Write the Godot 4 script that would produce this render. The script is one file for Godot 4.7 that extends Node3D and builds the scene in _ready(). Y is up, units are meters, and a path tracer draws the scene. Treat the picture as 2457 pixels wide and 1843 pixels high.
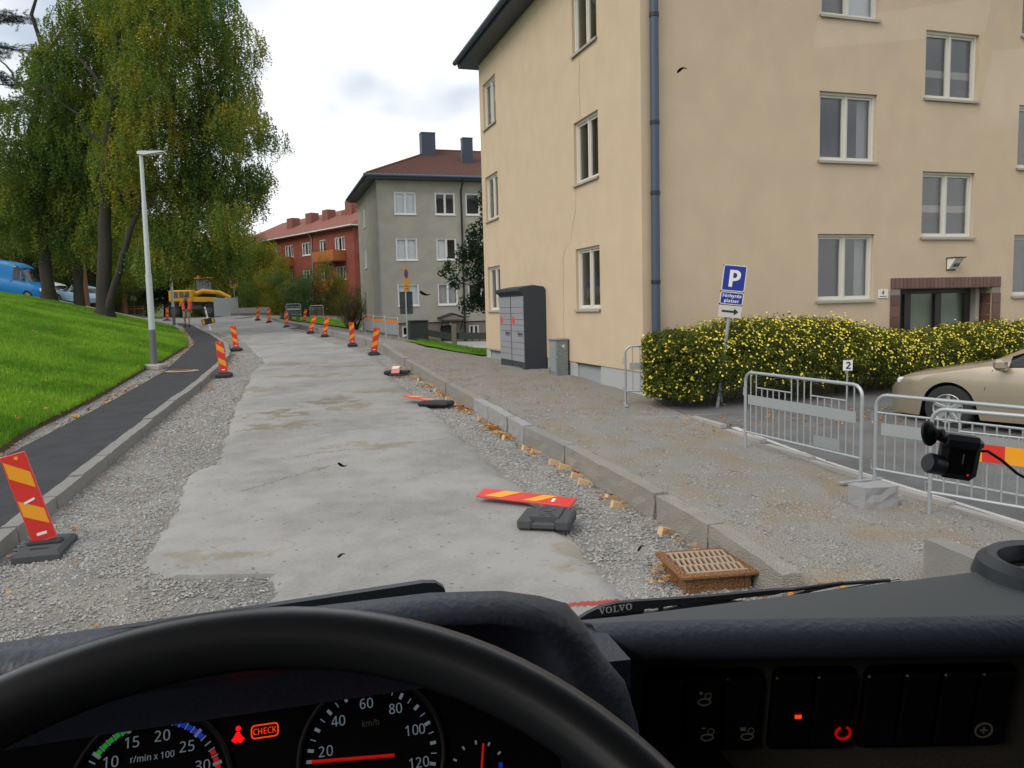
extends Node3D
# A construction street seen from a lorry cab. x right, y up, -z ahead (d = -z); the camera stands at (0, 2.2, 0).

class MB:
	# collects faces; corners are given counter-clockwise as seen from outside
	var v := PackedVector3Array()
	var n := PackedVector3Array()
	var c := PackedColorArray()
	var uv := PackedVector2Array()
	var col := Color.WHITE
	func tri(a: Vector3, b: Vector3, d: Vector3, na := Vector3.ZERO, nb := Vector3.ZERO, nd := Vector3.ZERO) -> void:
		if na == Vector3.ZERO:
			na = (b - a).cross(d - a).normalized()
			nb = na
			nd = na
		v.append(a); v.append(d); v.append(b)
		n.append(na); n.append(nd); n.append(nb)
		c.append(col); c.append(col); c.append(col)
	func quad(a: Vector3, b: Vector3, d: Vector3, e: Vector3) -> void:
		tri(a, b, d)
		tri(a, d, e)
	func oquad(a: Vector3, b: Vector3, d: Vector3, e: Vector3, out: Vector3) -> void:
		if (b - a).cross(d - a).dot(out) < 0.0:
			quad(a, e, d, b)
		else:
			quad(a, b, d, e)
	func squad(p: Array, q: Array) -> void:
		tri(p[0], p[1], p[2], q[0], q[1], q[2])
		tri(p[0], p[2], p[3], q[0], q[2], q[3])
	func box(cn: Vector3, s: Vector3, b := Basis()) -> void:
		var h := s * 0.5
		var p := []
		for i in 8:
			p.append(cn + b * Vector3(h.x if i & 1 else -h.x, h.y if i & 2 else -h.y, h.z if i & 4 else -h.z))
		quad(p[4], p[5], p[7], p[6]); quad(p[1], p[0], p[2], p[3])
		quad(p[5], p[1], p[3], p[7]); quad(p[0], p[4], p[6], p[2])
		quad(p[6], p[7], p[3], p[2]); quad(p[0], p[1], p[5], p[4])
	func bbox(cn: Vector3, s: Vector3, bev: float, b := Basis()) -> void:
		# box with chamfered edges
		var h := s * 0.5
		var k := Vector3(maxf(h.x - bev, 0.0), maxf(h.y - bev, 0.0), maxf(h.z - bev, 0.0))
		for ax in 3:
			for sg: float in [-1.0, 1.0]:
				var u := (ax + 1) % 3
				var w := (ax + 2) % 3
				var q := []
				for t in [[-1, -1], [1, -1], [1, 1], [-1, 1]]:
					var e := Vector3.ZERO
					e[ax] = sg * h[ax]; e[u] = t[0] * k[u]; e[w] = t[1] * k[w]
					q.append(cn + b * e)
				if sg < 0.0:
					q.reverse()
				quad(q[0], q[1], q[2], q[3])
		for ax in 3:
			var u := (ax + 1) % 3
			var w := (ax + 2) % 3
			for su: float in [-1.0, 1.0]:
				for sw: float in [-1.0, 1.0]:
					var a0 := Vector3.ZERO; var a1 := Vector3.ZERO; var b0 := Vector3.ZERO; var b1 := Vector3.ZERO
					a0[ax] = -k[ax]; a1[ax] = k[ax]; b0[ax] = -k[ax]; b1[ax] = k[ax]
					a0[u] = su * h[u]; a0[w] = sw * k[w]; a1[u] = a0[u]; a1[w] = a0[w]
					b0[u] = su * k[u]; b0[w] = sw * h[w]; b1[u] = b0[u]; b1[w] = b0[w]
					var o := Vector3.ZERO
					o[u] = su; o[w] = sw
					oquad(cn + b * a0, cn + b * b0, cn + b * b1, cn + b * a1, b * o)
		for i in 8:
			var sg := Vector3(1.0 if i & 1 else -1.0, 1.0 if i & 2 else -1.0, 1.0 if i & 4 else -1.0)
			var p := cn + b * Vector3(sg.x * h.x, sg.y * k.y, sg.z * k.z)
			var q := cn + b * Vector3(sg.x * k.x, sg.y * h.y, sg.z * k.z)
			var r := cn + b * Vector3(sg.x * k.x, sg.y * k.y, sg.z * h.z)
			if sg.x * sg.y * sg.z > 0.0:
				tri(p, q, r)
			else:
				tri(p, r, q)
	func cyl(p0: Vector3, p1: Vector3, r0: float, r1 := -1.0, seg := 10, cap := true) -> void:
		if r1 < 0.0:
			r1 = r0
		var ax := (p1 - p0).normalized()
		var u := ax.cross(Vector3.UP if absf(ax.y) < 0.9 else Vector3.RIGHT).normalized()
		var w := u.cross(ax)
		for i in seg:
			var t0 := TAU * i / seg
			var t1 := TAU * (i + 1) / seg
			var d0 := u * cos(t0) + w * sin(t0)
			var d1 := u * cos(t1) + w * sin(t1)
			squad([p0 + d1 * r0, p0 + d0 * r0, p1 + d0 * r1, p1 + d1 * r1], [d1, d0, d0, d1])
			if cap:
				tri(p1, p1 + d1 * r1, p1 + d0 * r1)
				tri(p0, p0 + d0 * r0, p0 + d1 * r0)
	func tube(pts: Array, r, seg := 8, closed := false, flat := Vector2(1, 1)) -> void:
		var m := pts.size()
		var rings := []
		var norms := []
		var ref := Vector3.ZERO
		for i in m:
			var a: Vector3 = pts[(i - 1 + m) % m] if closed or i > 0 else pts[0]
			var b: Vector3 = pts[(i + 1) % m] if closed or i < m - 1 else pts[m - 1]
			var t := (b - a).normalized()
			if ref == Vector3.ZERO:
				ref = t.cross(Vector3.UP if absf(t.y) < 0.9 else Vector3.RIGHT).normalized()
			ref = (ref - t * ref.dot(t)).normalized()
			var w := ref.cross(t)
			var rr: float = r[i] if r is Array else r
			var ring := []
			var nn := []
			for j in seg:
				var q := TAU * j / seg
				var dd := ref * cos(q) * flat.x + w * sin(q) * flat.y
				ring.append(pts[i] + dd * rr)
				nn.append((ref * cos(q) / flat.x + w * sin(q) / flat.y).normalized())
			rings.append(ring)
			norms.append(nn)
		for i in (m if closed else m - 1):
			var i2 := (i + 1) % m
			for j in seg:
				var j2 := (j + 1) % seg
				squad([rings[i][j2], rings[i][j], rings[i2][j], rings[i2][j2]], [norms[i][j2], norms[i][j], norms[i2][j], norms[i2][j2]])
		if not closed:
			for j in seg:
				var j2 := (j + 1) % seg
				tri(pts[0], rings[0][j], rings[0][j2])
				tri(pts[m - 1], rings[m - 1][j2], rings[m - 1][j])
	func prism(poly: PackedVector2Array, z0: float, z1: float, xf := Transform3D()) -> void:
		# polygon in x, y; faces at z0 (back) and z1 (front)
		var p := poly
		if Geometry2D.is_polygon_clockwise(p):
			p = p.duplicate()
			p.reverse()
		var ix := Geometry2D.triangulate_polygon(p)
		for i in range(0, ix.size(), 3):
			var a := p[ix[i]]; var b := p[ix[i + 1]]; var d := p[ix[i + 2]]
			if (b - a).cross(d - a) < 0.0:
				var t := b
				b = d
				d = t
			tri(xf * Vector3(a.x, a.y, z1), xf * Vector3(b.x, b.y, z1), xf * Vector3(d.x, d.y, z1))
			if z0 != z1:
				tri(xf * Vector3(a.x, a.y, z0), xf * Vector3(d.x, d.y, z0), xf * Vector3(b.x, b.y, z0))
		if z0 != z1:
			for i in p.size():
				var a := p[i]; var b := p[(i + 1) % p.size()]
				quad(xf * Vector3(a.x, a.y, z0), xf * Vector3(b.x, b.y, z0), xf * Vector3(b.x, b.y, z1), xf * Vector3(a.x, a.y, z1))
	func lathe(prof: Array, seg := 20, xf := Transform3D()) -> void:
		# prof: [radius, height] from bottom to top round +y
		for k in prof.size() - 1:
			var r0: float = prof[k][0]; var y0: float = prof[k][1]; var r1: float = prof[k + 1][0]; var y1: float = prof[k + 1][1]
			var sl := Vector2(y1 - y0, r0 - r1).normalized()
			for i in seg:
				var t0 := TAU * i / seg
				var t1 := TAU * (i + 1) / seg
				var d0 := Vector3(cos(t0), 0, -sin(t0))
				var d1 := Vector3(cos(t1), 0, -sin(t1))
				var n0 := xf.basis * (d0 * sl.x + Vector3.UP * sl.y)
				var n1 := xf.basis * (d1 * sl.x + Vector3.UP * sl.y)
				var a := xf * (d0 * r0 + Vector3.UP * y0); var b := xf * (d1 * r0 + Vector3.UP * y0)
				var e := xf * (d1 * r1 + Vector3.UP * y1); var f := xf * (d0 * r1 + Vector3.UP * y1)
				if r0 > 1e-6:
					tri(a, b, e, n0, n1, n1)
				if r1 > 1e-6:
					tri(a, e, f, n0, n1, n0)
	func grid(p: Array, closed := false) -> void:
		# rows of points, smooth normals; rows run up, columns to the side so that the face looks out with right x up
		var R := p.size()
		var K: int = p[0].size()
		var nn := []
		for i in R:
			var row := PackedVector3Array()
			for j in K:
				var jl := (j - 1 + K) % K if closed else maxi(j - 1, 0)
				var jr := (j + 1) % K if closed else mini(j + 1, K - 1)
				var du: Vector3 = p[i][jr] - p[i][jl]
				var dv: Vector3 = p[mini(i + 1, R - 1)][j] - p[maxi(i - 1, 0)][j]
				var q := du.cross(dv)
				row.append(q.normalized() if q.length() > 1e-12 else Vector3.UP)
			nn.append(row)
		for i in R - 1:
			for j in (K if closed else K - 1):
				var j2 := (j + 1) % K
				squad([p[i][j], p[i][j2], p[i + 1][j2], p[i + 1][j]], [nn[i][j], nn[i][j2], nn[i + 1][j2], nn[i + 1][j]])
	func mesh(colors := false) -> ArrayMesh:
		var a := []
		a.resize(Mesh.ARRAY_MAX)
		a[Mesh.ARRAY_VERTEX] = v
		a[Mesh.ARRAY_NORMAL] = n
		if colors:
			a[Mesh.ARRAY_COLOR] = c
		if uv.size() == v.size():
			a[Mesh.ARRAY_TEX_UV] = uv
			a[Mesh.ARRAY_TEX_UV2] = uv
		var m := ArrayMesh.new()
		m.add_surface_from_arrays(Mesh.PRIMITIVE_TRIANGLES, a)
		return m

var M := {}
var taken := {}
var rng := RandomNumberGenerator.new()
var noise := FastNoiseLite.new()

func numbered(called: String) -> String:
	var k: int = taken.get(called, 0)
	taken[called] = k + 1
	return called if k == 0 else "%s_%03d" % [called, k]

func tag(o: Node3D, label: String, category: String, group := "") -> Node3D:
	o.set_meta("label", label)
	o.set_meta("category", category)
	if group:
		o.set_meta("group", group)
	return o

func thing(called: String, label: String, category: String, at := Vector3.ZERO, turn := 0.0, group := "") -> Node3D:
	var o := Node3D.new()
	o.name = numbered(called)
	add_child(o)
	o.position = at
	o.rotation.y = turn
	return tag(o, label, category, group)

func copy_of(o: Node3D, label: String, at: Vector3, turn := 0.0) -> Node3D:
	var r: Node3D = o.duplicate()
	r.name = numbered(String(o.name).rstrip("0123456789").trim_suffix("_"))
	add_child(r)
	r.position = at
	r.rotation = Vector3(0, turn, 0)
	r.set_meta("label", label)
	return r

func part(parent: Node, called: String, what, material: Material, at := Vector3.ZERO) -> MeshInstance3D:
	var o := MeshInstance3D.new()
	o.name = called
	o.mesh = what.mesh() if what is MB else what
	o.material_override = material
	o.position = at
	parent.add_child(o, true)
	return o

func group_node(parent: Node, called: String, xf := Transform3D()) -> Node3D:
	var o := Node3D.new()
	o.name = called
	o.transform = xf
	parent.add_child(o, true)
	return o

func structure(called: String, what, material: Material, kind := "structure") -> MeshInstance3D:
	var o := MeshInstance3D.new()
	o.name = numbered(called)
	o.mesh = what.mesh() if what is MB else what
	o.material_override = material
	add_child(o)
	if kind:
		o.set_meta("kind", kind)
	return o

func copies(parent: Node, called: String, mesh: Mesh, material: Material, xs: Array, cols: Array, kind := "stuff") -> MultiMeshInstance3D:
	var mm := MultiMesh.new()
	mm.transform_format = MultiMesh.TRANSFORM_3D
	mm.use_colors = true
	mm.mesh = mesh
	mm.instance_count = xs.size()
	for i in xs.size():
		mm.set_instance_transform(i, xs[i])
		mm.set_instance_color(i, cols[i])
	var o := MultiMeshInstance3D.new()
	o.name = called if parent != self else numbered(called)
	o.multimesh = mm
	o.material_override = material
	parent.add_child(o, true)
	o.set_meta("kind", kind)
	return o

# ---------- materials ----------
func lin(r: float, g_: float, b: float) -> Color:
	return Color(r, g_, b).linear_to_srgb()

func mat(called: String, c: Color, rough := 0.8, metal := 0.0, spec := 0.5) -> StandardMaterial3D:
	var m := StandardMaterial3D.new()
	m.resource_name = called
	m.albedo_color = c
	m.roughness = rough
	m.metallic = metal
	m.metallic_specular = spec
	M[called] = m
	return m

func ntex(sd: int, freq: float, octaves: int, stops: Array, size := 512, kind := FastNoiseLite.TYPE_SIMPLEX_SMOOTH) -> NoiseTexture2D:
	var f := FastNoiseLite.new()
	f.seed = sd
	f.noise_type = kind
	f.frequency = freq
	f.fractal_octaves = octaves
	f.fractal_gain = 0.55
	var t := NoiseTexture2D.new()
	t.width = size
	t.height = size
	t.seamless = true
	t.seamless_blend_skirt = 0.2
	t.noise = f
	if stops.size():
		var g_ := Gradient.new()
		var offs := PackedFloat32Array()
		var cols := PackedColorArray()
		for s in stops:
			offs.append(s[0])
			cols.append(s[1])
		g_.offsets = offs
		g_.colors = cols
		t.color_ramp = g_
	return t

func grain(m: StandardMaterial3D, tex: Texture2D, tile: float, tile_y := 0.0) -> StandardMaterial3D:
	# a world-mapped colour pattern on material m
	m.albedo_color = Color.WHITE
	m.albedo_texture = tex
	m.uv1_triplanar = true
	m.uv1_world_triplanar = true
	m.uv1_scale = Vector3(1.0 / tile, 1.0 / (tile_y if tile_y > 0.0 else tile), 1.0 / tile)
	return m

func relief(m: StandardMaterial3D, tex: Texture2D, cm: float) -> StandardMaterial3D:
	m.heightmap_enabled = true
	m.heightmap_texture = tex
	m.heightmap_scale = cm
	return m

func over(m: StandardMaterial3D, tex: Texture2D, tile: float) -> StandardMaterial3D:
	# a second, coarser pattern multiplied over the first
	m.detail_enabled = true
	m.detail_blend_mode = BaseMaterial3D.BLEND_MODE_MUL
	m.detail_uv_layer = BaseMaterial3D.DETAIL_UV_2
	m.detail_albedo = tex
	m.uv2_triplanar = true
	m.uv2_world_triplanar = true
	m.uv2_scale = Vector3.ONE / tile
	return m

func patches(sd: int, freq: float, a: float, b: float, warm := 0.0) -> NoiseTexture2D:
	return ntex(sd, freq, 4, [[0.25, lin(a, a, a)], [0.5, lin((a + b) * 0.5, (a + b) * 0.5 * (1.0 - warm * 0.04), (a + b) * 0.5 * (1.0 - warm * 0.12))], [0.75, lin(b, b, b)]])

func make_materials() -> void:
	var fine := ntex(1, 0.09, 4, [])
	var grit := ntex(2, 0.2, 3, [])
	var m: StandardMaterial3D
	# slab: worn pale asphalt
	m = grain(mat("worn_asphalt", Color.WHITE, 0.92, 0, 0.3), ntex(11, 0.3, 3, [[0.0, lin(0.2, 0.2, 0.19)], [0.22, lin(0.27, 0.266, 0.257)], [0.5, lin(0.295, 0.29, 0.281)], [0.8, lin(0.32, 0.313, 0.303)], [1.0, lin(0.34, 0.34, 0.33)]], 1024), 2.2)
	relief(m, grit, 0.25)
	m = grain(mat("gravel_bed", Color.WHITE, 0.95, 0, 0.2), ntex(12, 0.14, 4, [[0.2, lin(0.17, 0.165, 0.152)], [0.5, lin(0.29, 0.283, 0.265)], [0.8, lin(0.41, 0.405, 0.39)]], 1024), 1.6)
	relief(m, ntex(13, 0.12, 3, []), 2.0)
	over(m, patches(14, 0.01, 0.72, 1.0, 1.0), 7.0)
	m = grain(mat("dirt", Color.WHITE, 0.95, 0, 0.2), ntex(15, 0.12, 4, [[0.2, lin(0.15, 0.14, 0.122)], [0.5, lin(0.27, 0.257, 0.232)], [0.8, lin(0.39, 0.378, 0.352)]], 1024), 1.9)
	relief(m, ntex(16, 0.09, 3, []), 2.5)
	over(m, ntex(17, 0.012, 4, [[0.3, lin(0.95, 0.97, 1.0)], [0.55, lin(0.95, 0.92, 0.89)], [0.75, lin(0.98, 0.87, 0.72)]]), 6.0)
	m = grain(mat("new_asphalt", Color.WHITE, 0.85, 0, 0.35), ntex(18, 0.35, 2, [[0.2, lin(0.028, 0.029, 0.033)], [0.6, lin(0.05, 0.051, 0.057)], [1.0, lin(0.095, 0.095, 0.1)]], 1024), 1.5)
	relief(m, grit, 0.25)
	over(m, patches(19, 0.012, 0.75, 1.0), 4.0)
	m = grain(mat("lot_asphalt", Color.WHITE, 0.9, 0, 0.3), ntex(20, 0.3, 3, [[0.1, lin(0.1, 0.1, 0.1)], [0.5, lin(0.155, 0.155, 0.155)], [0.9, lin(0.24, 0.24, 0.235)]], 1024), 1.6)
	over(m, patches(21, 0.015, 0.8, 1.0), 5.0)
	m = grain(mat("street_asphalt", Color.WHITE, 0.92, 0, 0.3), ntex(22, 0.08, 4, [[0.2, lin(0.2, 0.2, 0.195)], [0.8, lin(0.3, 0.3, 0.29)]]), 4.0)
	m = grain(mat("turf", Color.WHITE, 0.95, 0, 0.15), ntex(23, 0.1, 4, [[0.25, lin(0.05, 0.13, 0.008)], [0.5, lin(0.09, 0.21, 0.012)], [0.8, lin(0.14, 0.29, 0.02)]], 1024), 2.4)
	relief(m, fine, 3.0)
	over(m, ntex(24, 0.011, 3, [[0.3, lin(1, 1, 1)], [0.6, lin(1, 0.92, 0.9)], [0.8, lin(1.0, 0.78, 0.7)]]), 11.0)
	m = grain(mat("wild_ground", Color.WHITE, 0.95, 0, 0.15), ntex(25, 0.05, 4, [[0.25, lin(0.05, 0.07, 0.02)], [0.75, lin(0.14, 0.14, 0.06)]]), 6.0)
	m = grain(mat("soil", Color.WHITE, 0.95, 0, 0.2), ntex(26, 0.09, 4, [[0.25, lin(0.06, 0.04, 0.025)], [0.75, lin(0.16, 0.115, 0.075)]]), 0.8)
	relief(m, fine, 2.5)
	m = grain(mat("granite", Color.WHITE, 0.85, 0, 0.35), ntex(27, 0.16, 4, [[0.15, lin(0.15, 0.145, 0.135)], [0.5, lin(0.27, 0.265, 0.25)], [0.85, lin(0.4, 0.39, 0.37)]]), 0.5)
	relief(m, fine, 1.2)
	m = grain(mat("granite_dark", Color.WHITE, 0.88, 0, 0.3), ntex(28, 0.13, 4, [[0.15, lin(0.16, 0.15, 0.13)], [0.5, lin(0.29, 0.272, 0.242)], [0.85, lin(0.43, 0.41, 0.37)]]), 0.9)
	relief(m, fine, 1.6)
	m = grain(mat("granite_pale", Color.WHITE, 0.85, 0, 0.35), ntex(29, 0.16, 4, [[0.15, lin(0.22, 0.225, 0.23)], [0.5, lin(0.36, 0.365, 0.37)], [0.85, lin(0.48, 0.48, 0.48)]]), 0.5)
	relief(m, fine, 1.2)
	m = mat("stone_bits", Color.WHITE, 0.9, 0, 0.25)
	m.vertex_color_use_as_albedo = true
	m = grain(mat("plaster_ochre", Color.WHITE, 0.95, 0, 0.2), ntex(31, 0.25, 3, [[0.1, lin(0.54, 0.425, 0.305)], [0.5, lin(0.57, 0.452, 0.328)], [0.9, lin(0.6, 0.482, 0.352)]]), 1.2)
	relief(m, fine, 0.35)
	over(m, ntex(32, 0.012, 5, [[0.25, lin(0.93, 0.932, 0.935)], [0.5, lin(0.97, 0.968, 0.962)], [0.7, lin(1, 1, 1)]], 1024), 9.0)
	m.uv2_scale = Vector3(1 / 9.0, 1 / 12.0, 1 / 9.0)
	m = grain(mat("plaster_grey", Color.WHITE, 0.95, 0, 0.2), ntex(33, 0.2, 3, [[0.1, lin(0.37, 0.35, 0.3)], [0.9, lin(0.43, 0.41, 0.355)]]), 1.5)
	over(m, patches(34, 0.013, 0.86, 1.0), 8.0)
	m = grain(mat("plaster_red", Color.WHITE, 0.95, 0, 0.2), ntex(35, 0.2, 3, [[0.1, lin(0.25, 0.075, 0.055)], [0.9, lin(0.32, 0.105, 0.078)]]), 1.5)
	over(m, patches(36, 0.013, 0.82, 1.0), 8.0)
	m = grain(mat("plinth_grey", Color.WHITE, 0.95, 0, 0.2), ntex(37, 0.15, 3, [[0.1, lin(0.33, 0.34, 0.35)], [0.9, lin(0.44, 0.45, 0.46)]]), 1.0)
	m = grain(mat("plinth_brown", Color.WHITE, 0.95, 0, 0.2), ntex(38, 0.15, 3, [[0.1, lin(0.2, 0.17, 0.145)], [0.9, lin(0.27, 0.235, 0.2)]]), 1.0)
	m = grain(mat("frame_paint", Color.WHITE, 0.6, 0, 0.4), ntex(39, 0.1, 4, [[0.12, lin(0.3, 0.28, 0.24)], [0.3, lin(0.58, 0.56, 0.5)], [0.9, lin(0.66, 0.64, 0.58)]]), 0.7)
	mat("frame_white", lin(0.72, 0.72, 0.71), 0.5)
	mat("sill_metal", lin(0.42, 0.38, 0.31), 0.55)
	m = grain(mat("sill_worn", Color.WHITE, 0.75, 0, 0.3), ntex(40, 0.12, 4, [[0.25, lin(0.14, 0.12, 0.1)], [0.5, lin(0.4, 0.37, 0.32)], [0.8, lin(0.58, 0.55, 0.48)]]), 0.5)
	m = mat("glass", Color(0.02, 0.03, 0.035, 0.1), 0.02, 0, 0.6)
	m.transparency = BaseMaterial3D.TRANSPARENCY_ALPHA
	m = mat("car_glass", Color(0.03, 0.05, 0.05, 0.45), 0.02, 0, 0.7)
	m.transparency = BaseMaterial3D.TRANSPARENCY_ALPHA
	m = mat("windscreen_glass", Color(0.5, 0.6, 0.58, 0.015), 0.01, 0, 0.35)
	m.transparency = BaseMaterial3D.TRANSPARENCY_ALPHA
	mat("room_wall", lin(0.4, 0.37, 0.32), 0.95)
	m = mat("curtain", lin(0.5, 0.5, 0.5), 0.95)
	m.backlight_enabled = true
	m.backlight = Color(0.3, 0.3, 0.3)
	mat("blind_white", lin(0.68, 0.72, 0.76), 0.8)
	mat("sheet_dark_blue", lin(0.045, 0.06, 0.085), 0.45, 0.4)
	mat("gutter_blue", lin(0.06, 0.085, 0.125), 0.5, 0.2)
	mat("roof_metal", lin(0.09, 0.115, 0.15), 0.5, 0.3)
	m = grain(mat("roof_tile", Color.WHITE, 0.9, 0, 0.2), ntex(41, 0.1, 4, [[0.2, lin(0.065, 0.038, 0.034)], [0.5, lin(0.105, 0.055, 0.047)], [0.85, lin(0.16, 0.075, 0.058)]]), 2.2)
	m = grain(mat("roof_red", Color.WHITE, 0.9, 0, 0.2), ntex(42, 0.08, 4, [[0.2, lin(0.2, 0.085, 0.068)], [0.8, lin(0.28, 0.13, 0.105)]]), 3.0)
	m = mat("portal_tile", Color.WHITE, 0.35)
	m.vertex_color_use_as_albedo = true
	mat("grout", lin(0.22, 0.2, 0.18), 0.9)
	mat("door_black", lin(0.018, 0.018, 0.018), 0.4)
	m = mat("door_glass", Color(0.3, 0.36, 0.3, 0.15), 0.05, 0, 0.5)
	m.transparency = BaseMaterial3D.TRANSPARENCY_ALPHA
	mat("galvanised", lin(0.42, 0.45, 0.47), 0.45, 0.55)
	mat("galvanised_dull", lin(0.3, 0.33, 0.35), 0.6, 0.4)
	mat("plate_grey", lin(0.3, 0.325, 0.34), 0.6, 0.1)
	mat("lamp_paint", lin(0.5, 0.54, 0.55), 0.45, 0.3)
	mat("lamp_sleeve", lin(0.13, 0.14, 0.14), 0.6, 0.1)
	mat("concrete", lin(0.33, 0.32, 0.3), 0.9)
	mat("marker_red", lin(0.6, 0.026, 0.018), 0.4)
	mat("marker_edge", lin(0.66, 0.07, 0.07), 0.5)
	mat("marker_yellow", lin(0.78, 0.32, 0.012), 0.4)
	mat("marker_back", lin(0.55, 0.16, 0.13), 0.5)
	mat("marker_cream", lin(0.72, 0.6, 0.48), 0.5)
	m = grain(mat("worn_paint", Color.WHITE, 0.8, 0, 0.3), ntex(55, 0.12, 4, [[0.3, lin(0.2, 0.2, 0.2)], [0.42, lin(0.55, 0.55, 0.54)], [0.9, lin(0.68, 0.68, 0.66)]]), 0.8)
	mat("white", lin(0.75, 0.75, 0.74), 0.5)
	mat("print_black", lin(0.012, 0.012, 0.014), 0.5)
	m = grain(mat("rubber", Color.WHITE, 0.85, 0, 0.35), ntex(43, 0.1, 4, [[0.2, lin(0.022, 0.023, 0.025)], [0.8, lin(0.055, 0.057, 0.06)]]), 0.4)
	mat("rubber_hole", lin(0.006, 0.006, 0.006), 0.95)
	m = grain(mat("rubber_dusty", Color.WHITE, 0.9, 0, 0.3), ntex(44, 0.09, 4, [[0.2, lin(0.045, 0.048, 0.052)], [0.8, lin(0.1, 0.105, 0.11)]]), 0.4)
	m = grain(mat("cut_wood", Color.WHITE, 0.8, 0, 0.3), ntex(45, 0.06, 3, [[0.2, lin(0.5, 0.32, 0.16)], [0.8, lin(0.68, 0.48, 0.28)]]), 0.25)
	m = grain(mat("grey_wood", Color.WHITE, 0.9, 0, 0.2), ntex(46, 0.08, 3, [[0.2, lin(0.1, 0.09, 0.075)], [0.8, lin(0.22, 0.2, 0.17)]]), 0.5)
	mat("green_wood", lin(0.025, 0.032, 0.026), 0.8)
	m = grain(mat("rust", Color.WHITE, 0.9, 0.1, 0.3), ntex(47, 0.07, 4, [[0.2, lin(0.075, 0.038, 0.02)], [0.5, lin(0.19, 0.095, 0.045)], [0.8, lin(0.36, 0.2, 0.1)]]), 0.7)
	m = grain(mat("rust_pale", Color.WHITE, 0.9, 0.05, 0.3), ntex(48, 0.07, 4, [[0.2, lin(0.26, 0.18, 0.12)], [0.8, lin(0.46, 0.37, 0.28)]]), 0.3)
	m = grain(mat("bark_birch", Color.WHITE, 0.95, 0, 0.15), ntex(49, 0.05, 4, [[0.2, lin(0.04, 0.036, 0.03)], [0.6, lin(0.095, 0.085, 0.07)], [0.9, lin(0.2, 0.185, 0.165)]]), 0.9, 0.5)
	relief(m, fine, 3.0)
	m = grain(mat("bark_pine", Color.WHITE, 0.95, 0, 0.15), ntex(50, 0.06, 4, [[0.2, lin(0.09, 0.05, 0.03)], [0.8, lin(0.25, 0.14, 0.085)]]), 0.9)
	mat("twig", lin(0.05, 0.04, 0.03), 0.9)
	m = mat("leaf", Color.WHITE, 0.6, 0, 0.3)
	m.vertex_color_use_as_albedo = true
	m.backlight_enabled = true
	m.backlight = Color(0.85, 0.9, 0.45)
	m = mat("needle", Color.WHITE, 0.7, 0, 0.3)
	m.vertex_color_use_as_albedo = true
	m = mat("petal", Color.WHITE, 0.7, 0, 0.3)
	m.vertex_color_use_as_albedo = true
	m.backlight_enabled = true
	m.backlight = Color(0.4, 0.4, 0.2)
	mat("sign_blue", lin(0.006, 0.022, 0.26), 0.35)
	mat("sign_white", lin(0.7, 0.7, 0.68), 0.45)
	mat("sign_grey", lin(0.5, 0.49, 0.45), 0.5)
	mat("sign_yellow", lin(0.65, 0.29, 0.012), 0.45)
	mat("sign_lightblue", lin(0.012, 0.22, 0.65), 0.4)
	mat("sign_back", lin(0.035, 0.05, 0.05), 0.6, 0.3)
	mat("locker_grey", lin(0.26, 0.265, 0.295), 0.5)
	m = grain(mat("locker_dark", Color.WHITE, 0.75, 0.0, 0.4), ntex(51, 0.05, 3, [[0.2, lin(0.033, 0.04, 0.05)], [0.8, lin(0.05, 0.058, 0.07)]]), 0.6)
	mat("gap_black", lin(0.01, 0.01, 0.012), 0.9)
	mat("logo_red", lin(0.6, 0.055, 0.06), 0.5)
	m = grain(mat("cabinet_green", Color.WHITE, 0.6, 0.3, 0.4), ntex(52, 0.04, 4, [[0.25, lin(0.15, 0.18, 0.175)], [0.6, lin(0.24, 0.27, 0.265)], [0.85, lin(0.38, 0.42, 0.42)]]), 0.8)
	m = mat("car_gold", lin(0.42, 0.36, 0.27), 0.34, 0.55, 0.5)
	m.clearcoat_enabled = true
	m.clearcoat = 0.8
	m.clearcoat_roughness = 0.05
	m = mat("car_lightblue", lin(0.24, 0.43, 0.56), 0.3, 0.3, 0.5)
	m.clearcoat_enabled = true
	m = mat("car_white", lin(0.6, 0.64, 0.66), 0.35)
	m = mat("van_blue", lin(0.005, 0.16, 0.42), 0.4, 0.0, 0.4)
	mat("tyre", lin(0.02, 0.02, 0.021), 0.85)
	mat("alloy", lin(0.5, 0.5, 0.5), 0.35, 0.8)
	mat("trim_black", lin(0.014, 0.014, 0.015), 0.5)
	mat("lens_clear", lin(0.6, 0.62, 0.62), 0.15)
	mat("lens_red", lin(0.4, 0.01, 0.008), 0.25)
	m = grain(mat("digger_yellow", Color.WHITE, 0.55, 0, 0.4), ntex(53, 0.06, 4, [[0.2, lin(0.25, 0.13, 0.02)], [0.45, lin(0.55, 0.29, 0.015)], [0.9, lin(0.66, 0.37, 0.02)]]), 1.5)
	mat("digger_steel", lin(0.1, 0.1, 0.1), 0.6, 0.4)
	mat("skin", lin(0.42, 0.22, 0.15), 0.6)
	mat("hair", lin(0.02, 0.014, 0.01), 0.8)
	mat("cloth_black", lin(0.008, 0.008, 0.009), 0.9)
	mat("cloth_orange", lin(0.9, 0.13, 0.05), 0.8)
	mat("cloth_khaki", lin(0.26, 0.23, 0.17), 0.9)
	# cab
	var hide := ntex(61, 0.03, 2, [], 512, FastNoiseLite.TYPE_CELLULAR)
	m = mat("dash_leather", lin(0.06, 0.067, 0.095), 0.5, 0, 0.5)
	m.uv1_triplanar = true
	m.uv1_scale = Vector3.ONE * 7.0
	relief(m, hide, 0.12)
	m = mat("dash_deck", lin(0.15, 0.157, 0.157), 0.7, 0, 0.4)
	m = mat("dash_brown", lin(0.13, 0.112, 0.09), 0.65, 0, 0.4)
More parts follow.
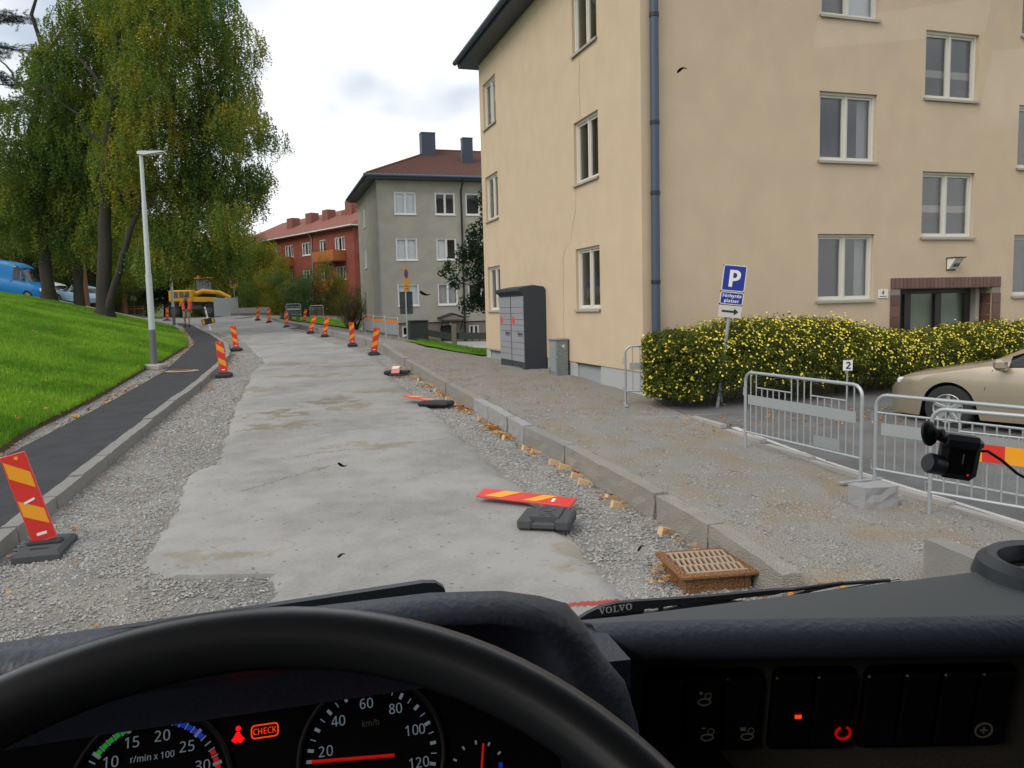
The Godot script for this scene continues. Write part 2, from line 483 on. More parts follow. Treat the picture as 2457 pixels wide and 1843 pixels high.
	m.uv1_triplanar = true
	m.uv1_scale = Vector3.ONE * 9.0
	relief(m, hide, 0.1)
	mat("wheel_leather", lin(0.022, 0.024, 0.028), 0.34, 0, 0.9)
	mat("black_plastic", lin(0.008, 0.008, 0.009), 0.6, 0, 0.4)
	mat("cowl_grey", lin(0.03, 0.034, 0.046), 0.45, 0, 0.5)
	mat("dial_black", lin(0.003, 0.003, 0.003), 0.7, 0, 0.2)
	mat("key_black", lin(0.006, 0.006, 0.006), 0.35, 0, 0.5)
	mat("cab_lining", lin(0.02, 0.02, 0.021), 0.9)
	mat("dial_print", lin(0.16, 0.18, 0.19), 0.6)
	mat("dial_dim", lin(0.07, 0.07, 0.065), 0.6)
	glow("lit_white", Color(0.55, 0.62, 0.66), 0.28)  # faint emission added so dial marks show in the dark cluster
	glow("lit_dim", Color(0.5, 0.48, 0.42), 0.07)
	glow("lit_green", Color(0.08, 0.75, 0.12), 0.3)
	glow("lit_blue", Color(0.08, 0.25, 0.9), 0.3)
	glow("lit_red", Color(0.9, 0.02, 0.01), 0.35)
	glow("lamp_red", Color(1.0, 0.02, 0.04), 1.1)
	glow("lamp_orange", Color(1.0, 0.25, 0.01), 0.85)
	m = mat("wiper_metal", lin(0.5, 0.52, 0.55), 0.35, 0.8)

func glow(called: String, c: Color, e: float) -> void:
	var m := mat(called, Color(0.02, 0.02, 0.02), 0.6)
	m.emission_enabled = true
	m.emission = c
	m.emission_energy_multiplier = e

# ---------- lie of the land: heights and edges by distance d ahead ----------
const GROUND_D := [-10.0, 0.0, 10.0, 20.0, 30.0, 40.0, 50.0, 60.0, 70.0, 85.0, 400.0]
const GROUND_Y := [0.0, 0.0, 0.32, 0.65, 0.94, 1.27, 1.68, 2.02, 2.2, 2.28, 2.28]
const EDGE := {
	"grass": [[-10, 0, 5, 10.4, 11.7, 15.5, 17, 20.5, 22.5, 29.6, 35.7, 45.4, 55, 62, 70, 100], [-3, -4.6, -5.5, -6.95, -7.38, -8.3, -8.75, -9.75, -10.2, -12.3, -14.95, -19.7, -25, -29.5, -36, -60]],
	"verge": [[-10, 0, 5, 9.95, 12.1, 15.7, 20.35, 26.2, 31.4, 38.3, 46.1, 55, 62, 70, 100], [-2.7, -4.1, -5.25, -6.65, -7.15, -7.96, -9.12, -11.02, -12.75, -15.83, -19.4, -24.7, -29.2, -35.7, -59.7]],
	"walk": [[-10, 0, 4, 6.92, 8.1, 10.3, 13.2, 15.4, 17.2, 22.2, 25.9, 30.7, 37.5, 46.1, 55, 62, 70, 100], [-1.5, -3.1, -3.95, -4.68, -4.95, -5.49, -6.21, -6.72, -7.12, -8.43, -9.5, -11.31, -14.45, -18.79, -24.2, -28.7, -35.2, -59.2]],
	"slab_a": [[-10, 5.3, 5.88, 5.9, 6.2, 7, 8.5, 9.4, 9.78, 13.2, 14.7, 20.8, 23.4, 27.2, 33.3, 40, 46, 55], [-0.2, -1.78, -1.93, -2.75, -3.14, -3.36, -3.76, -4.01, -3.84, -4.88, -5.3, -7.04, -7.48, -9.04, -11.41, -15.2, -18.3, -24]],
	"slab_b": [[-10, 0, 4, 5.52, 6.21, 7.13, 7.83, 8.64, 9.77, 11.5, 13.3, 17.9, 23.6, 28.1, 32.4, 36.8, 43.1, 47.3, 52, 60], [3.5, 2.1, 1.15, 0.76, 0.61, 0.36, 0.2, 0.06, -0.31, -0.78, -1.24, -2.59, -3.95, -5.64, -7.6, -9.28, -12.26, -14.46, -16.6, -21]],
	"stone": [[-10, 0, 5.1, 6.0, 6.52, 8.16, 9.2, 10.6, 13.3, 22, 28, 31.9, 38, 48, 53, 60, 70, 100], [5, 3.1, 1.8, 1.66, 1.5, 1.0, 0.71, 0.18, -0.6, -3.16, -4.75, -6.3, -9.2, -14.1, -16.3, -20.5, -26, -45]],
	"lot": [[-10, 3.8, 6.36, 8.05, 10.83, 12, 14, 40], [6.8, 5.0, 4.3, 3.77, 3.03, 2.75, 2.4, -2]],
}

func along(xs: Array, ys: Array, t: float) -> float:
	if t <= xs[0]:
		return ys[0]
	for i in range(1, xs.size()):
		if t < xs[i]:
			return lerpf(ys[i - 1], ys[i], (t - xs[i - 1]) / (xs[i] - xs[i - 1]))
	return ys[ys.size() - 1]

func gy(d: float) -> float:
	return along(GROUND_D, GROUND_Y, d)

func edge(k: String, d: float) -> float:
	return along(EDGE[k][0], EDGE[k][1], d)

func hill(l: float) -> float:
	return 0.27 * minf(l, 6.0) + 0.19 * clampf(l - 6.0, 0.0, 9.0)

func height(x: float, d: float) -> float:
	var y := gy(d)
	var ve := edge("verge", d)
	if x < ve:
		var ge := edge("grass", d)
		if x > ge:
			return y + 0.1 + 0.02 * (ve - x) / maxf(ve - ge, 0.01)
		return y + 0.12 + hill((ge - x) * 0.9)
	var wk := edge("walk", d)
	if x < wk:
		return y + 0.1
	if x < wk + 0.15:
		return y + 0.12
	var st := edge("stone", d)
	if x < st:
		return y - 0.03
	var l := x - st - 0.15
	if l < 0.0:
		return y + 0.17
	return y + 0.12 - along([9, 14, 19, 23, 30, 36, 42, 47, 55, 62], [0.04, 0, 0, 0.06, 0.13, 0.15, 0.145, 0.16, 0.16, 0.03], d) * minf(l, along([9, 23, 36, 42], [3, 3, 5.6, 8], d))

func on(x: float, d: float, up := 0.0) -> Vector3:
	return Vector3(x, height(x, d) + up, -d)

func steps(a: float, b: float, extra := []) -> Array:
	var out := []
	var d := a
	while d < b:
		out.append(d)
		d += 0.12 if d < 9.0 else 0.2 if d < 16.0 else 0.4 if d < 30.0 else 0.8
	out.append(b)
	for e in extra:
		out.append(e)
	out.sort()
	return out

# a sheet of ground between two edges; lift(x, d, t) gives its height
func sheet(called: String, ds: Array, left: Callable, right: Callable, cols: int, lift: Callable, m: Material, ease := 1.0) -> MeshInstance3D:
	var p := []
	for d: float in ds:
		var a: float = left.call(d)
		var b: float = right.call(d)
		var row := PackedVector3Array()
		for j in cols + 1:
			var t := float(j) / cols
			t = 1.0 - pow(1.0 - t, ease)
			var x := lerpf(a, b, t)
			row.append(Vector3(x, lift.call(x, d, t), -d))
		p.append(row)
	var mb := MB.new()
	mb.grid(p)
	return structure(called, mb, m)

func bumps(x: float, d: float, f: float, amp: float) -> float:
	return noise.get_noise_3d(x * f, d * f, 7.3) * amp

func make_ground() -> void:
	# the broad terrain under everything, out to the horizon
	var p := []
	for d: float in [-120, -60, -20, -8, 0, 4, 8, 12, 16, 20, 25, 30, 35, 40, 45, 50, 55, 60, 66, 72, 80, 90, 110, 150, 250, 600, 1500]:
		var row := PackedVector3Array()
		for x: float in [-1500, -600, -250, -120, -80, -62, -52, -45, -38, -32, -27, -23, -20, -17, -14, -11, -9, -7, -5, -3, -1, 1, 3, 5, 8, 12, 18, 30, 60, 140, 600, 1500]:
			var away := maxf(maxf(absf(x) - 55.0, d - 80.0), 0.0)
			row.append(Vector3(x, height(x, minf(d, 90.0)) - 0.34 + minf(away * 0.01, 0.3), -d))
		p.append(row)
	var mb := MB.new()
	mb.grid(p)
	structure("ground", mb, M.wild_ground)
	# junction and side street
	var flat := func(x: float, d: float, _t: float) -> float: return height(x, d) - 0.06
	sheet("street", steps(43.0, 79.0), func(d): return -75.0, func(d): return edge("stone", d) + 0.3, 40, flat, M.street_asphalt)
	# lawn
	sheet("lawn", steps(2.0, 53.0), func(d): return edge("grass", d) - 42.0, func(d): return edge("grass", d), 46,
		func(x, d, t): return height(x, d) + bumps(x, d, 2.0, 0.03) + 0.05 - maxf(0.0, (d - 46.0 - (edge("grass", d) - x) * 0.3)) * 0.12, M.turf, 2.2)
	# cut edge of the turf
	var e := []
	for k in 2:
		var row := PackedVector3Array()
		for d: float in steps(2.0, 46.0):
			var w := noise.get_noise_2d(d * 9.0, 3.0 + k) * 0.04
			row.append(Vector3(edge("grass", d) + (0.03 if k == 0 else -0.01) + w, height(edge("grass", d) + 0.005, d) - (0.05 if k == 0 else -0.062), -d))
		e.append(row)
	mb = MB.new()
	mb.grid(e)
	structure("turf_edge", mb, M.soil)
	sheet("verge_gravel", steps(2.0, 47.0), func(d): return edge("grass", d) - 0.05, func(d): return edge("verge", d) + 0.03, 6,
		func(x, d, t): return gy(d) + 0.085 + bumps(x, d, 14.0, 0.02), M.gravel_bed)
	sheet("footway", steps(2.0, 49.0), func(d): return edge("verge", d), func(d): return edge("walk", d) + 0.01, 6,
		func(x, d, t): return gy(d) + 0.1 + bumps(x, d, 1.5, 0.006), M.new_asphalt)
	sheet("gravel_strip", steps(2.0, 47.0, [5.88, 5.9]), func(d): return edge("walk", d) + 0.08, func(d): return edge("slab_a", d) + 0.2, 14,
		func(x, d, t): return gy(d) - 0.035 + bumps(x, d, 5.0, 0.03) + bumps(x, d, 22.0, 0.014) - maxf(0.0, t - 0.9) * 0.3, M.gravel_bed)
	# old road surface: an irregular slab with a broken edge
	var jag := func(d: float) -> float: return noise.get_noise_2d(d * 7.0, 50.0) * 0.12 + noise.get_noise_2d(d * 26.0, 51.0) * 0.07 + noise.get_noise_2d(d * 70.0, 52.0) * 0.05
	var jag2 := func(d: float) -> float: return noise.get_noise_2d(d * 5.0, 60.0) * 0.1 + noise.get_noise_2d(d * 30.0, 61.0) * 0.06
	var road := sheet("road", steps(1.0, 52.0, [5.86, 5.88, 5.9, 5.92]), func(d): return edge("slab_a", d) + jag.call(d), func(d): return edge("slab_b", d) + jag2.call(d), 22,
		func(x, d, t): return gy(d) + bumps(x, d, 0.6, 0.015) - (0.07 if t < 0.001 or t > 0.999 else 0.0), road_material())
	var rm: ArrayMesh = road.mesh
	var arr := rm.surface_get_arrays(0)
	var uvs := PackedVector2Array()
	for q: Vector3 in arr[Mesh.ARRAY_VERTEX]:
		uvs.append(Vector2((q.x + 9.0) / 12.0, (-q.z - 3.0) / 24.0))
	arr[Mesh.ARRAY_TEX_UV2] = uvs
	rm = ArrayMesh.new()
	rm.add_surface_from_arrays(Mesh.PRIMITIVE_TRIANGLES, arr)
	road.mesh = rm
	sheet("gravel_trench", steps(2.0, 52.0), func(d): return edge("slab_b", d) - 0.2, func(d): return edge("stone", d) + 0.1, 14,
		func(x, d, t): return gy(d) - 0.05 + bumps(x, d, 4.0, 0.03) + bumps(x, d, 20.0, 0.02), M.gravel_bed)
	sheet("dirt_pavement", steps(2.0, 62.0), func(d): return edge("stone", d) + 0.11, func(d): return edge("lot", d) if d < 12.0 else edge("stone", d) + 9.0, 44,
		func(x, d, t): return height(maxf(x, edge("stone", d) + 0.16), d) - 0.15 * exp(-t * 16.0) + bumps(x, d, 1.6, 0.12) * exp(-pow((t - 0.16) / 0.14, 2.0)) * clampf(16.0 - d, 0.2, 1.0) + bumps(x, d, 1.3, 0.04) * (1.0 if t < 0.9 else 0.3) + bumps(x, d, 6.0, 0.028) + bumps(x, d, 25.0, 0.012), M.dirt, 1.0)
	sheet("parking_lot", steps(1.0, 13.4), func(d): return edge("lot", d) - 0.05, func(d): return 16.0, 12,
		func(x, d, t): return height(x, d) + 0.012, M.lot_asphalt)
	for q in [[0.1, 0.12], [2.35, 0.1]]:
		sheet("painted_line", steps(3.0, 11.0 if q[0] < 1.0 else 9.0), func(d): return edge("lot", d) + q[0], func(d): return edge("lot", d) + q[0] + q[1], 1, func(x, d, t): return height(x, d) + 0.017, M.worn_paint)
	# lawn and footpath between the ochre and the grey house
	var q1 := PackedVector2Array([Vector2(-4.7, 34.2), Vector2(-3.1, 29.1), Vector2(-1.9, 26), Vector2(-0.95, 24.4), Vector2(3, 26), Vector2(3, 31), Vector2(-1.4, 33.6), Vector2(-3.0, 38.6), Vector2(-4.6, 38.6)])
	patch("lawn_patch", q1, M.turf, 0.05)
	patch("footpath", PackedVector2Array([Vector2(-4.6, 38.8), Vector2(-3.0, 38.8), Vector2(-1.4, 33.8), Vector2(6, 32), Vector2(6, 40), Vector2(-2.6, 43.5), Vector2(-4.4, 43.5)]), M.concrete, 0.04)
	patch("lawn_patch", PackedVector2Array([Vector2(-17.5, 56.5), Vector2(-14.0, 51.5), Vector2(-10.5, 52.0), Vector2(-11, 58), Vector2(-15, 60)]), M.turf, 0.06)

func patch(called: String, poly: PackedVector2Array, m: Material, up: float) -> void:
	# a draped polygon cut into small cells
	var mb := MB.new()
	var lo := poly[0]
	var hi := poly[0]
	for q in poly:
		lo = lo.min(q)
		hi = hi.max(q)
	var st := 0.6
	var x := lo.x
	while x < hi.x:
		var d := lo.y
		while d < hi.y:
			for piece in Geometry2D.intersect_polygons(poly, PackedVector2Array([Vector2(x, d), Vector2(x + st, d), Vector2(x + st, d + st), Vector2(x, d + st)])):
				var ix := Geometry2D.triangulate_polygon(piece)
				for i in range(0, ix.size(), 3):
					var a: Vector2 = piece[ix[i]]; var b: Vector2 = piece[ix[i + 1]]; var c: Vector2 = piece[ix[i + 2]]
					if (b - a).cross(c - a) < 0.0:
						var t := b
						b = c
						c = t
					mb.tri(on(a.x, a.y, up), on(b.x, b.y, up), on(c.x, c.y, up))
			d += st
		x += st
	structure(called, mb, m)

func road_material() -> StandardMaterial3D:
	# stains, cracks, chips and dust on the old slab, drawn in plan: 12 m by 24 m from (x -9, d 3)
	var W := 900
	var L := 1800
	var im := Image.create(W, L, false, Image.FORMAT_RGBA8)
	var f := FastNoiseLite.new()
	f.seed = 71
	f.frequency = 0.006
	f.fractal_octaves = 5
	var f2 := FastNoiseLite.new()
	f2.seed = 72
	f2.frequency = 0.03
	f2.fractal_octaves = 3
	var stains := [[-3.5, 15.0, 0.6, 0.6, 0.78], [-4.2, 13.6, 0.55, 0.5, 0.72], [-3.1, 14.2, 0.7, 0.5, 0.84], [-3.7, 12.4, 0.6, 0.5, 0.8], [-1.9, 10.7, 0.6, 0.3, 0.86], [-1.0, 5.45, 0.2, 0.12, 0.84], [-2.6, 6.3, 0.4, 0.2, 0.9], [-6.4, 22.5, 1.6, 0.6, 0.85], [-4.6, 21.5, 1.2, 0.5, 0.88], [-5.2, 19.3, 1.5, 0.35, 0.9], [-0.2, 11.2, 0.5, 0.5, 0.9], [0.6, 6.4, 0.3, 0.8, 0.9], [-2.3, 9.3, 0.2, 0.15, 0.84], [-2.7, 16.2, 0.9, 0.4, 0.88], [-5.6, 16.9, 0.8, 0.5, 0.88]]
	for j in L:
		var d := 3.0 + 24.0 * j / L
		for i in W:
			var x := -9.0 + 12.0 * i / W
			var n := f.get_noise_2d(i, j)
			var k := 0.95 + n * 0.12 + f2.get_noise_2d(i, j) * 0.06 + f2.get_noise_2d(i * 9.0, j * 9.0) * 0.05
			var br := 0.0
			for s in stains:
				var q: float = Vector2((x - s[0]) / s[2], (d - s[1]) / s[3]).length() + f2.get_noise_2d(i * 0.9, j * 0.9) * 1.1 + f2.get_noise_2d(i * 4.0, j * 4.0) * 0.5
				if q < 1.0:
					k *= lerpf(1.0, lerpf(s[4], 1.0, 0.35), smoothstep(1.0, 0.2, q))
					br = maxf(br, smoothstep(1.0, 0.5, q))
			im.set_pixel(i, j, Color(minf(k, 1.0), minf(k * (1.0 - 0.035 * br), 1.0), minf(k * (1.0 - 0.1 * br), 1.0), 1.0))
	var r := RandomNumberGenerator.new()
	r.seed = 73
	# chips and crumbs
	for q in 5200:
		var x := r.randi_range(2, W - 4)
		var y := r.randi_range(2, L - 4)
		var dark := r.randf() < 0.75
		var c := Color(0.68, 0.68, 0.67) if dark else Color(1, 1, 1)
		im.set_pixel(x, y, c)
		if r.randf() < 0.4:
			im.set_pixel(x + 1, y, c)
			im.set_pixel(x, y + 1, c)
	# cracks
	for q in [[-3.0, 11.6, -1.4, 12.2], [-2.6, 10.3, -0.9, 11.0], [-3.0, 8.4, -2.2, 9.6], [-2.9, 10.0, -2.3, 10.4], [-5.5, 18.0, -3.6, 17.4], [-4.6, 14.4, -2.6, 14.9], [-2.0, 12.9, -0.8, 12.0], [-4.7, 11.8, -3.6, 12.3]]:
		var a := Vector2((q[0] + 9.0) / 12.0 * W, (q[1] - 3.0) / 24.0 * L)
		var b := Vector2((q[2] + 9.0) / 12.0 * W, (q[3] - 3.0) / 24.0 * L)
		var nst := int(a.distance_to(b))
		var off := 0.0
		for s in nst:
			off += r.randf_range(-0.9, 0.9)
			if r.randf() < 0.25:
				continue
			var at := a.lerp(b, float(s) / nst) + (b - a).orthogonal().normalized() * off
			im.set_pixel(clampi(int(at.x), 0, W - 1), clampi(int(at.y), 0, L - 1), Color(0.5, 0.48, 0.46))
	# faded pink and red survey paint
	for q in 900:
		var t := r.randf() * TAU
		var c := Vector2(-2.25, 6.55) + Vector2(cos(t) * 0.34, sin(t) * 0.16)
		var px := Vector2((c.x + 9.0) / 12.0 * W, (c.y - 3.0) / 24.0 * L)
		if r.randf() < 0.25:
			im.set_pixel(int(px.x), int(px.y), Color(1.0, 0.86, 0.82))
	for q in 1500:
		var x := r.randf_range(0.1, 0.72)
		var dd := 5.12 + (x - 0.1) * 0.12 + r.randfn(0.0, 0.015)
		im.set_pixel(int((x + 9.0) / 12.0 * W), int((dd - 3.0) / 24.0 * L), Color(1.0, 0.5, 0.46))
	var m: StandardMaterial3D = M.worn_asphalt
	m.detail_enabled = true
	m.detail_blend_mode = BaseMaterial3D.BLEND_MODE_MUL
	m.detail_uv_layer = BaseMaterial3D.DETAIL_UV_2
	m.detail_albedo = ImageTexture.create_from_image(im)
	return m

func rough_block(l: float, h: float, w: float, amp: float, sd: float, nx := 8) -> MB:
	# split stone: a box with uneven faces; x along, base at y = 0
	var mb := MB.new()
	var ny := 3
	var nz := 2
	var f := func(i: int, j: int, k: int) -> Vector3:
		var q := Vector3(l * (float(i) / nx - 0.5), h * float(j) / ny, w * (float(k) / nz - 0.5))
		var s := Vector3(q.x * 5.0 + sd * 13.0, q.y * 9.0 + sd, q.z * 9.0)
		var rim := (0.35 if j == 0 or j == ny else 1.0)
		return q + Vector3(noise.get_noise_3dv(s * 10.0) * 0.3, noise.get_noise_3dv(s * 10.0 + Vector3(50, 0, 0)) * 0.6, noise.get_noise_3dv(s * 10.0 + Vector3(0, 90, 0)) * rim) * amp
	var face := func(a: Callable, ni: int, nj: int) -> void:
		for i in ni:
			for j in nj:
				mb.quad(a.call(i, j), a.call(i + 1, j), a.call(i + 1, j + 1), a.call(i, j + 1))
	face.call(func(i, j): return f.call(i, j, nz), nx, ny)
	face.call(func(i, j): return f.call(nx - i, j, 0), nx, ny)
	face.call(func(i, j): return f.call(i, ny, nz - j), nx, nz)
	face.call(func(i, j): return f.call(nx, j, nz - i), nz, ny)
	face.call(func(i, j): return f.call(0, j, i), nz, ny)
	return mb

# a run of kerb stones along an edge; each stone a part
func kerb_run(owner_: Node3D, key: String, off: float, d0: float, d1: float, lengths: Array, h: float, w: float, top: float, mats: Callable, meshes: Array) -> void:
	var d := d0
	var k := 0
	while d < d1:
		var want: float = lengths[k % lengths.size()]
		var a := Vector3(edge(key, d) + off, 0, -d)
		var e := d
		var b := a
		while a.distance_to(b) < want:
			e += 0.01
			b = Vector3(edge(key, e) + off, 0, -e)
		var mid := (a + b) * 0.5
		var o := part(owner_, "stone", meshes[k % meshes.size()], mats.call(k, d))
		var dir := (b - a).normalized()
		var pitch := asin(clampf((gy(e) - gy(d)) / want, -0.3, 0.3))
		var bs := Basis(Vector3.UP, atan2(-dir.z, dir.x)) * Basis(Vector3.BACK, pitch)
		bs = bs * Basis(Vector3.UP, rng.randfn(0, 0.008))
		o.transform = Transform3D(bs * Basis().scaled(Vector3((want - 0.02), 1, 1)), Vector3(mid.x + rng.randfn(0, 0.006), gy((d + e) * 0.5) + top - h + rng.randfn(0, 0.006), mid.z))
		d = e
		k += 1

func make_kerbs() -> void:
	var blocks := []
	for k in 4:
		blocks.append(rough_block(1.0, 0.3, 0.15, 0.022, 3.0 + k).mesh())
	var low := []
	for k in 4:
		low.append(rough_block(1.0, 0.26, 0.15, 0.014, 13.0 + k).mesh())
	var t := thing("footway_kerb", "pale granite kerb edging the new black footway", "kerb")
	kerb_run(t, "walk", 0.075, 3.0, 47.5, [1.05, 0.9, 1.1, 0.95], 0.26, 0.15, 0.12, func(_k, _d): return M.granite, low)
	t = thing("exposed_kerb", "row of exposed grey kerb stones propped on wooden wedges beside the dirt pavement", "kerb")
	var pale := func(k: int, d: float) -> Material:
		return M.granite_pale if d > 10.4 and d < 13.0 else M.granite_dark if d < 27.0 and k % 5 != 4 else M.granite
	kerb_run(t, "stone", 0.075, 5.12, 52.0, [1.15, 0.95, 1.3, 1.1, 1.4, 0.8], 0.34, 0.15, 0.235, pale, blocks)
	# loose stones
	var s := tag(structure("kerb_stone", rough_block(0.9, 0.25, 0.3, 0.012, 31.0), M.granite_pale, ""), "flat pale kerb stone lying past the broken end of the exposed kerb", "stone")
	s.position = Vector3(2.1, gy(4.6) - 0.16, -4.55)
	s.rotation.y = deg_to_rad(75)
	s = tag(structure("kerb_stone", rough_block(1.05, 0.3, 0.15, 0.01, 41.0), M.granite, ""), "upright kerb stone standing alone on the dirt beyond the wiper tip", "stone")
	s.position = Vector3(3.02, gy(4.9) + 0.06, -4.8)
	s.rotation.y = deg_to_rad(-80)
	s = tag(structure("stone_block", rough_block(0.36, 0.2, 0.24, 0.03, 51.0, 4), M.granite_pale, ""), "rough hewn stone block lying by the feet of the steel barriers", "stone")
	s.position = on(3.38, 7.2, -0.02)
	s.rotation.y = deg_to_rad(14)
	# low edge of the parking lot
	t = thing("lot_edge", "thin low concrete edging between the dirt pavement and the parking lot", "edging")
	var em := rough_block(1.0, 0.14, 0.1, 0.004, 61.0).mesh() as ArrayMesh
	var d := 3.2
	while d < 11.2:
		var a := Vector3(edge("lot", d), 0, -d)
		var e := d
		var b := a
		while a.distance_to(b) < 1.0:
			e += 0.01
			b = Vector3(edge("lot", e), 0, -e)
		var o := part(t, "stone", em, M.concrete)
		var dir := (b - a).normalized()
		o.transform = Transform3D(Basis(Vector3.UP, atan2(-dir.z, dir.x)), Vector3((a.x + b.x) * 0.5, height((a.x + b.x) * 0.5 + 0.2, (d + e) * 0.5) - 0.1, -(d + e) * 0.5))
		d = e
	# wooden wedges under the exposed stones
	var wm := MB.new()
	wm.prism(PackedVector2Array([Vector2(-0.085, 0), Vector2(0.085, 0), Vector2(0.06, 0.075), Vector2(-0.075, 0.03)]), -0.03, 0.03)
	var wmesh := wm.mesh()
	var first: MeshInstance3D
	for dd: float in [5.9, 6.15, 6.75, 7.6, 7.85, 8.5, 8.8, 9.25, 9.5, 10.1, 10.35, 11.1, 11.4, 12.0, 12.7, 13.5, 14.3, 15.1, 15.5, 16.3, 17.2, 18.2, 19.4]:
		var o := MeshInstance3D.new()
		o.name = numbered("wooden_wedge")
		o.mesh = wmesh
		o.material_override = M.cut_wood
		add_child(o)
		tag(o, "small sawn wooden wedge sticking out under the exposed kerb stones", "wedge", "wooden wedges along the exposed kerb")
		o.position = Vector3(edge("stone", dd) - 0.1 + rng.randfn(0, 0.015), gy(dd) - 0.055, -dd)
		o.rotation.y = deg_to_rad(rng.randf_range(-25, 20) + 200)

func make_scatter() -> void:
	# loose gravel: small split stones, real geometry
	var sm := MB.new()
	var base := [Vector3(-1, 0, -0.6), Vector3(-0.3, 0.1, -1), Vector3(0.9, 0, -0.7), Vector3(1, 0.1, 0.4), Vector3(0.2, 0, 0.9), Vector3(-0.9, 0.05, 0.6)]
	var topv := [Vector3(-0.5, 0.6, -0.3), Vector3(0.4, 0.8, -0.4), Vector3(0.5, 0.6, 0.3), Vector3(-0.4, 0.75, 0.4)]
	for q in [[0, 1, 0, -1], [1, 2, 1, 0], [2, 3, 2, 1], [3, 4, 2, -1], [4, 5, 3, 2], [5, 0, 0, 3]]:
		sm.tri(base[q[1]], base[q[0]], topv[q[2]])
		if q[3] >= 0:
			sm.tri(base[q[1] if q[3] != 3 else q[0]], topv[q[2]] if q[3] != 3 else topv[3], topv[q[3]] if q[3] != 3 else topv[0])
	sm.tri(topv[0], topv[3], topv[2])
	sm.tri(topv[0], topv[2], topv[1])
	var stone := sm.mesh()
	var areas := [["gravel", "slab_l", 34000], ["gravel", "trench", 30000], ["gravel", "dirt", 60000], ["gravel", "verge", 6000]]
	for a in areas:
		var xs := []
		var cs := []
		for i in a[2]:
			var d := 3.2 + pow(rng.randf(), 1.7) * (24.0 if a[1] != "verge" else 30.0)
			var x := 0.0
			var y := gy(d)
			match a[1]:
				"slab_l":
					x = lerpf(edge("walk", d) + 0.17, edge("slab_a", d) - 0.02 + absf(rng.randfn(0, 0.08)), rng.randf())
					y += -0.03 + bumps(x, d, 5.0, 0.03)
				"trench":
					x = lerpf(edge("slab_b", d) - absf(rng.randfn(0, 0.06)), edge("stone", d), rng.randf())
					y += -0.045 + bumps(x, d, 4.0, 0.03)
				"dirt":
					var s0 := edge("stone", d) + 0.17
					x = lerpf(s0, minf(edge("lot", d), s0 + 5.0) if d < 13.0 else s0 + 2.6, pow(rng.randf(), 1.5))
					if noise.get_noise_2d(x * 14.0, d * 14.0) < -0.12 + rng.randf() * 0.25:
						continue
					var t := (x - s0 + 0.06) / ((edge("lot", d) if d < 12.0 else edge("stone", d) + 9.0) - s0 + 0.06)
					y = height(x, d) - 0.15 * exp(-t * 16.0) + bumps(x, d, 1.6, 0.12) * exp(-pow((t - 0.16) / 0.14, 2.0)) * clampf(16.0 - d, 0.2, 1.0) + bumps(x, d, 1.3, 0.04) + bumps(x, d, 6.0, 0.028)
				"verge":
					x = lerpf(edge("grass", d), edge("verge", d), rng.randf())
					y += 0.09
			var s := absf(rng.randfn(0.0065, 0.004)) + 0.003
			if a[1] == "dirt":
				s *= 0.8
			if d > 12.0:
				s *= 1.3
			var b := Basis(Vector3.UP, rng.randf() * TAU) * Basis(Vector3.RIGHT, rng.randfn(0, 0.35))
			xs.append(Transform3D(b.scaled(Vector3(s * 1.2, s, s)), Vector3(x, y - s * 0.15, -d)))
			var g_ := clampf(rng.randfn(0.32 if a[1] != "dirt" else 0.29, 0.055), 0.16, 0.5)
			var warm := rng.randf_range(0.0, 0.12 if a[1] != "dirt" else 0.2)
			cs.append(Color(g_, g_ * (1.0 - warm * 0.4), g_ * (1.0 - warm)))
		copies(self, a[0], stone, M.stone_bits, xs, cs)
	# fallen leaves
	var lm := MB.new()
	var o := [Vector2(0, -1), Vector2(0.45, -0.45), Vector2(0.95, -0.2), Vector2(0.55, 0.25), Vector2(0.3, 0.85), Vector2(0, 0.55), Vector2(-0.4, 0.8), Vector2(-0.5, 0.2), Vector2(-1, -0.25), Vector2(-0.4, -0.4)]
	for i in o.size():
		var a: Vector2 = o[i]
		var b: Vector2 = o[(i + 1) % o.size()]
		lm.tri(Vector3(0, 0.12, 0), Vector3(b.x, absf(b.x) * 0.3 + 0.1 * sin(i * 2.1), b.y), Vector3(a.x, absf(a.x) * 0.3 + 0.1 * sin(i * 2.1 - 2.1), a.y))
	var leaf := lm.mesh()
	var xs := []
	var cs := []
	var put := func(x: float, d: float, s: float, y: float) -> void:
		xs.append(Transform3D((Basis(Vector3.UP, rng.randf() * TAU) * Basis(Vector3.RIGHT, rng.randfn(0, 0.45))).scaled(Vector3.ONE * s), Vector3(x, y, -d)))
		var t := rng.randf()
		cs.append(Color(0.42, 0.13, 0.03).lerp(Color(0.55, 0.3, 0.05), t) if rng.randf() < 0.75 else Color(0.25, 0.09, 0.035))
	for c in [[11.9, 90, 0.1], [11.2, 30, 0.1], [13.6, 70, 0.14], [14.2, 40, 0.12], [15.6, 40, 0.12], [8.9, 14, 0.1], [7.7, 10, 0.08], [6.4, 10, 0.1], [10.2, 20, 0.12], [17.0, 40, 0.2], [18.5, 40, 0.3], [20.5, 60, 0.3]]:
		for i in int(c[1]):
			var d: float = c[0] + rng.randfn(0, 0.22)
			put.call(edge("stone", d) - 0.06 - absf(rng.randfn(0, c[2])), d, rng.randf_range(0.02, 0.04), gy(d) - 0.02 + rng.randf() * 0.03)
	for i in 420:
		var d := 9.0 + pow(rng.randf(), 0.8) * 34.0
		put.call(edge("verge", d) - absf(rng.randfn(0, 0.13)), d, rng.randf_range(0.025, 0.045), gy(d) + 0.115)
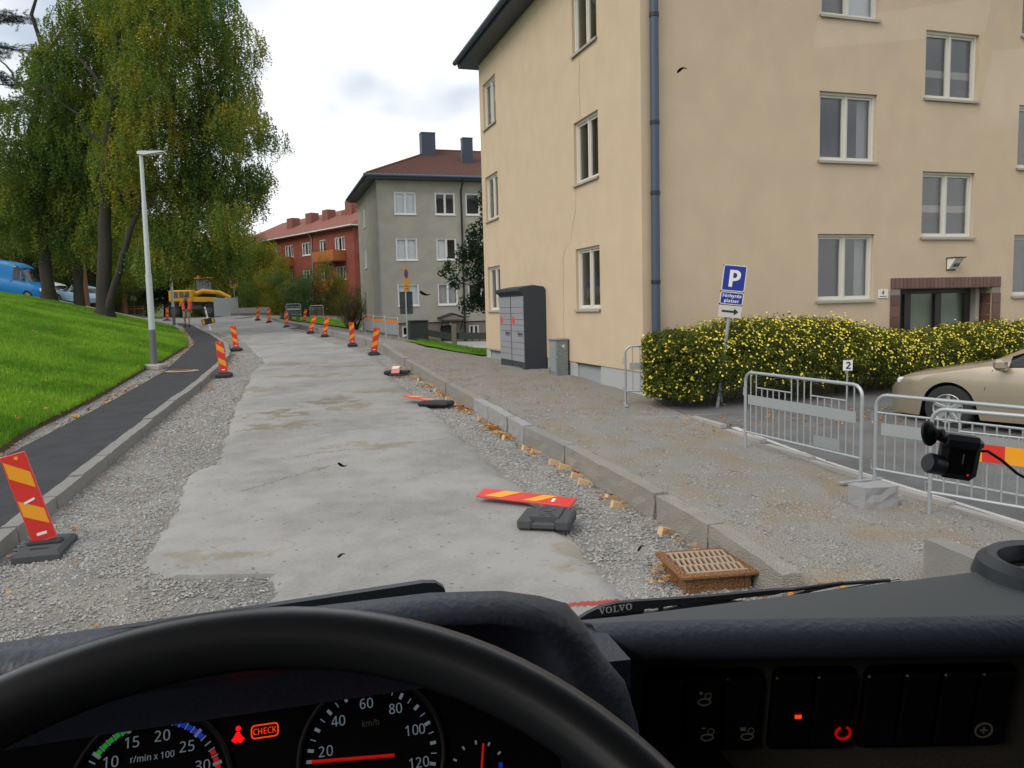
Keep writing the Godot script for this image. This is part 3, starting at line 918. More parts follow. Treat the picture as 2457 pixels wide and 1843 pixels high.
	for i in 130:
		var d := rng.randf_range(5.0, 16.0)
		put.call(lerpf(edge("walk", d) + 0.2, edge("slab_a", d), pow(rng.randf(), 1.5)), d, rng.randf_range(0.014, 0.026), gy(d) + 0.0)
	for i in 60:
		var d := rng.randf_range(17.0, 27.0)
		put.call(edge("walk", d) + 0.25 + absf(rng.randfn(0, 0.2)), d, rng.randf_range(0.03, 0.05), gy(d) - 0.01)
	for i in 26:
		put.call(1.95 + rng.randfn(0, 0.2), 5.0 + rng.randfn(0, 0.2), rng.randf_range(0.02, 0.035), gy(5.0) + 0.09)
	for i in 16:
		put.call(1.08 + rng.randfn(0, 0.06), 5.75 + rng.randfn(0, 0.2), rng.randf_range(0.02, 0.035), gy(5.6) - 0.01)
	for i in 320:
		var x := rng.randf_range(2.4, 8.0)
		var d := 11.6 + (x - 3.0) * 0.18 + rng.randfn(0, 0.35) - 0.4
		put.call(x, d, rng.randf_range(0.015, 0.03), height(x, d) + 0.03)
	for i in 420:
		var d := rng.randf_range(11.0, 44.0)
		var x := edge("grass", d) - absf(rng.randfn(0.0, 5.0))
		put.call(x, d, rng.randf_range(0.025, 0.05), height(x, d) + 0.11)
	copies(self, "fallen_leaves", leaf, M.petal, xs, cs)
	# grass blades on the slope
	var gm := MB.new()
	var r := RandomNumberGenerator.new()
	r.seed = 5
	for i in 9:
		var a := r.randf() * TAU
		var b := Vector3(cos(a), 0, sin(a))
		var root := Vector3(r.randf_range(-0.06, 0.06), 0, r.randf_range(-0.06, 0.06))
		var tip := root + Vector3(r.randf_range(-0.03, 0.03), r.randf_range(0.045, 0.085), r.randf_range(-0.03, 0.03))
		gm.tri(root - b * 0.006, root + b * 0.006, tip)
	var tuft := gm.mesh()
	xs = []
	cs = []
	for i in 60000:
		var d := 8.0 + pow(rng.randf(), 1.3) * 36.0
		var x := edge("grass", d) - pow(rng.randf(), 1.4) * 14.0 - 0.03
		xs.append(Transform3D(Basis(Vector3.UP, rng.randf() * TAU).scaled(Vector3.ONE * rng.randf_range(0.8, 1.5)), Vector3(x, height(x, d) + 0.04, -d)))
		var t := clampf(noise.get_noise_2d(x * 3.0, d * 3.0) * 0.9 + 0.5 + rng.randfn(0, 0.15), 0.0, 1.0)
		cs.append(Color(0.085, 0.22, 0.012).lerp(Color(0.22, 0.4, 0.03), t))
	for i in 2500:
		var x := rng.randf_range(-6.0, 1.0)
		var d := rng.randf_range(24.5, 45.0)
		var e := lerpf(-0.9, -6.3, clampf((d - 24.3) / 21.0, 0.0, 1.0))
		if x < e or x > e + 1.6:
			continue
		xs.append(Transform3D(Basis(Vector3.UP, rng.randf() * TAU).scaled(Vector3.ONE * 1.4), on(x, d, 0.05)))
		cs.append(Color(0.1, 0.22, 0.02))
	copies(self, "grass", tuft, M.petal, xs, cs)

# ---------- houses ----------
# a wall from (0, y0) to (w, y1) in the frame xf (x along, y up, z out) with openings cut through and reveals
func wall_into(mb: MB, xf: Transform3D, w: float, y0: float, y1: float, holes: Array, reveal := 0.14) -> void:
	var xs := [0.0, w]
	var ys := [y0, y1]
	for h: Rect2 in holes:
		for q in [h.position.x, h.end.x]:
			if q > 0.0 and q < w:
				xs.append(q)
		for q in [h.position.y, h.end.y]:
			if q > y0 and q < y1:
				ys.append(q)
	xs.sort()
	ys.sort()
	for i in xs.size() - 1:
		for j in ys.size() - 1:
			if xs[i + 1] - xs[i] < 1e-4 or ys[j + 1] - ys[j] < 1e-4:
				continue
			var mid := Vector2((xs[i] + xs[i + 1]) * 0.5, (ys[j] + ys[j + 1]) * 0.5)
			var open := false
			for h: Rect2 in holes:
				if h.has_point(mid):
					open = true
			if not open:
				mb.quad(xf * Vector3(xs[i], ys[j], 0), xf * Vector3(xs[i + 1], ys[j], 0), xf * Vector3(xs[i + 1], ys[j + 1], 0), xf * Vector3(xs[i], ys[j + 1], 0))
	for h: Rect2 in holes:
		var a := h.position
		var b := h.end
		var r := -reveal
		mb.quad(xf * Vector3(a.x, a.y, r), xf * Vector3(a.x, a.y, 0), xf * Vector3(a.x, b.y, 0), xf * Vector3(a.x, b.y, r))
		mb.quad(xf * Vector3(b.x, a.y, 0), xf * Vector3(b.x, a.y, r), xf * Vector3(b.x, b.y, r), xf * Vector3(b.x, b.y, 0))
		mb.quad(xf * Vector3(a.x, b.y, 0), xf * Vector3(b.x, b.y, 0), xf * Vector3(b.x, b.y, r), xf * Vector3(a.x, b.y, r))
		mb.quad(xf * Vector3(a.x, a.y, r), xf * Vector3(b.x, a.y, r), xf * Vector3(b.x, a.y, 0), xf * Vector3(a.x, a.y, 0))

# a casement window in the opening h of the wall frame xf: window > frame, mullion, pane, sill, curtain or blind
func window(house: Node3D, xf: Transform3D, h: Rect2, o := {}) -> Node3D:
	var w := group_node(house, "window", xf * Transform3D(Basis(), Vector3(h.position.x + h.size.x * 0.5, h.position.y, 0)))
	var W := h.size.x
	var Hh := h.size.y
	var fm: Material = M[o.get("paint", "frame_paint")]
	var deep: float = o.get("deep", 0.09)
	var fw: float = o.get("bar", 0.05)
	var f := MB.new()
	for s: float in [-1.0, 1.0]:
		f.bbox(Vector3(s * (W * 0.5 - fw * 0.5), Hh * 0.5, -deep), Vector3(fw, Hh, 0.06), 0.006)
		f.bbox(Vector3(0, Hh * 0.5 + s * (Hh * 0.5 - fw * 0.5), -deep), Vector3(W - 2.0 * fw, fw, 0.058), 0.006)
	part(w, "frame", f, fm)
	var lights: Array = o.get("split", [0.5])
	var xs := [-W * 0.5 + fw]
	for q: float in lights:
		xs.append(-W * 0.5 + W * q)
	xs.append(W * 0.5 - fw)
	for i in lights.size():
		var mb := MB.new()
		mb.bbox(Vector3(xs[i + 1], Hh * 0.5, -deep - 0.004), Vector3(0.045, Hh - 2.0 * fw, 0.058), 0.006)
		part(w, "mullion", mb, fm)
	for i in xs.size() - 1:
		var a: float = xs[i] + (0.022 if i > 0 else 0.0)
		var b: float = xs[i + 1] - (0.022 if i < xs.size() - 2 else 0.0)
		var sash := MB.new()
		var st := 0.04
		for s: float in [-1.0, 1.0]:
			sash.box(Vector3((a + b) * 0.5 + s * ((b - a) * 0.5 - st * 0.5), Hh * 0.5, -deep - 0.02), Vector3(st, Hh - 2.0 * fw, 0.04))
			sash.box(Vector3((a + b) * 0.5, Hh * 0.5 + s * (Hh * 0.5 - fw - st * 0.5), -deep - 0.022), Vector3(b - a - 2.0 * st, st, 0.036))
		part(w, "sash", sash, fm)
		var g := MB.new()
		for z: float in ([-0.02, -0.045, -0.075] if o.get("double", true) else [-0.02]):
			g.quad(Vector3(a + st, fw + st, -deep + z), Vector3(b - st, fw + st, -deep + z), Vector3(b - st, Hh - fw - st, -deep + z), Vector3(a + st, Hh - fw - st, -deep + z))
		part(w, "pane", g, M.glass)
		var cover: String = o.get("cover", ["", ""])[mini(i, o.get("cover", ["", ""]).size() - 1)]
		if cover == "blind" or cover == "half":
			var bl := MB.new()
			var low := fw if cover == "blind" else Hh * 0.78
			bl.quad(Vector3(a, low, -deep - 0.1), Vector3(b, low, -deep - 0.1), Vector3(b, Hh - fw, -deep - 0.1), Vector3(a, Hh - fw, -deep - 0.1))
			part(w, "blind", bl, M.blind_white)
		elif cover == "curtain" or cover == "sheer":
			var cu := MB.new()
			var p := []
			for k in 2:
				var row := PackedVector3Array()
				for j in 25:
					var t := float(j) / 24.0
					var x := lerpf(a, b, (0.62 + t * 0.38) if cover == "curtain" else t)
					row.append(Vector3(x + (0.05 * sin(t * 3.0) if k == 1 else 0.0), fw if k == 0 else Hh - fw, -deep - 0.14 + 0.022 * sin(t * 40.0)))
				p.append(row)
			cu.grid(p)
			part(w, "curtain", cu, M.curtain)
	if o.get("sill", true):
		var s := MB.new()
		s.prism(PackedVector2Array([Vector2(-deep - 0.02, 0.03), Vector2(0.05, 0.0), Vector2(0.05, -0.045), Vector2(0.035, -0.045), Vector2(0.035, -0.015), Vector2(-deep - 0.02, 0.01)]), -W * 0.5 - 0.03, W * 0.5 + 0.03, Transform3D(Basis(Vector3(0, 0, 1), Vector3(0, 1, 0), Vector3(1, 0, 0)), Vector3.ZERO))
		part(w, "sill", s, M[o.get("sill_paint", "sill_worn")])
	return w

func pipe(house: Node3D, pts: Array, r: float, m: Material, rings: Array) -> void:
	var mb := MB.new()
	mb.tube(pts, r, 12)
	var o := part(house, "downpipe", mb, m)
	for y: float in rings:
		var k := MB.new()
		k.cyl(Vector3(pts[-1].x, y, pts[-1].z), Vector3(pts[-1].x, y + 0.07, pts[-1].z), r * 1.12, -1.0, 12)
		part(o, "bracket", k, M.trim_black)

func make_ochre_house() -> void:
	var t := thing("apartment_house", "ochre plastered apartment house with a tiled street entrance and dark downpipe at its corner", "building", Vector3(2.361, 0, -13.92), deg_to_rad(17.5))
	var L := 10.35
	var Wd := 24.0
	var top := 9.35
	var fx := Transform3D(Basis(), Vector3.ZERO)
	var lx := Transform3D(Basis(Vector3(0, 0, 1), Vector3(0, 1, 0), Vector3(-1, 0, 0)), Vector3(0, 0, -L))
	var fh := []
	var rows := [2.17, 4.82, 7.47]
	for x: float in [3.72, 8.66, 13.4, 16.2, 20.6]:
		for y: float in rows:
			fh.append(Rect2(x, y, 1.33, 1.28))
	for y: float in [3.39, 6.1]:
		fh.append(Rect2(6.2, y, 1.34, 1.3))
	var portal := Rect2(5.69, 0.2, 2.41, 2.18)
	var holes := fh.duplicate()
	holes.append(portal)
	var lh := []
	for s: float in [1.83, 8.72]:
		for y: float in [2.12, 4.74, 7.38]:
			lh.append(Rect2(L - s - 1.25, y, 1.25, 1.28))
	var wall := MB.new()
	wall_into(wall, fx, Wd, 0.98, top, holes)
	wall_into(wall, lx, L, 0.98, top, lh)
	var bx := Transform3D(Basis(Vector3(-1, 0, 0), Vector3(0, 1, 0), Vector3(0, 0, -1)), Vector3(Wd, 0, -L))
	wall_into(wall, bx, Wd, 0.0, top, [])
	wall_into(wall, Transform3D(Basis(Vector3(0, 0, -1), Vector3(0, 1, 0), Vector3(1, 0, 0)), Vector3(Wd, 0, 0)), L, 0.0, top, [])
	part(t, "wall", wall, M.plaster_ochre)
	# rooms: floors, partitions and an inner core
	var core := MB.new()
	core.box(Vector3(Wd * 0.5, top * 0.5, -L * 0.5), Vector3(Wd - 5.0, top - 0.1, L - 4.6))
	for y: float in [1.35, 3.98, 6.63, 9.28]:
		core.box(Vector3(Wd * 0.5, y, -L * 0.5), Vector3(Wd - 0.35, 0.14, L - 0.35))
	for x: float in [2.6, 5.75, 8.0, 10.6]:
		core.box(Vector3(x, 5.2, -1.3), Vector3(0.1, 8.0, 2.1))
	for z: float in [-4.2, -7.9]:
		core.box(Vector3(1.3, 5.2, z), Vector3(2.2, 8.0, 0.1))
	part(t, "interior", core, M.room_wall)
	# plinth, slightly recessed
	var pl := MB.new()
	var bas := [Rect2(L - 3.1, 0.58, 1.2, 0.38), Rect2(L - 9.93, 0.66, 1.2, 0.27)]
	wall_into(pl, lx.translated_local(Vector3(0, 0, -0.02)), L, -0.2, 0.978, bas, 0.1)
	wall_into(pl, fx.translated_local(Vector3(0.02, 0, -0.02)), 5.4, -0.2, 0.978, [], 0.1)
	wall_into(pl, fx.translated_local(Vector3(8.4, 0, -0.02)), Wd - 8.4, -0.2, 0.978, [], 0.1)
	part(t, "plinth", pl, M.plinth_grey)
	for b: Rect2 in bas:
		var hatch := group_node(t, "cellar_hatch", lx * Transform3D(Basis(), Vector3(b.position.x, b.position.y, -0.06)))
		var hb := MB.new()
		hb.bbox(Vector3(b.size.x * 0.5, b.size.y * 0.5, 0), Vector3(b.size.x - 0.01, b.size.y - 0.01, 0.03), 0.008)
		part(hatch, "panel", hb, M.plate_grey)
		hb = MB.new()
		hb.box(Vector3(b.size.x * 0.5, b.size.y + 0.005, 0.04), Vector3(b.size.x + 0.04, 0.02, 0.08))
		part(hatch, "drip_edge", hb, M.trim_black)
	var covers := [["", ""], ["", "curtain"], ["", ""], ["", ""], ["", "curtain"], ["", ""]]
	var k := 0
	for h: Rect2 in fh:
		var c: Array = covers[k % covers.size()]
		if h.position.x < 4.0:
			c = [["", "curtain"], ["", "curtain"], ["", "blind"]][clampi(roundi((h.position.y - 2.17) / 2.65), 0, 2)]
		if h.position.x > 6.0 and h.position.x < 7.0:
			c = ["", ""]
		window(t, fx, h, {"cover": c, "split": [0.49]})
		k += 1
	for h: Rect2 in lh:
		window(t, lx, h, {"cover": ["", "blind"] if h.position.x < 3.0 and h.position.y > 7.0 else ["", ""], "split": [0.5]})
	# eaves: soffit, fascia, gutter, metal verge
	var ev := MB.new()
	var ov := 0.5
	ev.box(Vector3(Wd * 0.5, top + 0.03, -L * 0.5), Vector3(Wd + 2 * ov, 0.06, L + 2 * ov))
	part(t, "soffit", ev, M.sheet_dark_blue)
	ev = MB.new()
	for q in [[Vector3(-ov, top + 0.17, -L * 0.5), Vector3(0.03, 0.22, L + 2 * ov + 0.04)], [Vector3(Wd * 0.5, top + 0.17, ov), Vector3(Wd + 2 * ov, 0.22, 0.03)]]:
		ev.box(q[0], q[1])
	part(t, "fascia", ev, M.gutter_blue)
	ev = MB.new()
	ev.tube([Vector3(-ov - 0.09, top + 0.16, ov + 0.05), Vector3(-ov - 0.09, top + 0.16, -L - ov - 0.02)], 0.075, 10)
	part(t, "gutter", ev, M.gutter_blue)
	var rf := MB.new()
	var y1 := top + 0.29
	var A := Vector3(-ov - 0.04, y1, ov + 0.04); var B := Vector3(Wd + ov, y1, ov + 0.04); var C := Vector3(Wd + ov, y1, -L - ov - 0.04); var D := Vector3(-ov - 0.04, y1, -L - ov - 0.04)
	var E := Vector3(5.4, y1 + 2.6, -L * 0.5); var F := Vector3(Wd - 5.4, y1 + 2.6, -L * 0.5)
	rf.quad(A, B, F, E); rf.quad(C, D, E, F); rf.tri(D, A, E); rf.tri(B, C, F)
	part(t, "roof", rf, M.roof_metal)
	pipe(t, [Vector3(0.22, 9.3, 0.3), Vector3(0.22, 9.1, 0.09), Vector3(0.22, 1.4, 0.09)], 0.075, M.gutter_blue, [2.55, 4.1, 5.3, 7.1])
	var wb := MB.new()
	wb.cyl(Vector3(0.22, 1.4, 0.09), Vector3(0.22, 0.5, 0.09), 0.085, 0.085, 12)
	part(t, "drain_shoe", wb, M.trim_black)
	var wpost := MB.new()
	wpost.bbox(Vector3(0.22, 0.75, 0.2), Vector3(0.09, 0.5, 0.05), 0.008)
	part(t, "timber_guard", wpost, M.grey_wood)
	# long settlement crack in the plaster of the side wall
	var cr := MB.new()
	var pts := [[2.72, 7.36], [2.7, 7.0], [2.74, 6.6], [2.71, 6.2], [2.73, 6.05]]
	var pts2 := [[3.0, 4.68], [3.02, 4.4], [3.06, 4.15], [3.25, 3.9], [3.3, 3.62], [3.7, 3.45], [3.8, 3.3], [3.84, 2.7], [3.82, 2.2], [3.86, 1.9], [3.84, 1.2]]
	for pp in [pts, pts2]:
		cr = MB.new()
		var lastv := Vector3.ZERO
		for i in pp.size() - 1:
			for s in 8:
				var u := float(s) / 8.0
				var u2 := float(s + 1) / 8.0
				var a2 := lx * Vector3(L - lerpf(pp[i][0], pp[i + 1][0], u), lerpf(pp[i][1], pp[i + 1][1], u), 0.002)
				var b2 := lx * Vector3(L - lerpf(pp[i][0], pp[i + 1][0], u2) + rng.randfn(0, 0.008), lerpf(pp[i][1], pp[i + 1][1], u2), 0.002)
				if lastv != Vector3.ZERO and s > 0:
					a2 = lastv
				lastv = b2
				var wd := Vector3(0, 0, rng.randf_range(0.002, 0.006))
				cr.quad(a2 - wd, a2 + wd, b2 + wd, b2 - wd)
		part(t, "plaster_crack", cr, M.trim_black)
	# entrance: tiled surround, recessed door with side lights
	var en := group_node(t, "entrance", Transform3D())
	var gr := MB.new()
	wall_into(gr, Transform3D(Basis(), Vector3(5.46, 0, 0.012)), 2.86, 0.2, 2.59, [Rect2(0.24, 0.0, 2.4, 2.37)], 0.5)
	gr.box(Vector3(6.895, 0.15, -0.2), Vector3(2.86, 0.12, 0.9))
	part(en, "grout_bed", gr, M.grout)
	var tm := []
	for q in 3:
		var tb := MB.new()
		tb.bbox(Vector3.ZERO, Vector3(1, 1, 1), 0.04)
		tm.append(tb.mesh())
	var tmats := []
	for q in 5:
		var s := rng.randf_range(0.75, 1.2)
		tmats.append(mat("portal_tile_%d" % q, lin(0.13 * s, 0.058 * s, 0.048 * s), 0.3))
	var put := func(x: float, y: float, sx: float, sy: float, z: float, sz: float) -> void:
		var o := part(en, "tile", tm[0], tmats[rng.randi() % 5])
		o.transform = Transform3D(Basis().scaled(Vector3(sx, sy, sz)), Vector3(x, y, z))
	var nx := 29
	for i in nx:
		put.call(5.465 + (i + 0.5) * 2.85 / nx, 2.482, 2.85 / nx - 0.008, 0.207, 0.012, 0.03)
	for i in 9:
		for sx: float in [5.575, 8.21]:
			put.call(sx, 0.32 + i * 0.228, 0.218, 0.22, 0.012, 0.03)
		for q: float in [-0.13, -0.34]:
			put.call(8.108, 0.32 + i * 0.228, 0.03, 0.22, q, 0.205)
	var db := MB.new()
	db.box(Vector3(6.9, 2.33, -0.42), Vector3(2.4, 0.12, 0.08))
	for x: float in [5.74, 6.28, 7.08, 7.86]:
		db.box(Vector3(x, 1.25, -0.42), Vector3(0.1 if x < 6.0 or x > 7.5 else 0.16, 2.1, 0.08))
	db.box(Vector3(8.0, 1.25, -0.42), Vector3(0.2, 2.1, 0.07))
	part(en, "door_frame", db, M.door_black)
	for q in [[5.79, 6.2], [6.4, 6.98], [7.18, 7.8]]:
		var g := MB.new()
		g.quad(Vector3(q[0], 0.35, -0.43), Vector3(q[1], 0.35, -0.43), Vector3(q[1], 2.27, -0.43), Vector3(q[0], 2.27, -0.43))
		part(en, "pane", g, M.door_glass)
	db = MB.new()
	db.box(Vector3(6.9, 1.3, -0.55), Vector3(2.4, 2.3, 0.03))
	part(en, "hall_wall", db, mat("hall_green", lin(0.3, 0.36, 0.28), 0.9))
	db = MB.new()
	db.box(Vector3(5.97, 1.63, -0.418), Vector3(0.22, 0.33, 0.004))
	part(en, "notice", db, M.white)
	db = MB.new()
	db.cyl(Vector3(6.46, 1.1, -0.37), Vector3(6.46, 1.45, -0.37), 0.014, 0.014, 8)
	part(en, "door_handle", db, M.alloy)
	# house number lantern: wedge-shaped opal box under a black cap
	var la := thing("house_lantern", "wedge shaped wall lantern with black cap and house number over the tiled entrance", "lamp", t.transform * Vector3(6.98, 2.73, 0.005), deg_to_rad(17.5))
	var lb := MB.new()
	lb.prism(PackedVector2Array([Vector2(0, 0.02), Vector2(0.05, 0.02), Vector2(0.22, 0.235), Vector2(0, 0.235)]), -0.11, 0.11, Transform3D(Basis(Vector3(0, 0, 1), Vector3(0, 1, 0), Vector3(-1, 0, 0)), Vector3.ZERO))
	part(la, "opal_box", lb, M.sign_white)
	lb = MB.new()
	lb.box(Vector3(0, 0.247, 0.12), Vector3(0.25, 0.02, 0.27))
	part(la, "cap", lb, M.trim_black)
	lb = MB.new()
	lb.box(Vector3(0, 0.125, -0.001), Vector3(0.24, 0.26, 0.014))
	part(la, "back_plate", lb, M.trim_black)
	var nt := text_mesh("64", 0.09, 0.003, true)
	var no := part(la, "house_number", nt, M.print_black)
	no.transform = Transform3D(Basis(Vector3.RIGHT, atan2(0.17, 0.215)), Vector3(0.0, 0.1, 0.142))
	# small brass-coloured sign by the door
	var pt := thing("wall_plate", "small white plate with a red and black mark beside the tiled entrance", "sign", t.transform * Vector3(5.275, 2.285, 0.012), deg_to_rad(17.5))
	var pb := MB.new()
	pb.bbox(Vector3.ZERO, Vector3(0.24, 0.17, 0.01), 0.002)
	part(pt, "plate", pb, M.sign_white)
	pb = MB.new()
	pb.prism(PackedVector2Array([Vector2(-0.03, 0.02), Vector2(0.0, 0.075), Vector2(0.0, -0.02)]), 0.006, 0.008)
	part(pt, "emblem", pb, M.print_black)
	pb = MB.new()
	pb.prism(PackedVector2Array([Vector2(0.004, 0.07), Vector2(0.034, 0.03), Vector2(0.004, -0.02)]), 0.006, 0.008)
	part(pt, "emblem", pb, M.logo_red)
	pb = MB.new()
	pb.box(Vector3(0, -0.05, 0.007), Vector3(0.17, 0.012, 0.002))
	part(pt, "lettering", pb, M.print_black)

func text_mesh(s: String, h: float, depth: float, bold := false, serif := false) -> TextMesh:
	var f := SystemFont.new()
	f.font_names = PackedStringArray(["Droid Serif" if serif else "Droid Sans"])
	if bold:
		f.font_weight = 700
	var t := TextMesh.new()
	t.font = f
	t.text = s
	t.font_size = 32
	t.pixel_size = h / 32.0 * 1.38
	t.depth = depth
	t.curve_step = 1.0
	return t

# roof plane with rows of pantiles as relief
func tiled(mb: MB, a: Vector3, b: Vector3, c: Vector3, d: Vector3, nu: int, nv: int, amp: float) -> void:
	var n := (b - a).cross(d - a).normalized()
	var p := []
	for i in nv * 3 + 1:
		var v := float(i) / (nv * 3)
		var row := PackedVector3Array()
		for j in nu * 4 + 1:
			var u := float(j) / (nu * 4)
			var q := a.lerp(b, u).lerp(d.lerp(c, u), v)
			row.append(q + n * amp * ((1.0 - fmod(i, 3) / 3.0) * 0.9 + 0.7 * sin(j * PI * 0.5)))
		p.append(row)
	mb.grid(p)

func make_grey_house() -> void:
	var t := thing("apartment_house", "grey plastered apartment house with brown tiled hip roof and two tall chimneys", "building", Vector3(-7.28, 0, -44.08), deg_to_rad(17.5))
	var L := 9.0
	var Wd := 16.0
	var top := 9.45
	var y0 := 1.46
	var fx := Transform3D()
	var lx := Transform3D(Basis(Vector3(0, 0, 1), Vector3(0, 1, 0), Vector3(-1, 0, 0)), Vector3(0, 0, -L))
	var fh := []
	for y: float in [2.44, 5.01, 7.57]:
		for q in [[0.98, 1.23], [3.3, 1.18], [5.1, 0.86], [8.0, 1.2], [11.5, 1.2]]:
			fh.append(Rect2(q[0], y, q[1], 1.24))
	var lh := []
	for y: float in [7.42, 4.9]:
		lh.append(Rect2(L - 6.4, y, 1.1, 1.25))
	var wall := MB.new()
	wall_into(wall, fx, Wd, y0, top, fh, 0.1)
	wall_into(wall, lx, L, y0, top, lh, 0.1)
	wall_into(wall, Transform3D(Basis(Vector3(-1, 0, 0), Vector3(0, 1, 0), Vector3(0, 0, -1)), Vector3(Wd, 0, -L)), Wd, -1.0, top, [])
	wall_into(wall, Transform3D(Basis(Vector3(0, 0, -1), Vector3(0, 1, 0), Vector3(1, 0, 0)), Vector3(Wd, 0, 0)), L, -1.0, top, [])
	part(t, "wall", wall, M.plaster_grey)
	var pl := MB.new()
	var bh := [Rect2(1.16, 0.72, 1.06, 0.58), Rect2(5.1, 0.66, 0.6, 0.58), Rect2(3.4, -0.3, 0.85, 1.55)]
	wall_into(pl, fx.translated_local(Vector3(0, 0, -0.04)), Wd, -1.0, y0 - 0.002, bh, 0.3)
	wall_into(pl, lx.translated_local(Vector3(0, 0, -0.04)), L, -1.0, y0 - 0.002, [], 0.1)
	part(t, "plinth", pl, M.plinth_brown)
	var led := MB.new()
	led.box(Vector3(Wd * 0.5, y0, 0.005), Vector3(Wd, 0.03, 0.05))
	part(t, "drip_ledge", led, M.trim_black)
	var core := MB.new()
	core.box(Vector3(Wd * 0.5, top * 0.5, -L * 0.5), Vector3(Wd - 3.4, top, L - 3.4))
	for y: float in [1.6, 4.3, 6.9]:
		core.box(Vector3(Wd * 0.5, y, -L * 0.5), Vector3(Wd - 0.3, 0.12, L - 0.3))
	part(t, "interior", core, M.room_wall)
	var cov := [["blind", "blind"], ["", ""], ["", ""], ["blind", "blind"], ["", ""]]
	var k := 0
	for h: Rect2 in fh:
		var c: Array = ["blind", "blind"] if h.position.x < 2.0 else ["", ""]
		if h.position.x > 3.0 and h.position.x < 4.0:
			c = ["blind", ""] if h.position.y > 4.0 and h.position.y < 6.0 else ["sheer", "sheer"] if h.position.y < 3.0 else ["", ""]
		window(t, fx, h, {"cover": c, "paint": "frame_white", "sill_paint": "frame_white", "split": [0.5] if h.size.x > 1.0 else [], "deep": 0.05, "double": false})
		k += 1
	for h: Rect2 in lh:
		window(t, lx, h, {"paint": "frame_white", "sill_paint": "frame_white", "split": [0.5], "deep": 0.05, "double": false})
	for h: Rect2 in [bh[0], bh[1]]:
		window(t, fx.translated_local(Vector3(0, 0, -0.04)), h, {"paint": "frame_white", "sill_paint": "frame_white", "split": [0.5], "deep": 0.05, "double": false})
	# door under a little gable canopy
	var dr := group_node(t, "door", Transform3D())
	var mb := MB.new()
	mb.box(Vector3(3.825, 0.45, -0.3), Vector3(0.8, 1.5, 0.05))
	part(dr, "leaf", mb, mat("door_blue", lin(0.02, 0.026, 0.045), 0.5))
	mb = MB.new()
	mb.lathe([[0.0, -0.04], [0.07, -0.02], [0.07, 0.02], [0.0, 0.04]], 14, Transform3D(Basis(Vector3.RIGHT, PI / 2), Vector3(3.98, 1.36, 0.0)))
	part(dr, "round_lamp", mb, M.sign_white)
	var cn := group_node(t, "canopy", Transform3D())
	mb = MB.new()
	for s: float in [-1.0, 1.0]:
		mb.box(Vector3(3.95 + s * 0.36, 1.83, 0.42), Vector3(0.82, 0.05, 0.95), Basis(Vector3.BACK, -s * 0.31))
	part(cn, "canopy_roof", mb, M.sign_back)
	mb = MB.new()
	mb.prism(PackedVector2Array([Vector2(3.3, 1.6), Vector2(4.6, 1.6), Vector2(4.6, 1.66), Vector2(3.95, 1.9), Vector2(3.3, 1.66)]), 0.8, 0.84)
	part(cn, "gable_board", mb, M.plinth_brown)
	for s: float in [-1.0, 1.0]:
		mb = MB.new()
		mb.tube([Vector3(3.95 + s * 0.6, 1.6, 0.8), Vector3(3.95 + s * 0.6, 1.2, 0.35), Vector3(3.95 + s * 0.6, 1.0, 0.0)], 0.025, 6)
		part(cn, "bracket", mb, M.trim_black)
	# eaves and roof
	var ov := 0.55
	mb = MB.new()
	mb.box(Vector3(Wd * 0.5, top + 0.04, -L * 0.5), Vector3(Wd + 2 * ov, 0.08, L + 2 * ov))
	part(t, "soffit", mb, M.sheet_dark_blue)
	mb = MB.new()
	mb.box(Vector3(-ov, top + 0.13, -L * 0.5), Vector3(0.04, 0.16, L + 2 * ov + 0.04))
	mb.box(Vector3(Wd * 0.5, top + 0.13, ov), Vector3(Wd + 2 * ov, 0.16, 0.04))
	part(t, "fascia", mb, M.gutter_blue)
	mb = MB.new()
	mb.tube([Vector3(-ov - 0.2, top + 0.17, ov + 0.08), Vector3(Wd + ov, top + 0.17, ov + 0.08)], 0.085, 8)
	mb.tube([Vector3(-ov - 0.08, top + 0.17, ov + 0.2), Vector3(-ov - 0.08, top + 0.17, -L - ov)], 0.085, 8)
	part(t, "gutter", mb, M.roof_metal)
	var y1 := top + 0.25
	var rf := group_node(t, "roof", Transform3D())
	var A := Vector3(-ov, y1, ov); var B := Vector3(Wd + ov, y1, ov); var C := Vector3(Wd + ov, y1, -L - ov); var D := Vector3(-ov, y1, -L - ov)
	var E := Vector3(4.4, y1 + 2.35, -L * 0.5); var F := Vector3(Wd - 4.4, y1 + 2.35, -L * 0.5)
	mb = MB.new()
	tiled(mb, A, B, F, E, 64, 17, 0.03)
	mb.quad(C, D, E, F)
	mb.tri(D, A, E)
	mb.tri(B, C, F)
	part(rf, "tile_cover", mb, M.roof_tile)
	for q in [[A, E], [E, F], [D, E]]:
		mb = MB.new()
		mb.tube([q[0], q[1]], 0.09, 8)
		part(rf, "ridge_tile", mb, M.roof_tile)
	for q in [[3.75, -3.6, 0.85, 1.9], [5.85, -2.2, 0.62, 2.0]]:
		var cy := y1 + 2.35 * minf(1.0, -q[1] / (L * 0.5 + ov) + 0.11)
		var ch := group_node(rf, "chimney", Transform3D(Basis(), Vector3(q[0], cy, q[1])))
		mb = MB.new()
		mb.bbox(Vector3(0, 0.4, 0), Vector3(q[2], 1.6 if q[1] < -3.0 else 1.9, q[2] * 0.9), 0.02)
		part(ch, "casing", mb, M.sheet_dark_blue)
		mb = MB.new()
		mb.box(Vector3(0, 1.22 if q[1] < -3.0 else 1.37, 0), Vector3(q[2] + 0.05, 0.04, q[2] * 0.9 + 0.05))
		part(ch, "cap", mb, M.roof_metal)
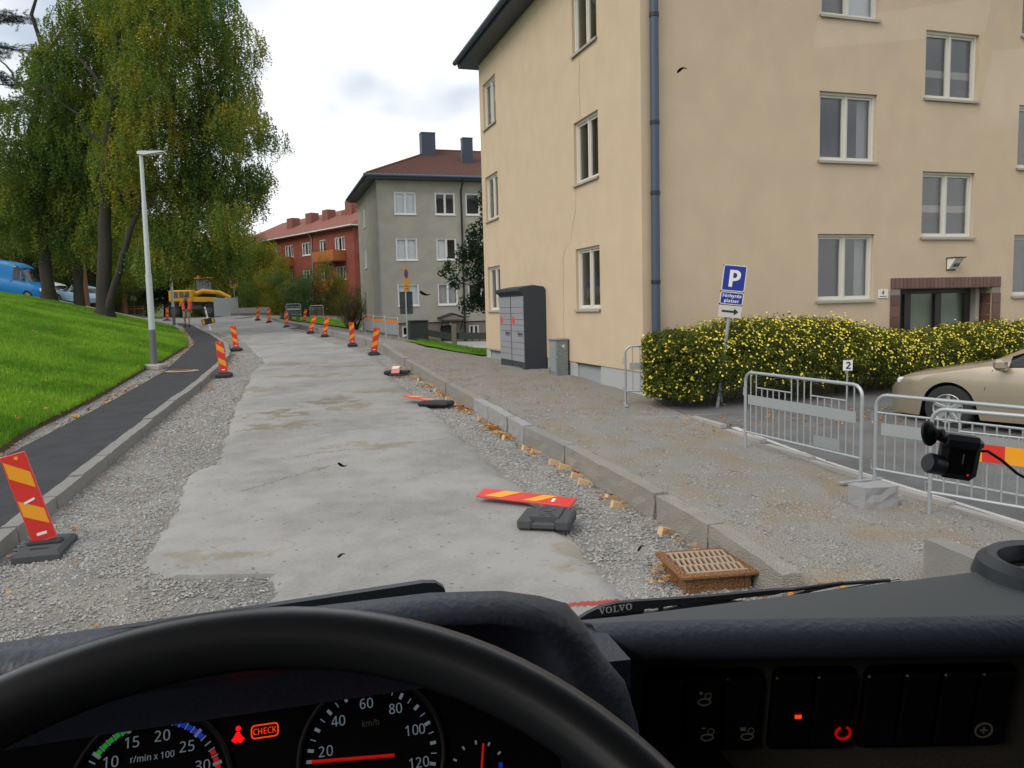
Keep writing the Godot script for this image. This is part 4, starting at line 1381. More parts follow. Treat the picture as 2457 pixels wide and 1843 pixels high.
		for s: float in [-0.16, 0.02]:
			mb = MB.new()
			mb.box(Vector3(-q[2] * 0.5 - 0.004, 0.45, s), Vector3(0.01, 1.4, 0.05))
			part(ch, "seam", mb, M.galvanised_dull)
	pipe(t, [Vector3(4.83, 9.5, ov + 0.05), Vector3(4.83, 9.3, ov), Vector3(4.83, 8.95, 0.09), Vector3(4.83, 0.2, 0.09)], 0.055, M.trim_black, [])
	pipe(t, [Vector3(0.02, 9.3, 0.04), Vector3(0.02, 1.4, 0.04)], 0.018, M.galvanised_dull, [])
	# light-well rail by the cellar steps
	mb = MB.new()
	for q in [[4.55, 0.0], [5.0, 0.0], [5.45, 0.0]]:
		mb.cyl(Vector3(q[0], -0.2, 0.9), Vector3(q[0], 0.75, 0.9), 0.02, 0.02, 6)
	mb.tube([Vector3(4.5, 0.75, 0.9), Vector3(5.5, 0.75, 0.9)], 0.022, 6)
	mb.tube([Vector3(4.9, 0.1, 0.9), Vector3(5.2, 0.7, 0.9)], 0.02, 6)
	part(t, "cellar_rail", mb, M.trim_black)

func make_red_house() -> void:
	var t := thing("apartment_house", "red plastered apartment house with orange balconies and brick chimneys on a red roof", "building", Vector3(-14.54, 0, -71), deg_to_rad(41.6 + 90.0))
	# facade frame: seen from the street, local x runs back along the facade towards its near end
	var Wd := 26.0
	var dp := 9.0
	var top := 9.75
	# facade coordinate s runs away from the near corner; local x = s, facade looks to +z? the frame is turned so that z faces the street
	var fx := Transform3D(Basis(Vector3(-1, 0, 0), Vector3(0, 1, 0), Vector3(0, 0, -1)), Vector3(Wd - 1.2, 0, 0))
	var S := func(s: float) -> float: return Wd - 1.2 - s
	var fh := []
	var spans := [[0.38, 2.2, 3], [3.98, 5.1, 2], [6.95, 8.7, 3], [10.6, 12.4, 3], [14.1, 15.7, 3], [18.5, 20.2, 3]]
	for y: float in [7.76, 5.1, 2.5]:
		for q in spans:
			fh.append([Rect2(S.call(q[1]), y, q[1] - q[0], 1.24), q[2]])
	var holes := []
	for h in fh:
		holes.append(h[0])
	var wall := MB.new()
	wall_into(wall, fx, Wd, 0.0, top, holes, 0.1)
	wall_into(wall, Transform3D(Basis(Vector3(0, 0, 1), Vector3(0, 1, 0), Vector3(-1, 0, 0)), Vector3(-1.2, 0, 0)), dp, 0.0, top, [])
	wall_into(wall, Transform3D(Basis(Vector3(1, 0, 0), Vector3(0, 1, 0), Vector3(0, 0, 1)), Vector3(-1.2, 0, dp)), Wd, 0.0, top, [])
	part(t, "wall", wall, M.plaster_red)
	var core := MB.new()
	core.box(Vector3(Wd * 0.5 - 1.2, top * 0.5, dp * 0.5), Vector3(Wd - 3.0, top, dp - 3.0))
	for y: float in [1.9, 4.6, 7.2]:
		core.box(Vector3(Wd * 0.5 - 1.2, y, dp * 0.5), Vector3(Wd - 0.3, 0.12, dp - 0.3))
	part(t, "interior", core, M.room_wall)
	for h in fh:
		var sp: Array = [0.5] if h[1] == 2 else [0.33, 0.66]
		window(t, fx, h[0], {"paint": "frame_white", "sill_paint": "frame_white", "split": sp, "deep": 0.05, "cover": ["sheer", "", "sheer"], "double": false})
	for q in [[0.3, 4.1, 6.85], [10.7, 17.8, 6.9], [0.3, 4.1, 4.2]]:
		var b := group_node(t, "balcony", Transform3D())
		var mb := MB.new()
		mb.box(Vector3((q[0] + q[1]) * 0.5, q[2] - 0.06, -0.65), Vector3(q[1] - q[0], 0.12, 1.3))
		part(b, "slab", mb, M.plaster_red)
		mb = MB.new()
		mb.box(Vector3((q[0] + q[1]) * 0.5, q[2] + 0.45, -1.3), Vector3(q[1] - q[0], 0.9, 0.04))
		mb.box(Vector3(q[0], q[2] + 0.45, -0.65), Vector3(0.04, 0.9, 1.26))
		mb.box(Vector3(q[1], q[2] + 0.45, -0.65), Vector3(0.04, 0.9, 1.26))
		part(b, "front_sheet", mb, M.get("balcony_orange") if M.has("balcony_orange") else mat("balcony_orange", lin(0.4, 0.13, 0.03), 0.6))
		mb = MB.new()
		mb.tube([Vector3(q[0], q[2] + 1.05, -1.3), Vector3(q[1], q[2] + 1.05, -1.3)], 0.025, 6)
		part(b, "rail", mb, M.trim_black)
	var rf := group_node(t, "roof", Transform3D())
	var mb := MB.new()
	var y1 := top + 0.12
	var a := Vector3(-1.8, y1, -0.6); var b := Vector3(Wd - 0.6, y1, -0.6); var c := Vector3(Wd - 0.6, y1, dp + 0.6); var d := Vector3(-1.8, y1, dp + 0.6)
	var e := Vector3(0.6, y1 + 2.6, dp * 0.5); var f := Vector3(Wd - 4.0, y1 + 2.6, dp * 0.5)
	mb.quad(b, a, e, f)
	mb.quad(d, c, f, e)
	mb.tri(a, d, e)
	mb.tri(c, b, f)
	part(rf, "tile_cover", mb, M.roof_red)
	mb = MB.new()
	mb.box(Vector3(Wd * 0.5 - 1.2, top + 0.06, dp * 0.5), Vector3(Wd + 1.2, 0.1, dp + 1.2))
	part(rf, "eaves", mb, M.frame_white)
	for q in [[3.4, 2.7, 1.2, 1.4], [3.6, 3.0, 3.4, 0.6], [7.4, 2.4, 1.1, 0.95], [10.9, 2.4, 1.2, 1.0], [14.3, 2.0, 1.2, 0.8]]:
		mb = MB.new()
		mb.box(Vector3(q[0], y1 + 1.0 + q[3] * 0.5, q[1]), Vector3(q[2], q[3] + 0.8, 0.9))
		part(rf, "chimney", mb, M.roof_red)
	pipe(t, [Vector3(6.5, 9.7, -0.4), Vector3(6.5, 9.3, -0.1), Vector3(6.5, 0.5, -0.1)], 0.05, M.galvanised_dull, [])

# ---------- road-work things ----------
func quad_print(parent: Node, called: String, a: Array, z: float, m: Material) -> MeshInstance3D:
	# flat print on a board: polygon of [x, y] at depth z
	var mb := MB.new()
	var p := PackedVector2Array()
	for q in a:
		p.append(Vector2(q[0], q[1]))
	mb.prism(p, z, z)
	return part(parent, called, mb, m)

func foot_shape() -> MB:
	var mb := MB.new()
	mb.prism(PackedVector2Array([Vector2(-0.18, -0.3), Vector2(0.18, -0.3), Vector2(0.18, 0.3), Vector2(-0.18, 0.3)]), 0.0, 0.05, Transform3D(Basis(Vector3(1, 0, 0), Vector3(0, 0, -1), Vector3(0, 1, 0)), Vector3.ZERO))
	var a := [Vector3(-0.18, 0.05, 0.3), Vector3(0.18, 0.05, 0.3), Vector3(0.18, 0.05, -0.3), Vector3(-0.18, 0.05, -0.3)]
	var b := [Vector3(-0.15, 0.08, 0.26), Vector3(0.15, 0.08, 0.26), Vector3(0.15, 0.08, -0.26), Vector3(-0.15, 0.08, -0.26)]
	for i in 4:
		mb.quad(a[i], a[(i + 1) % 4], b[(i + 1) % 4], b[i])
	var lid := Transform3D(Basis(Vector3(1, 0, 0), Vector3(0, 0, -1), Vector3(0, 1, 0)), Vector3(-0.15, 0.08, 0.0))
	wall_into(mb, lid, 0.3, -0.26, 0.26, [Rect2(0.08, -0.2, 0.14, 0.05)], 0.05)
	mb.box(Vector3(0, 0.02, 0.175), Vector3(0.14, 0.02, 0.05))
	return mb

func marker(label: String, at: Vector3, turn: float, lean: float, mirrored := false, size := 1.0, dusty := false) -> Node3D:
	var t := thing("marker_board", label, "traffic marker", at, turn, "marker boards along the roadworks")
	t.scale = Vector3.ONE * size
	var ft := part(t, "foot", foot_shape(), M.rubber_dusty if dusty else M.rubber)
	var sl := MB.new()
	sl.bbox(Vector3(0, 0.09, 0), Vector3(0.27, 0.035, 0.12), 0.012)
	part(ft, "socket", sl, M.rubber)
	var bd := group_node(t, "board", Transform3D(Basis(Vector3.BACK, lean), Vector3(0, 0.1, 0)))
	if dusty:
		quad_print(bd, "sticker", [[-0.045, 0.355], [0.045, 0.375], [0.045, 0.395], [-0.045, 0.375]], 0.016, M.white)
	var mb := MB.new()
	mb.bbox(Vector3(0, 0.4, 0), Vector3(0.2, 0.8, 0.02), 0.004)
	part(bd, "panel", mb, M.marker_edge)
	quad_print(bd, "red_face", [[-0.093, 0.02], [0.093, 0.02], [0.093, 0.793], [-0.093, 0.793]], 0.0115, M.marker_red)
	var f := -1.0 if mirrored else 1.0
	for q in [[0.06, 0.245, 0.23, 0.41], [0.5, 0.68, 0.65, 0.825]]:
		quad_print(bd, "stripe", [[-0.086 * f, 0.8 * (1 - q[1])], [0.086 * f, 0.8 * (1 - q[3])], [0.086 * f, 0.8 * (1 - q[2])], [-0.086 * f, 0.8 * (1 - q[0])]], 0.0135, M.marker_yellow)
	quad_print(bd, "sticker", [[-0.04, 0.06], [0.04, 0.06], [0.04, 0.085], [-0.04, 0.085]], 0.0135, M.white)
	mb = MB.new()
	mb.cyl(Vector3(0.02, 0.76, 0.01), Vector3(0.02, 0.76, 0.014), 0.016, 0.016, 12)
	part(bd, "reflector", mb, M.marker_yellow)
	return t

func fallen_board(parent: Node, xf: Transform3D, length: float, face_up: bool) -> void:
	var bd := group_node(parent, "board", xf)
	var mb := MB.new()
	mb.bbox(Vector3(0, 0, 0), Vector3(length, 0.022, 0.2), 0.004)
	part(bd, "panel", mb, M.marker_edge if face_up else M.marker_back)
	if face_up:
		var k := Transform3D(Basis(Vector3(1, 0, 0), Vector3(0, 0, -1), Vector3(0, 1, 0)), Vector3(0, 0.0125, 0))
		for q in [["red_face", [[-0.495, -0.093], [0.495, -0.093], [0.495, 0.093], [-0.495, 0.093]], M.marker_red, 0.0], ["stripe", [[-0.42, -0.086], [-0.24, -0.086], [-0.08, 0.086], [-0.26, 0.086]], M.marker_yellow, 0.002], ["stripe", [[0.0, -0.086], [0.14, -0.086], [0.3, 0.086], [0.16, 0.086]], M.marker_yellow, 0.002], ["sticker", [[0.28, -0.05], [0.31, -0.05], [0.31, 0.03], [0.28, 0.03]], M.white, 0.002]]:
			var m2 := MB.new()
			var p := PackedVector2Array()
			for c in q[1]:
				p.append(Vector2(c[0] * length, c[1]))
			m2.prism(p, q[3], q[3], k)
			part(bd, q[0], m2, q[2])

func make_markers() -> void:
	marker("large red and yellow marker board leaning over beside the pale footway kerb", Vector3(-4.1, gy(6.62) - 0.03, -6.62), deg_to_rad(16), deg_to_rad(14), false, 1.0, true)
	marker("marker board standing just off the end of the pale footway kerb near the manhole cover", Vector3(-7.38, gy(19.9) - 0.02, -19.9), deg_to_rad(12), deg_to_rad(5))
	marker("marker board standing where the footway kerb bends, past the manhole cover", Vector3(-10.1, gy(28.6) - 0.01, -28.6), deg_to_rad(10), deg_to_rad(5))
	marker("small far marker board beside the far thin lamp post", Vector3(-23.9, height(-23.9, 54.4) - 0.04, -54.4), deg_to_rad(50), deg_to_rad(-4))
	var rows := [[-4.5, 25.5, -9, "first"], [-6.07, 29.8, 0, "second"], [-8.5, 35.6, -11, "third"], [-9.9, 38.6, -17, "fourth"], [-12.7, 44.3, 0, "fifth"], [-15.35, 49.7, 0, "sixth"], [-17.3, 53.5, -5, "seventh"]]
	for q in rows:
		marker("%s standing marker board along the exposed kerb, counted from the parcel lockers" % q[3], Vector3(q[0], height(q[0], q[1]) - 0.01, -q[1]), deg_to_rad(14), deg_to_rad(q[2]), true)
	marker("marker board standing on the grass patch between two far barriers", on(-14.8, 56.0), deg_to_rad(10), deg_to_rad(-12), true)
	# knocked-over ones
	var t := thing("fallen_marker_board", "knocked over marker board lying behind its black foot with many holes", "traffic marker", Vector3(0.27, gy(6.95), -6.95), 0.0, "knocked over marker boards")
	var ft := group_node(t, "foot", Transform3D(Basis(Vector3.UP, deg_to_rad(-13)), Vector3(0.02, 0.0, 0.02)))
	var mb := MB.new()
	for s: float in [-1.0, 1.0]:
		mb.bbox(Vector3(s * 0.17, 0.05, 0), Vector3(0.14, 0.1, 0.42), 0.02)
	mb.bbox(Vector3(0, 0.04, 0), Vector3(0.22, 0.06, 0.42), 0.015)
	part(ft, "body", mb, M.rubber_dusty)
	mb = MB.new()
	var holes := []
	for q in [[0.05, 0.29, 0.07, 0.03], [0.04, 0.23, 0.03, 0.03], [0.17, 0.23, 0.03, 0.03], [0.1, 0.17, 0.07, 0.035], [0.14, 0.1, 0.05, 0.03], [0.08, 0.04, 0.05, 0.03], [0.18, 0.04, 0.04, 0.03]]:
		holes.append(Rect2(q[0], q[1], q[2], q[3]))
	wall_into(mb, Transform3D(Basis(Vector3(1, 0, 0), Vector3(0, 0, -1), Vector3(0, 1, 0)), Vector3(-0.13, 0.115, 0.16)), 0.26, 0.0, 0.36, holes, 0.045)
	for s: float in [-1.0, 1.0]:
		mb.box(Vector3(s * 0.125, 0.09, -0.02), Vector3(0.009, 0.048, 0.36))
		mb.box(Vector3(0, 0.09, -0.02 + s * 0.175), Vector3(0.24, 0.048, 0.009))
	part(ft, "raised_plate", mb, M.rubber_dusty)
	fallen_board(t, Transform3D(Basis(Vector3.UP, deg_to_rad(-23)) * Basis(Vector3.BACK, deg_to_rad(-2)) * Basis(Vector3.RIGHT, deg_to_rad(9)), Vector3(-0.16, 0.085, -0.66)), 1.0, true)
	t = thing("fallen_marker_board", "knocked over marker board with its rounded black foot lying on the road edge", "traffic marker", Vector3(-1.55, gy(14.1), -14.1), 0.0, "knocked over marker boards")
	mb = MB.new()
	mb.bbox(Vector3(0.16, 0.045, 0.05), Vector3(0.62, 0.09, 0.36), 0.04, Basis(Vector3.UP, deg_to_rad(-20)))
	part(t, "foot", mb, M.rubber)
	fallen_board(t, Transform3D(Basis(Vector3.UP, deg_to_rad(-35)) * Basis(Vector3.BACK, deg_to_rad(-6)), Vector3(-0.12, 0.1, -0.25)), 0.8, true)
	t = thing("fallen_marker_board", "knocked over marker board lying back side up, pale and pink", "traffic marker", Vector3(-2.85, gy(19.1), -19.1), 0.0, "knocked over marker boards")
	mb = MB.new()
	mb.bbox(Vector3(0, 0.05, -0.2), Vector3(0.62, 0.08, 0.34), 0.02)
	part(t, "foot", mb, M.rubber)
	fallen_board(t, Transform3D(Basis(Vector3.UP, deg_to_rad(97)) * Basis(Vector3.BACK, deg_to_rad(7)), Vector3(0.0, 0.13, 0.05)), 0.85, false)
	mb = MB.new()
	mb.bbox(Vector3(-0.02, 0.172, -0.16), Vector3(0.18, 0.006, 0.34), 0.002, Basis(Vector3.RIGHT, deg_to_rad(7)))
	part(t, "pale_face", mb, M.marker_cream)

# steel crowd barrier, local x along, base at y = 0
func barrier(label: String, at: Vector3, turn: float, o := {}) -> Node3D:
	var t := thing("crowd_barrier", label, "barrier", at, turn, "steel barriers")
	var W: float = o.get("w", 2.0)
	var Hh: float = o.get("h", 1.0)
	var m: Material = M.galvanised
	var r := 0.019
	var hw := W * 0.5
	var pts := [Vector3(-hw, 0.02, 0)]
	for k in 5:
		var q := PI - k * PI / 8.0
		pts.append(Vector3(-hw + 0.12 + 0.12 * cos(q), Hh - 0.12 + 0.12 * sin(q), 0))
	for k in 5:
		var q := PI / 2 - k * PI / 8.0
		pts.append(Vector3(hw - 0.12 + 0.12 * cos(q), Hh - 0.12 + 0.12 * sin(q), 0))
	pts.append(Vector3(hw, 0.02, 0))
	var mb := MB.new()
	mb.tube(pts, r, 8)
	part(t, "frame", mb, m)
	mb = MB.new()
	mb.tube([Vector3(-hw, 0.24, 0), Vector3(hw, 0.24, 0)], r * 0.8, 8)
	part(t, "lower_rail", mb, m)
	for s: float in [-1.0, 1.0]:
		mb = MB.new()
		mb.bbox(Vector3(s * hw, 0.012, 0), Vector3(0.05, 0.02, 0.52), 0.004)
		part(t, "foot", mb, m)
	var bar := MB.new()
	bar.cyl(Vector3(0, 0, 0), Vector3(0, 1, 0), 0.008, 0.008, 6, false)
	var barm := bar.mesh()
	var n: int = o.get("bars", 17)
	var style: String = o.get("style", "mixed")
	var rail := Hh - 0.18
	for i in n:
		var x := -hw + W * (i + 1) / (n + 1)
		var full := style == "mixed" and (i in [0, 1, 7, 8, 9, 10, n - 2, n - 1])
		var b := part(t, "bar", barm, m)
		b.position = Vector3(x, 0.24, 0)
		b.scale = Vector3(1, (Hh - 0.24) if full else rail - 0.24, 1)
	mb = MB.new()
	if style == "mixed":
		for q in [[1, 7], [10, n - 2]]:
			mb.tube([Vector3(-hw + W * (q[0] + 1) / (n + 1), rail, 0), Vector3(-hw + W * (q[1] + 1) / (n + 1), rail, 0)], 0.009, 6)
	else:
		mb.tube([Vector3(-hw, rail, 0), Vector3(hw, rail, 0)], 0.012, 6)
	part(t, "upper_rail", mb, m)
	if o.get("plate", true):
		mb = MB.new()
		mb.box(Vector3(0, 0.66, 0.012 if not o.get("back", false) else -0.012), Vector3(W - 0.14, 0.12, 0.004))
		part(t, "plate", mb, M.plate_grey)
	if o.get("band", false):
		var bn := group_node(t, "striped_band", Transform3D(Basis(), Vector3(0, o.get("band_y", 0.66), 0.024)))
		var k: int = o.get("band_n", 10)
		var bh: float = o.get("band_h", 0.15)
		for i in k:
			mb = MB.new()
			var bw := (W - 0.16) / k
			mb.box(Vector3(-hw + 0.08 + (i + 0.5) * bw, 0, 0), Vector3(bw, bh, 0.004))
			part(bn, "red_field" if i % 2 == 0 else "yellow_field", mb, M.marker_red if i % 2 == 0 else M.marker_yellow)
	if o.get("tag", false):
		mb = MB.new()
		mb.box(Vector3(hw - 0.5, 0.33, 0.012), Vector3(0.4, 0.12, 0.003))
		part(t, "name_plate", mb, M.galvanised_dull)
		for i in 8:
			mb = MB.new()
			mb.box(Vector3(hw - 0.56 + i * 0.035, 0.335 + (0.006 if i % 2 else 0.0), 0.0145), Vector3(0.012, 0.035, 0.002))
			part(t, "faded_print", mb, M.plate_grey)
	for s: float in [0.33, 0.8]:
		mb = MB.new()
		mb.tube([Vector3(-hw, s * Hh, 0), Vector3(-hw - 0.04, s * Hh, 0), Vector3(-hw - 0.04, (s - 0.09) * Hh, 0), Vector3(-hw, (s - 0.09) * Hh, 0)], 0.007, 6)
		part(t, "hook", mb, m)
	return t

func between(a: Vector3, b: Vector3) -> Array:
	return [(a + b) * 0.5, atan2(-(b - a).z, (b - a).x), a.distance_to(b)]

func make_barriers() -> void:
	var a := on(2.95, 9.77)
	var b := on(3.58, 7.9)
	var q := between(a, b)
	barrier("steel crowd barrier before the flowering hedge with a faded name plate at its foot", q[0], q[1], {"w": q[2], "tag": true})
	a = on(3.66, 7.76)
	b = on(4.62, 6.1)
	q = between(a, b)
	barrier("steel crowd barrier with a full grey plate in front of the gold car's wheel", q[0], q[1], {"w": q[2], "style": "rail"})
	a = on(3.74, 6.87) + Vector3(0, 0, 0)
	b = on(5.0, 5.2)
	q = between(a, b)
	barrier("steel crowd barrier with a red and yellow striped band behind the dashboard camera", q[0], q[1], {"w": q[2], "band": true, "plate": false, "band_n": 11, "tag": true})
	barrier("steel crowd barrier at the ochre house corner beside the hedge end", Vector3(2.72, 0.5, -13.05), deg_to_rad(-4), {"w": 1.6, "bars": 12})
	a = on(-16.8, 58.5)
	barrier("far steel barrier beside the stacked pallet at the shrubs", on(-16.4, 59.2), deg_to_rad(4), {"w": 1.1, "bars": 10, "style": "rail", "h": 1.05})
	barrier("far steel barrier on the grass patch before the reddish shrubs", on(-14.6, 59.0), deg_to_rad(-14), {"w": 1.1, "bars": 10, "style": "rail", "h": 1.05, "plate": false})
	var k := 0
	for e in [[-7.73, 41.4, -6.83, 39.0, "first"], [-6.8, 38.9, -5.97, 37.2, "second"], [-5.93, 37.1, -5.13, 35.6, "third"]]:
		q = between(on(e[0], e[1]), on(e[2], e[3]))
		barrier("%s of the orange banded sheet barriers, counted from the twiggy bush" % e[4], q[0], q[1], {"w": q[2], "bars": 6, "style": "rail", "band": true, "band_n": 12, "band_h": 0.12, "band_y": 0.82, "plate": false})
		var sh := MB.new()
		sh.box(Vector3(0, 0.5, 0.012), Vector3(q[2] - 0.08, 0.5, 0.004))
		part(get_child(get_child_count() - 1), "mesh_sheet", sh, M.galvanised_dull)
		k += 1
	barrier("far barrier with orange band on the side street below the blue sign", on(-35.0, 72.2), deg_to_rad(4), {"w": 2.3, "bars": 14, "style": "rail", "band": true, "band_n": 14, "band_h": 0.14, "band_y": 0.8, "plate": false})

func post(parent: Node3D, h: float, r := 0.03, m: Material = null) -> void:
	var mb := MB.new()
	mb.cyl(Vector3.ZERO, Vector3(0, h, 0), r, r, 10)
	part(parent, "pole", mb, m if m else M.galvanised_dull)

func rounded(w: float, h: float, r: float) -> PackedVector2Array:
	var p := PackedVector2Array()
	for c in [[w / 2 - r, h / 2 - r, 0.0], [-w / 2 + r, h / 2 - r, PI / 2], [-w / 2 + r, -h / 2 + r, PI], [w / 2 - r, -h / 2 + r, PI * 1.5]]:
		for k in 5:
			var q: float = c[2] + k * PI / 8.0
			p.append(Vector2(c[0] + r * cos(q), c[1] + r * sin(q)))
	return p

func board(parent: Node3D, called: String, w: float, h: float, at: Vector3, rim: Material, face: Material, margin := 0.012, r := 0.03) -> Node3D:
	var g := group_node(parent, called, Transform3D(Basis(), at))
	var mb := MB.new()
	mb.prism(rounded(w, h, r), -0.004, 0.004)
	part(g, "panel", mb, rim)
	if face:
		mb = MB.new()
		mb.prism(rounded(w - 2 * margin, h - 2 * margin, r * 0.7), 0.0065, 0.0065)
		part(g, "face", mb, face)
	return g

func make_signs() -> void:
	# parking sign, tilted
	var t := thing("parking_sign", "leaning blue parking sign with two smaller plates rising from the yellow flowering hedge", "sign", on(3.33, 12.55, 0.0), deg_to_rad(-8))
	var lean := group_node(t, "assembly", Transform3D(Basis(Vector3.BACK, deg_to_rad(-7)), Vector3.ZERO))
	var mb := MB.new()
	mb.cyl(Vector3(0, 0, 0), Vector3(0, 2.32, 0), 0.028, 0.028, 10)
	part(lean, "pole", mb, M.galvanised_dull)
	var p := board(lean, "parking_board", 0.36, 0.41, Vector3(0, 2.1, 0.04), M.sign_white, M.sign_blue)
	var tm := part(p, "letter", text_mesh("P", 0.27, 0.002, true), M.sign_white)
	tm.position = Vector3(0.0, -0.01, 0.009)
	p = board(lean, "text_board", 0.36, 0.2, Vector3(0, 1.78, 0.04), M.sign_white, M.sign_blue)
	tm = part(p, "line", text_mesh("Förhyrda", 0.05, 0.002, true), M.sign_white)
	tm.position = Vector3(0, 0.038, 0.009)
	tm = part(p, "line", text_mesh("platser", 0.05, 0.002, true), M.sign_white)
	tm.position = Vector3(0, -0.042, 0.009)
	p = board(lean, "arrow_board", 0.36, 0.19, Vector3(0, 1.57, 0.04), M.sign_grey, null, 0.01, 0.008)
	quad_print(p, "arrow", [[-0.13, -0.016], [0.06, -0.016], [0.06, -0.055], [0.13, 0.0], [0.06, 0.055], [0.06, 0.016], [-0.13, 0.016]], 0.008, M.print_black)
	for y: float in [2.29, 1.88, 1.68]:
		mb = MB.new()
		mb.box(Vector3(0, y, 0.0), Vector3(0.37, 0.025, 0.02))
		part(lean, "clamp", mb, M.trim_black)
	# bay number
	t = thing("bay_number", "small white plate with the number 2 on a stake before the gold car", "sign", on(5.2, 12.0), deg_to_rad(-10))
	mb = MB.new()
	mb.cyl(Vector3(0, -0.1, 0), Vector3(0, 0.75, 0), 0.015, 0.015, 6)
	part(t, "stake", mb, M.galvanised_dull)
	p = board(t, "plate", 0.14, 0.16, Vector3(0, 0.72, 0.02), M.sign_white, null, 0.01, 0.006)
	tm = part(p, "numeral", text_mesh("2", 0.11, 0.002, true), M.print_black)
	tm.position = Vector3(0.01, 0, 0.007)
	# temporary no-parking sign edge on, with the back of a board
	t = thing("road_sign", "yellow no parking sign seen almost edge on above a dark board back on a post", "sign", on(-4.95, 37.3), deg_to_rad(72))
	post(t, 3.45, 0.035, M.galvanised)
	p = board(t, "no_parking_board", 0.6, 0.75, Vector3(0, 3.1, 0.05), M.sign_yellow, null, 0.02, 0.03)
	mb = MB.new()
	mb.cyl(Vector3(0, 0.08, 0.005), Vector3(0, 0.08, 0.009), 0.22, 0.22, 24)
	part(p, "disc", mb, M.sign_blue)
	p = board(t, "lower_board", 0.6, 0.4, Vector3(0, 2.52, 0.05), M.sign_yellow, null, 0.02, 0.03)
	for y: float in [0.08, -0.05]:
		mb = MB.new()
		mb.box(Vector3(0, y, 0.006), Vector3(0.4, 0.03, 0.002))
		part(p, "text_line", mb, M.print_black)
	var bk := group_node(t, "sheet_board", Transform3D(Basis(Vector3.UP, deg_to_rad(-70)), Vector3(0, 1.8, 0.0)))
	mb = MB.new()
	mb.box(Vector3(0, 0, -0.05), Vector3(0.62, 1.05, 0.006))
	part(bk, "sheet", mb, M.sign_back)
	for y: float in [0.52, -0.02, -0.2]:
		mb = MB.new()
		mb.box(Vector3(0, y, -0.04), Vector3(0.62, 0.03, 0.02))
		part(bk, "stiffener", mb, M.trim_black)
	# far yellow no parking sign by the excavator
	t = thing("road_sign", "yellow board with a round no parking symbol beside the excavator", "sign", on(-22.6, 64.3), deg_to_rad(20))
	post(t, 2.9, 0.03)
	p = board(t, "no_parking_board", 0.62, 0.75, Vector3(0, 2.55, 0.05), M.sign_yellow, null, 0.02, 0.03)
	mb = MB.new()
	mb.cyl(Vector3(0, 0.1, 0.005), Vector3(0, 0.1, 0.009), 0.21, 0.21, 24)
	part(p, "disc_rim", mb, M.marker_red)
	mb = MB.new()
	mb.cyl(Vector3(0, 0.1, 0.009), Vector3(0, 0.1, 0.013), 0.17, 0.17, 24)
	part(p, "disc", mb, M.sign_blue)
	quad_print(p, "slash", [[-0.14, 0.2], [-0.1, 0.24], [0.14, 0.0], [0.1, -0.04]], 0.0155, M.marker_red)
	for y: float in [-0.2, -0.28]:
		mb = MB.new()
		mb.box(Vector3(0, y, 0.006), Vector3(0.44, 0.035, 0.002))
		part(p, "text_line", mb, M.print_black)
	# far blue signs
	t = thing("road_sign", "two stacked light blue square signs with a small white plate below", "sign", on(-35.3, 73.5), deg_to_rad(10))
	post(t, 4.0, 0.035)
	for y: float in [3.7, 3.05]:
		p = board(t, "blue_board", 0.52, 0.6, Vector3(0, y - 0.2, 0.05), M.sign_lightblue, null, 0.02, 0.03)
		quad_print(p, "figure", [[-0.05, -0.2], [0.05, -0.2], [0.08, 0.0], [0.0, 0.22], [-0.09, 0.05]], 0.006, mat("figure_blue", lin(0.06, 0.3, 0.62), 0.5) if not M.has("figure_blue") else M.figure_blue)
	p = board(t, "white_plate", 0.55, 0.42, Vector3(0, 1.75, 0.05), M.sign_grey, null, 0.02, 0.03)
	quad_print(p, "print", [[-0.18, -0.05], [0.18, -0.02], [0.18, 0.06], [-0.18, 0.04]], 0.006, M.plate_grey)
	# leaning alternate sign: white baton with black and yellow cross board
	t = thing("baton_sign", "leaning white baton carrying a black cross board with yellow squares, on the road edge", "sign", on(-16.5, 42.9, 0.02), deg_to_rad(8))
	var g := group_node(t, "assembly", Transform3D(Basis(Vector3.BACK, deg_to_rad(10)), Vector3.ZERO))
	mb = MB.new()
	mb.bbox(Vector3(0, 0.62, 0), Vector3(0.09, 1.35, 0.03), 0.006)
	part(g, "baton", mb, M.white)
	for y: float in [0.25, 0.85, 1.15]:
		mb = MB.new()
		mb.box(Vector3(0, y, 0.017), Vector3(0.06, 0.07, 0.002))
		part(g, "dark_mark", mb, M.plate_grey)
	mb = MB.new()
	mb.bbox(Vector3(0, 0.5, 0.02), Vector3(0.7, 0.32, 0.012), 0.004, Basis(Vector3.BACK, deg_to_rad(3)))
	part(g, "cross_board", mb, M.print_black)
	for s: float in [-1.0, 1.0]:
		mb = MB.new()
		mb.box(Vector3(s * 0.25, 0.5 + s * 0.012, 0.028), Vector3(0.12, 0.24, 0.003))
		part(g, "yellow_square", mb, M.sign_yellow)
	# low dark rail fence with grey wooden posts before the grey house
	t = thing("rail_fence", "low dark green rail fence on stout grey wooden posts before the grey house", "fence", Vector3.ZERO)
	var ps := [on(-4.9, 40.5), on(-2.76, 38.0), on(1.5, 36.5)]
	for q: Vector3 in ps:
		mb = MB.new()
		mb.bbox(q + Vector3(0, 0.5, 0), Vector3(0.24, 1.15, 0.24), 0.02)
		part(t, "post", mb, M.grey_wood)
	for i in 2:
		var a: Vector3 = ps[i] + Vector3(0, 0.5, -0.1)
		var b: Vector3 = ps[i + 1] + Vector3(0, 0.42, -0.1)
		var e := between(a, b)
		mb = MB.new()
		mb.box(Vector3.ZERO, Vector3(a.distance_to(b), 0.32, 0.06))
		var o := part(t, "rail", mb, M.green_wood)
		o.position = e[0]
		o.transform.basis = Basis(Vector3.UP, e[1]) * Basis(Vector3.BACK, asin((b.y - a.y) / a.distance_to(b)))
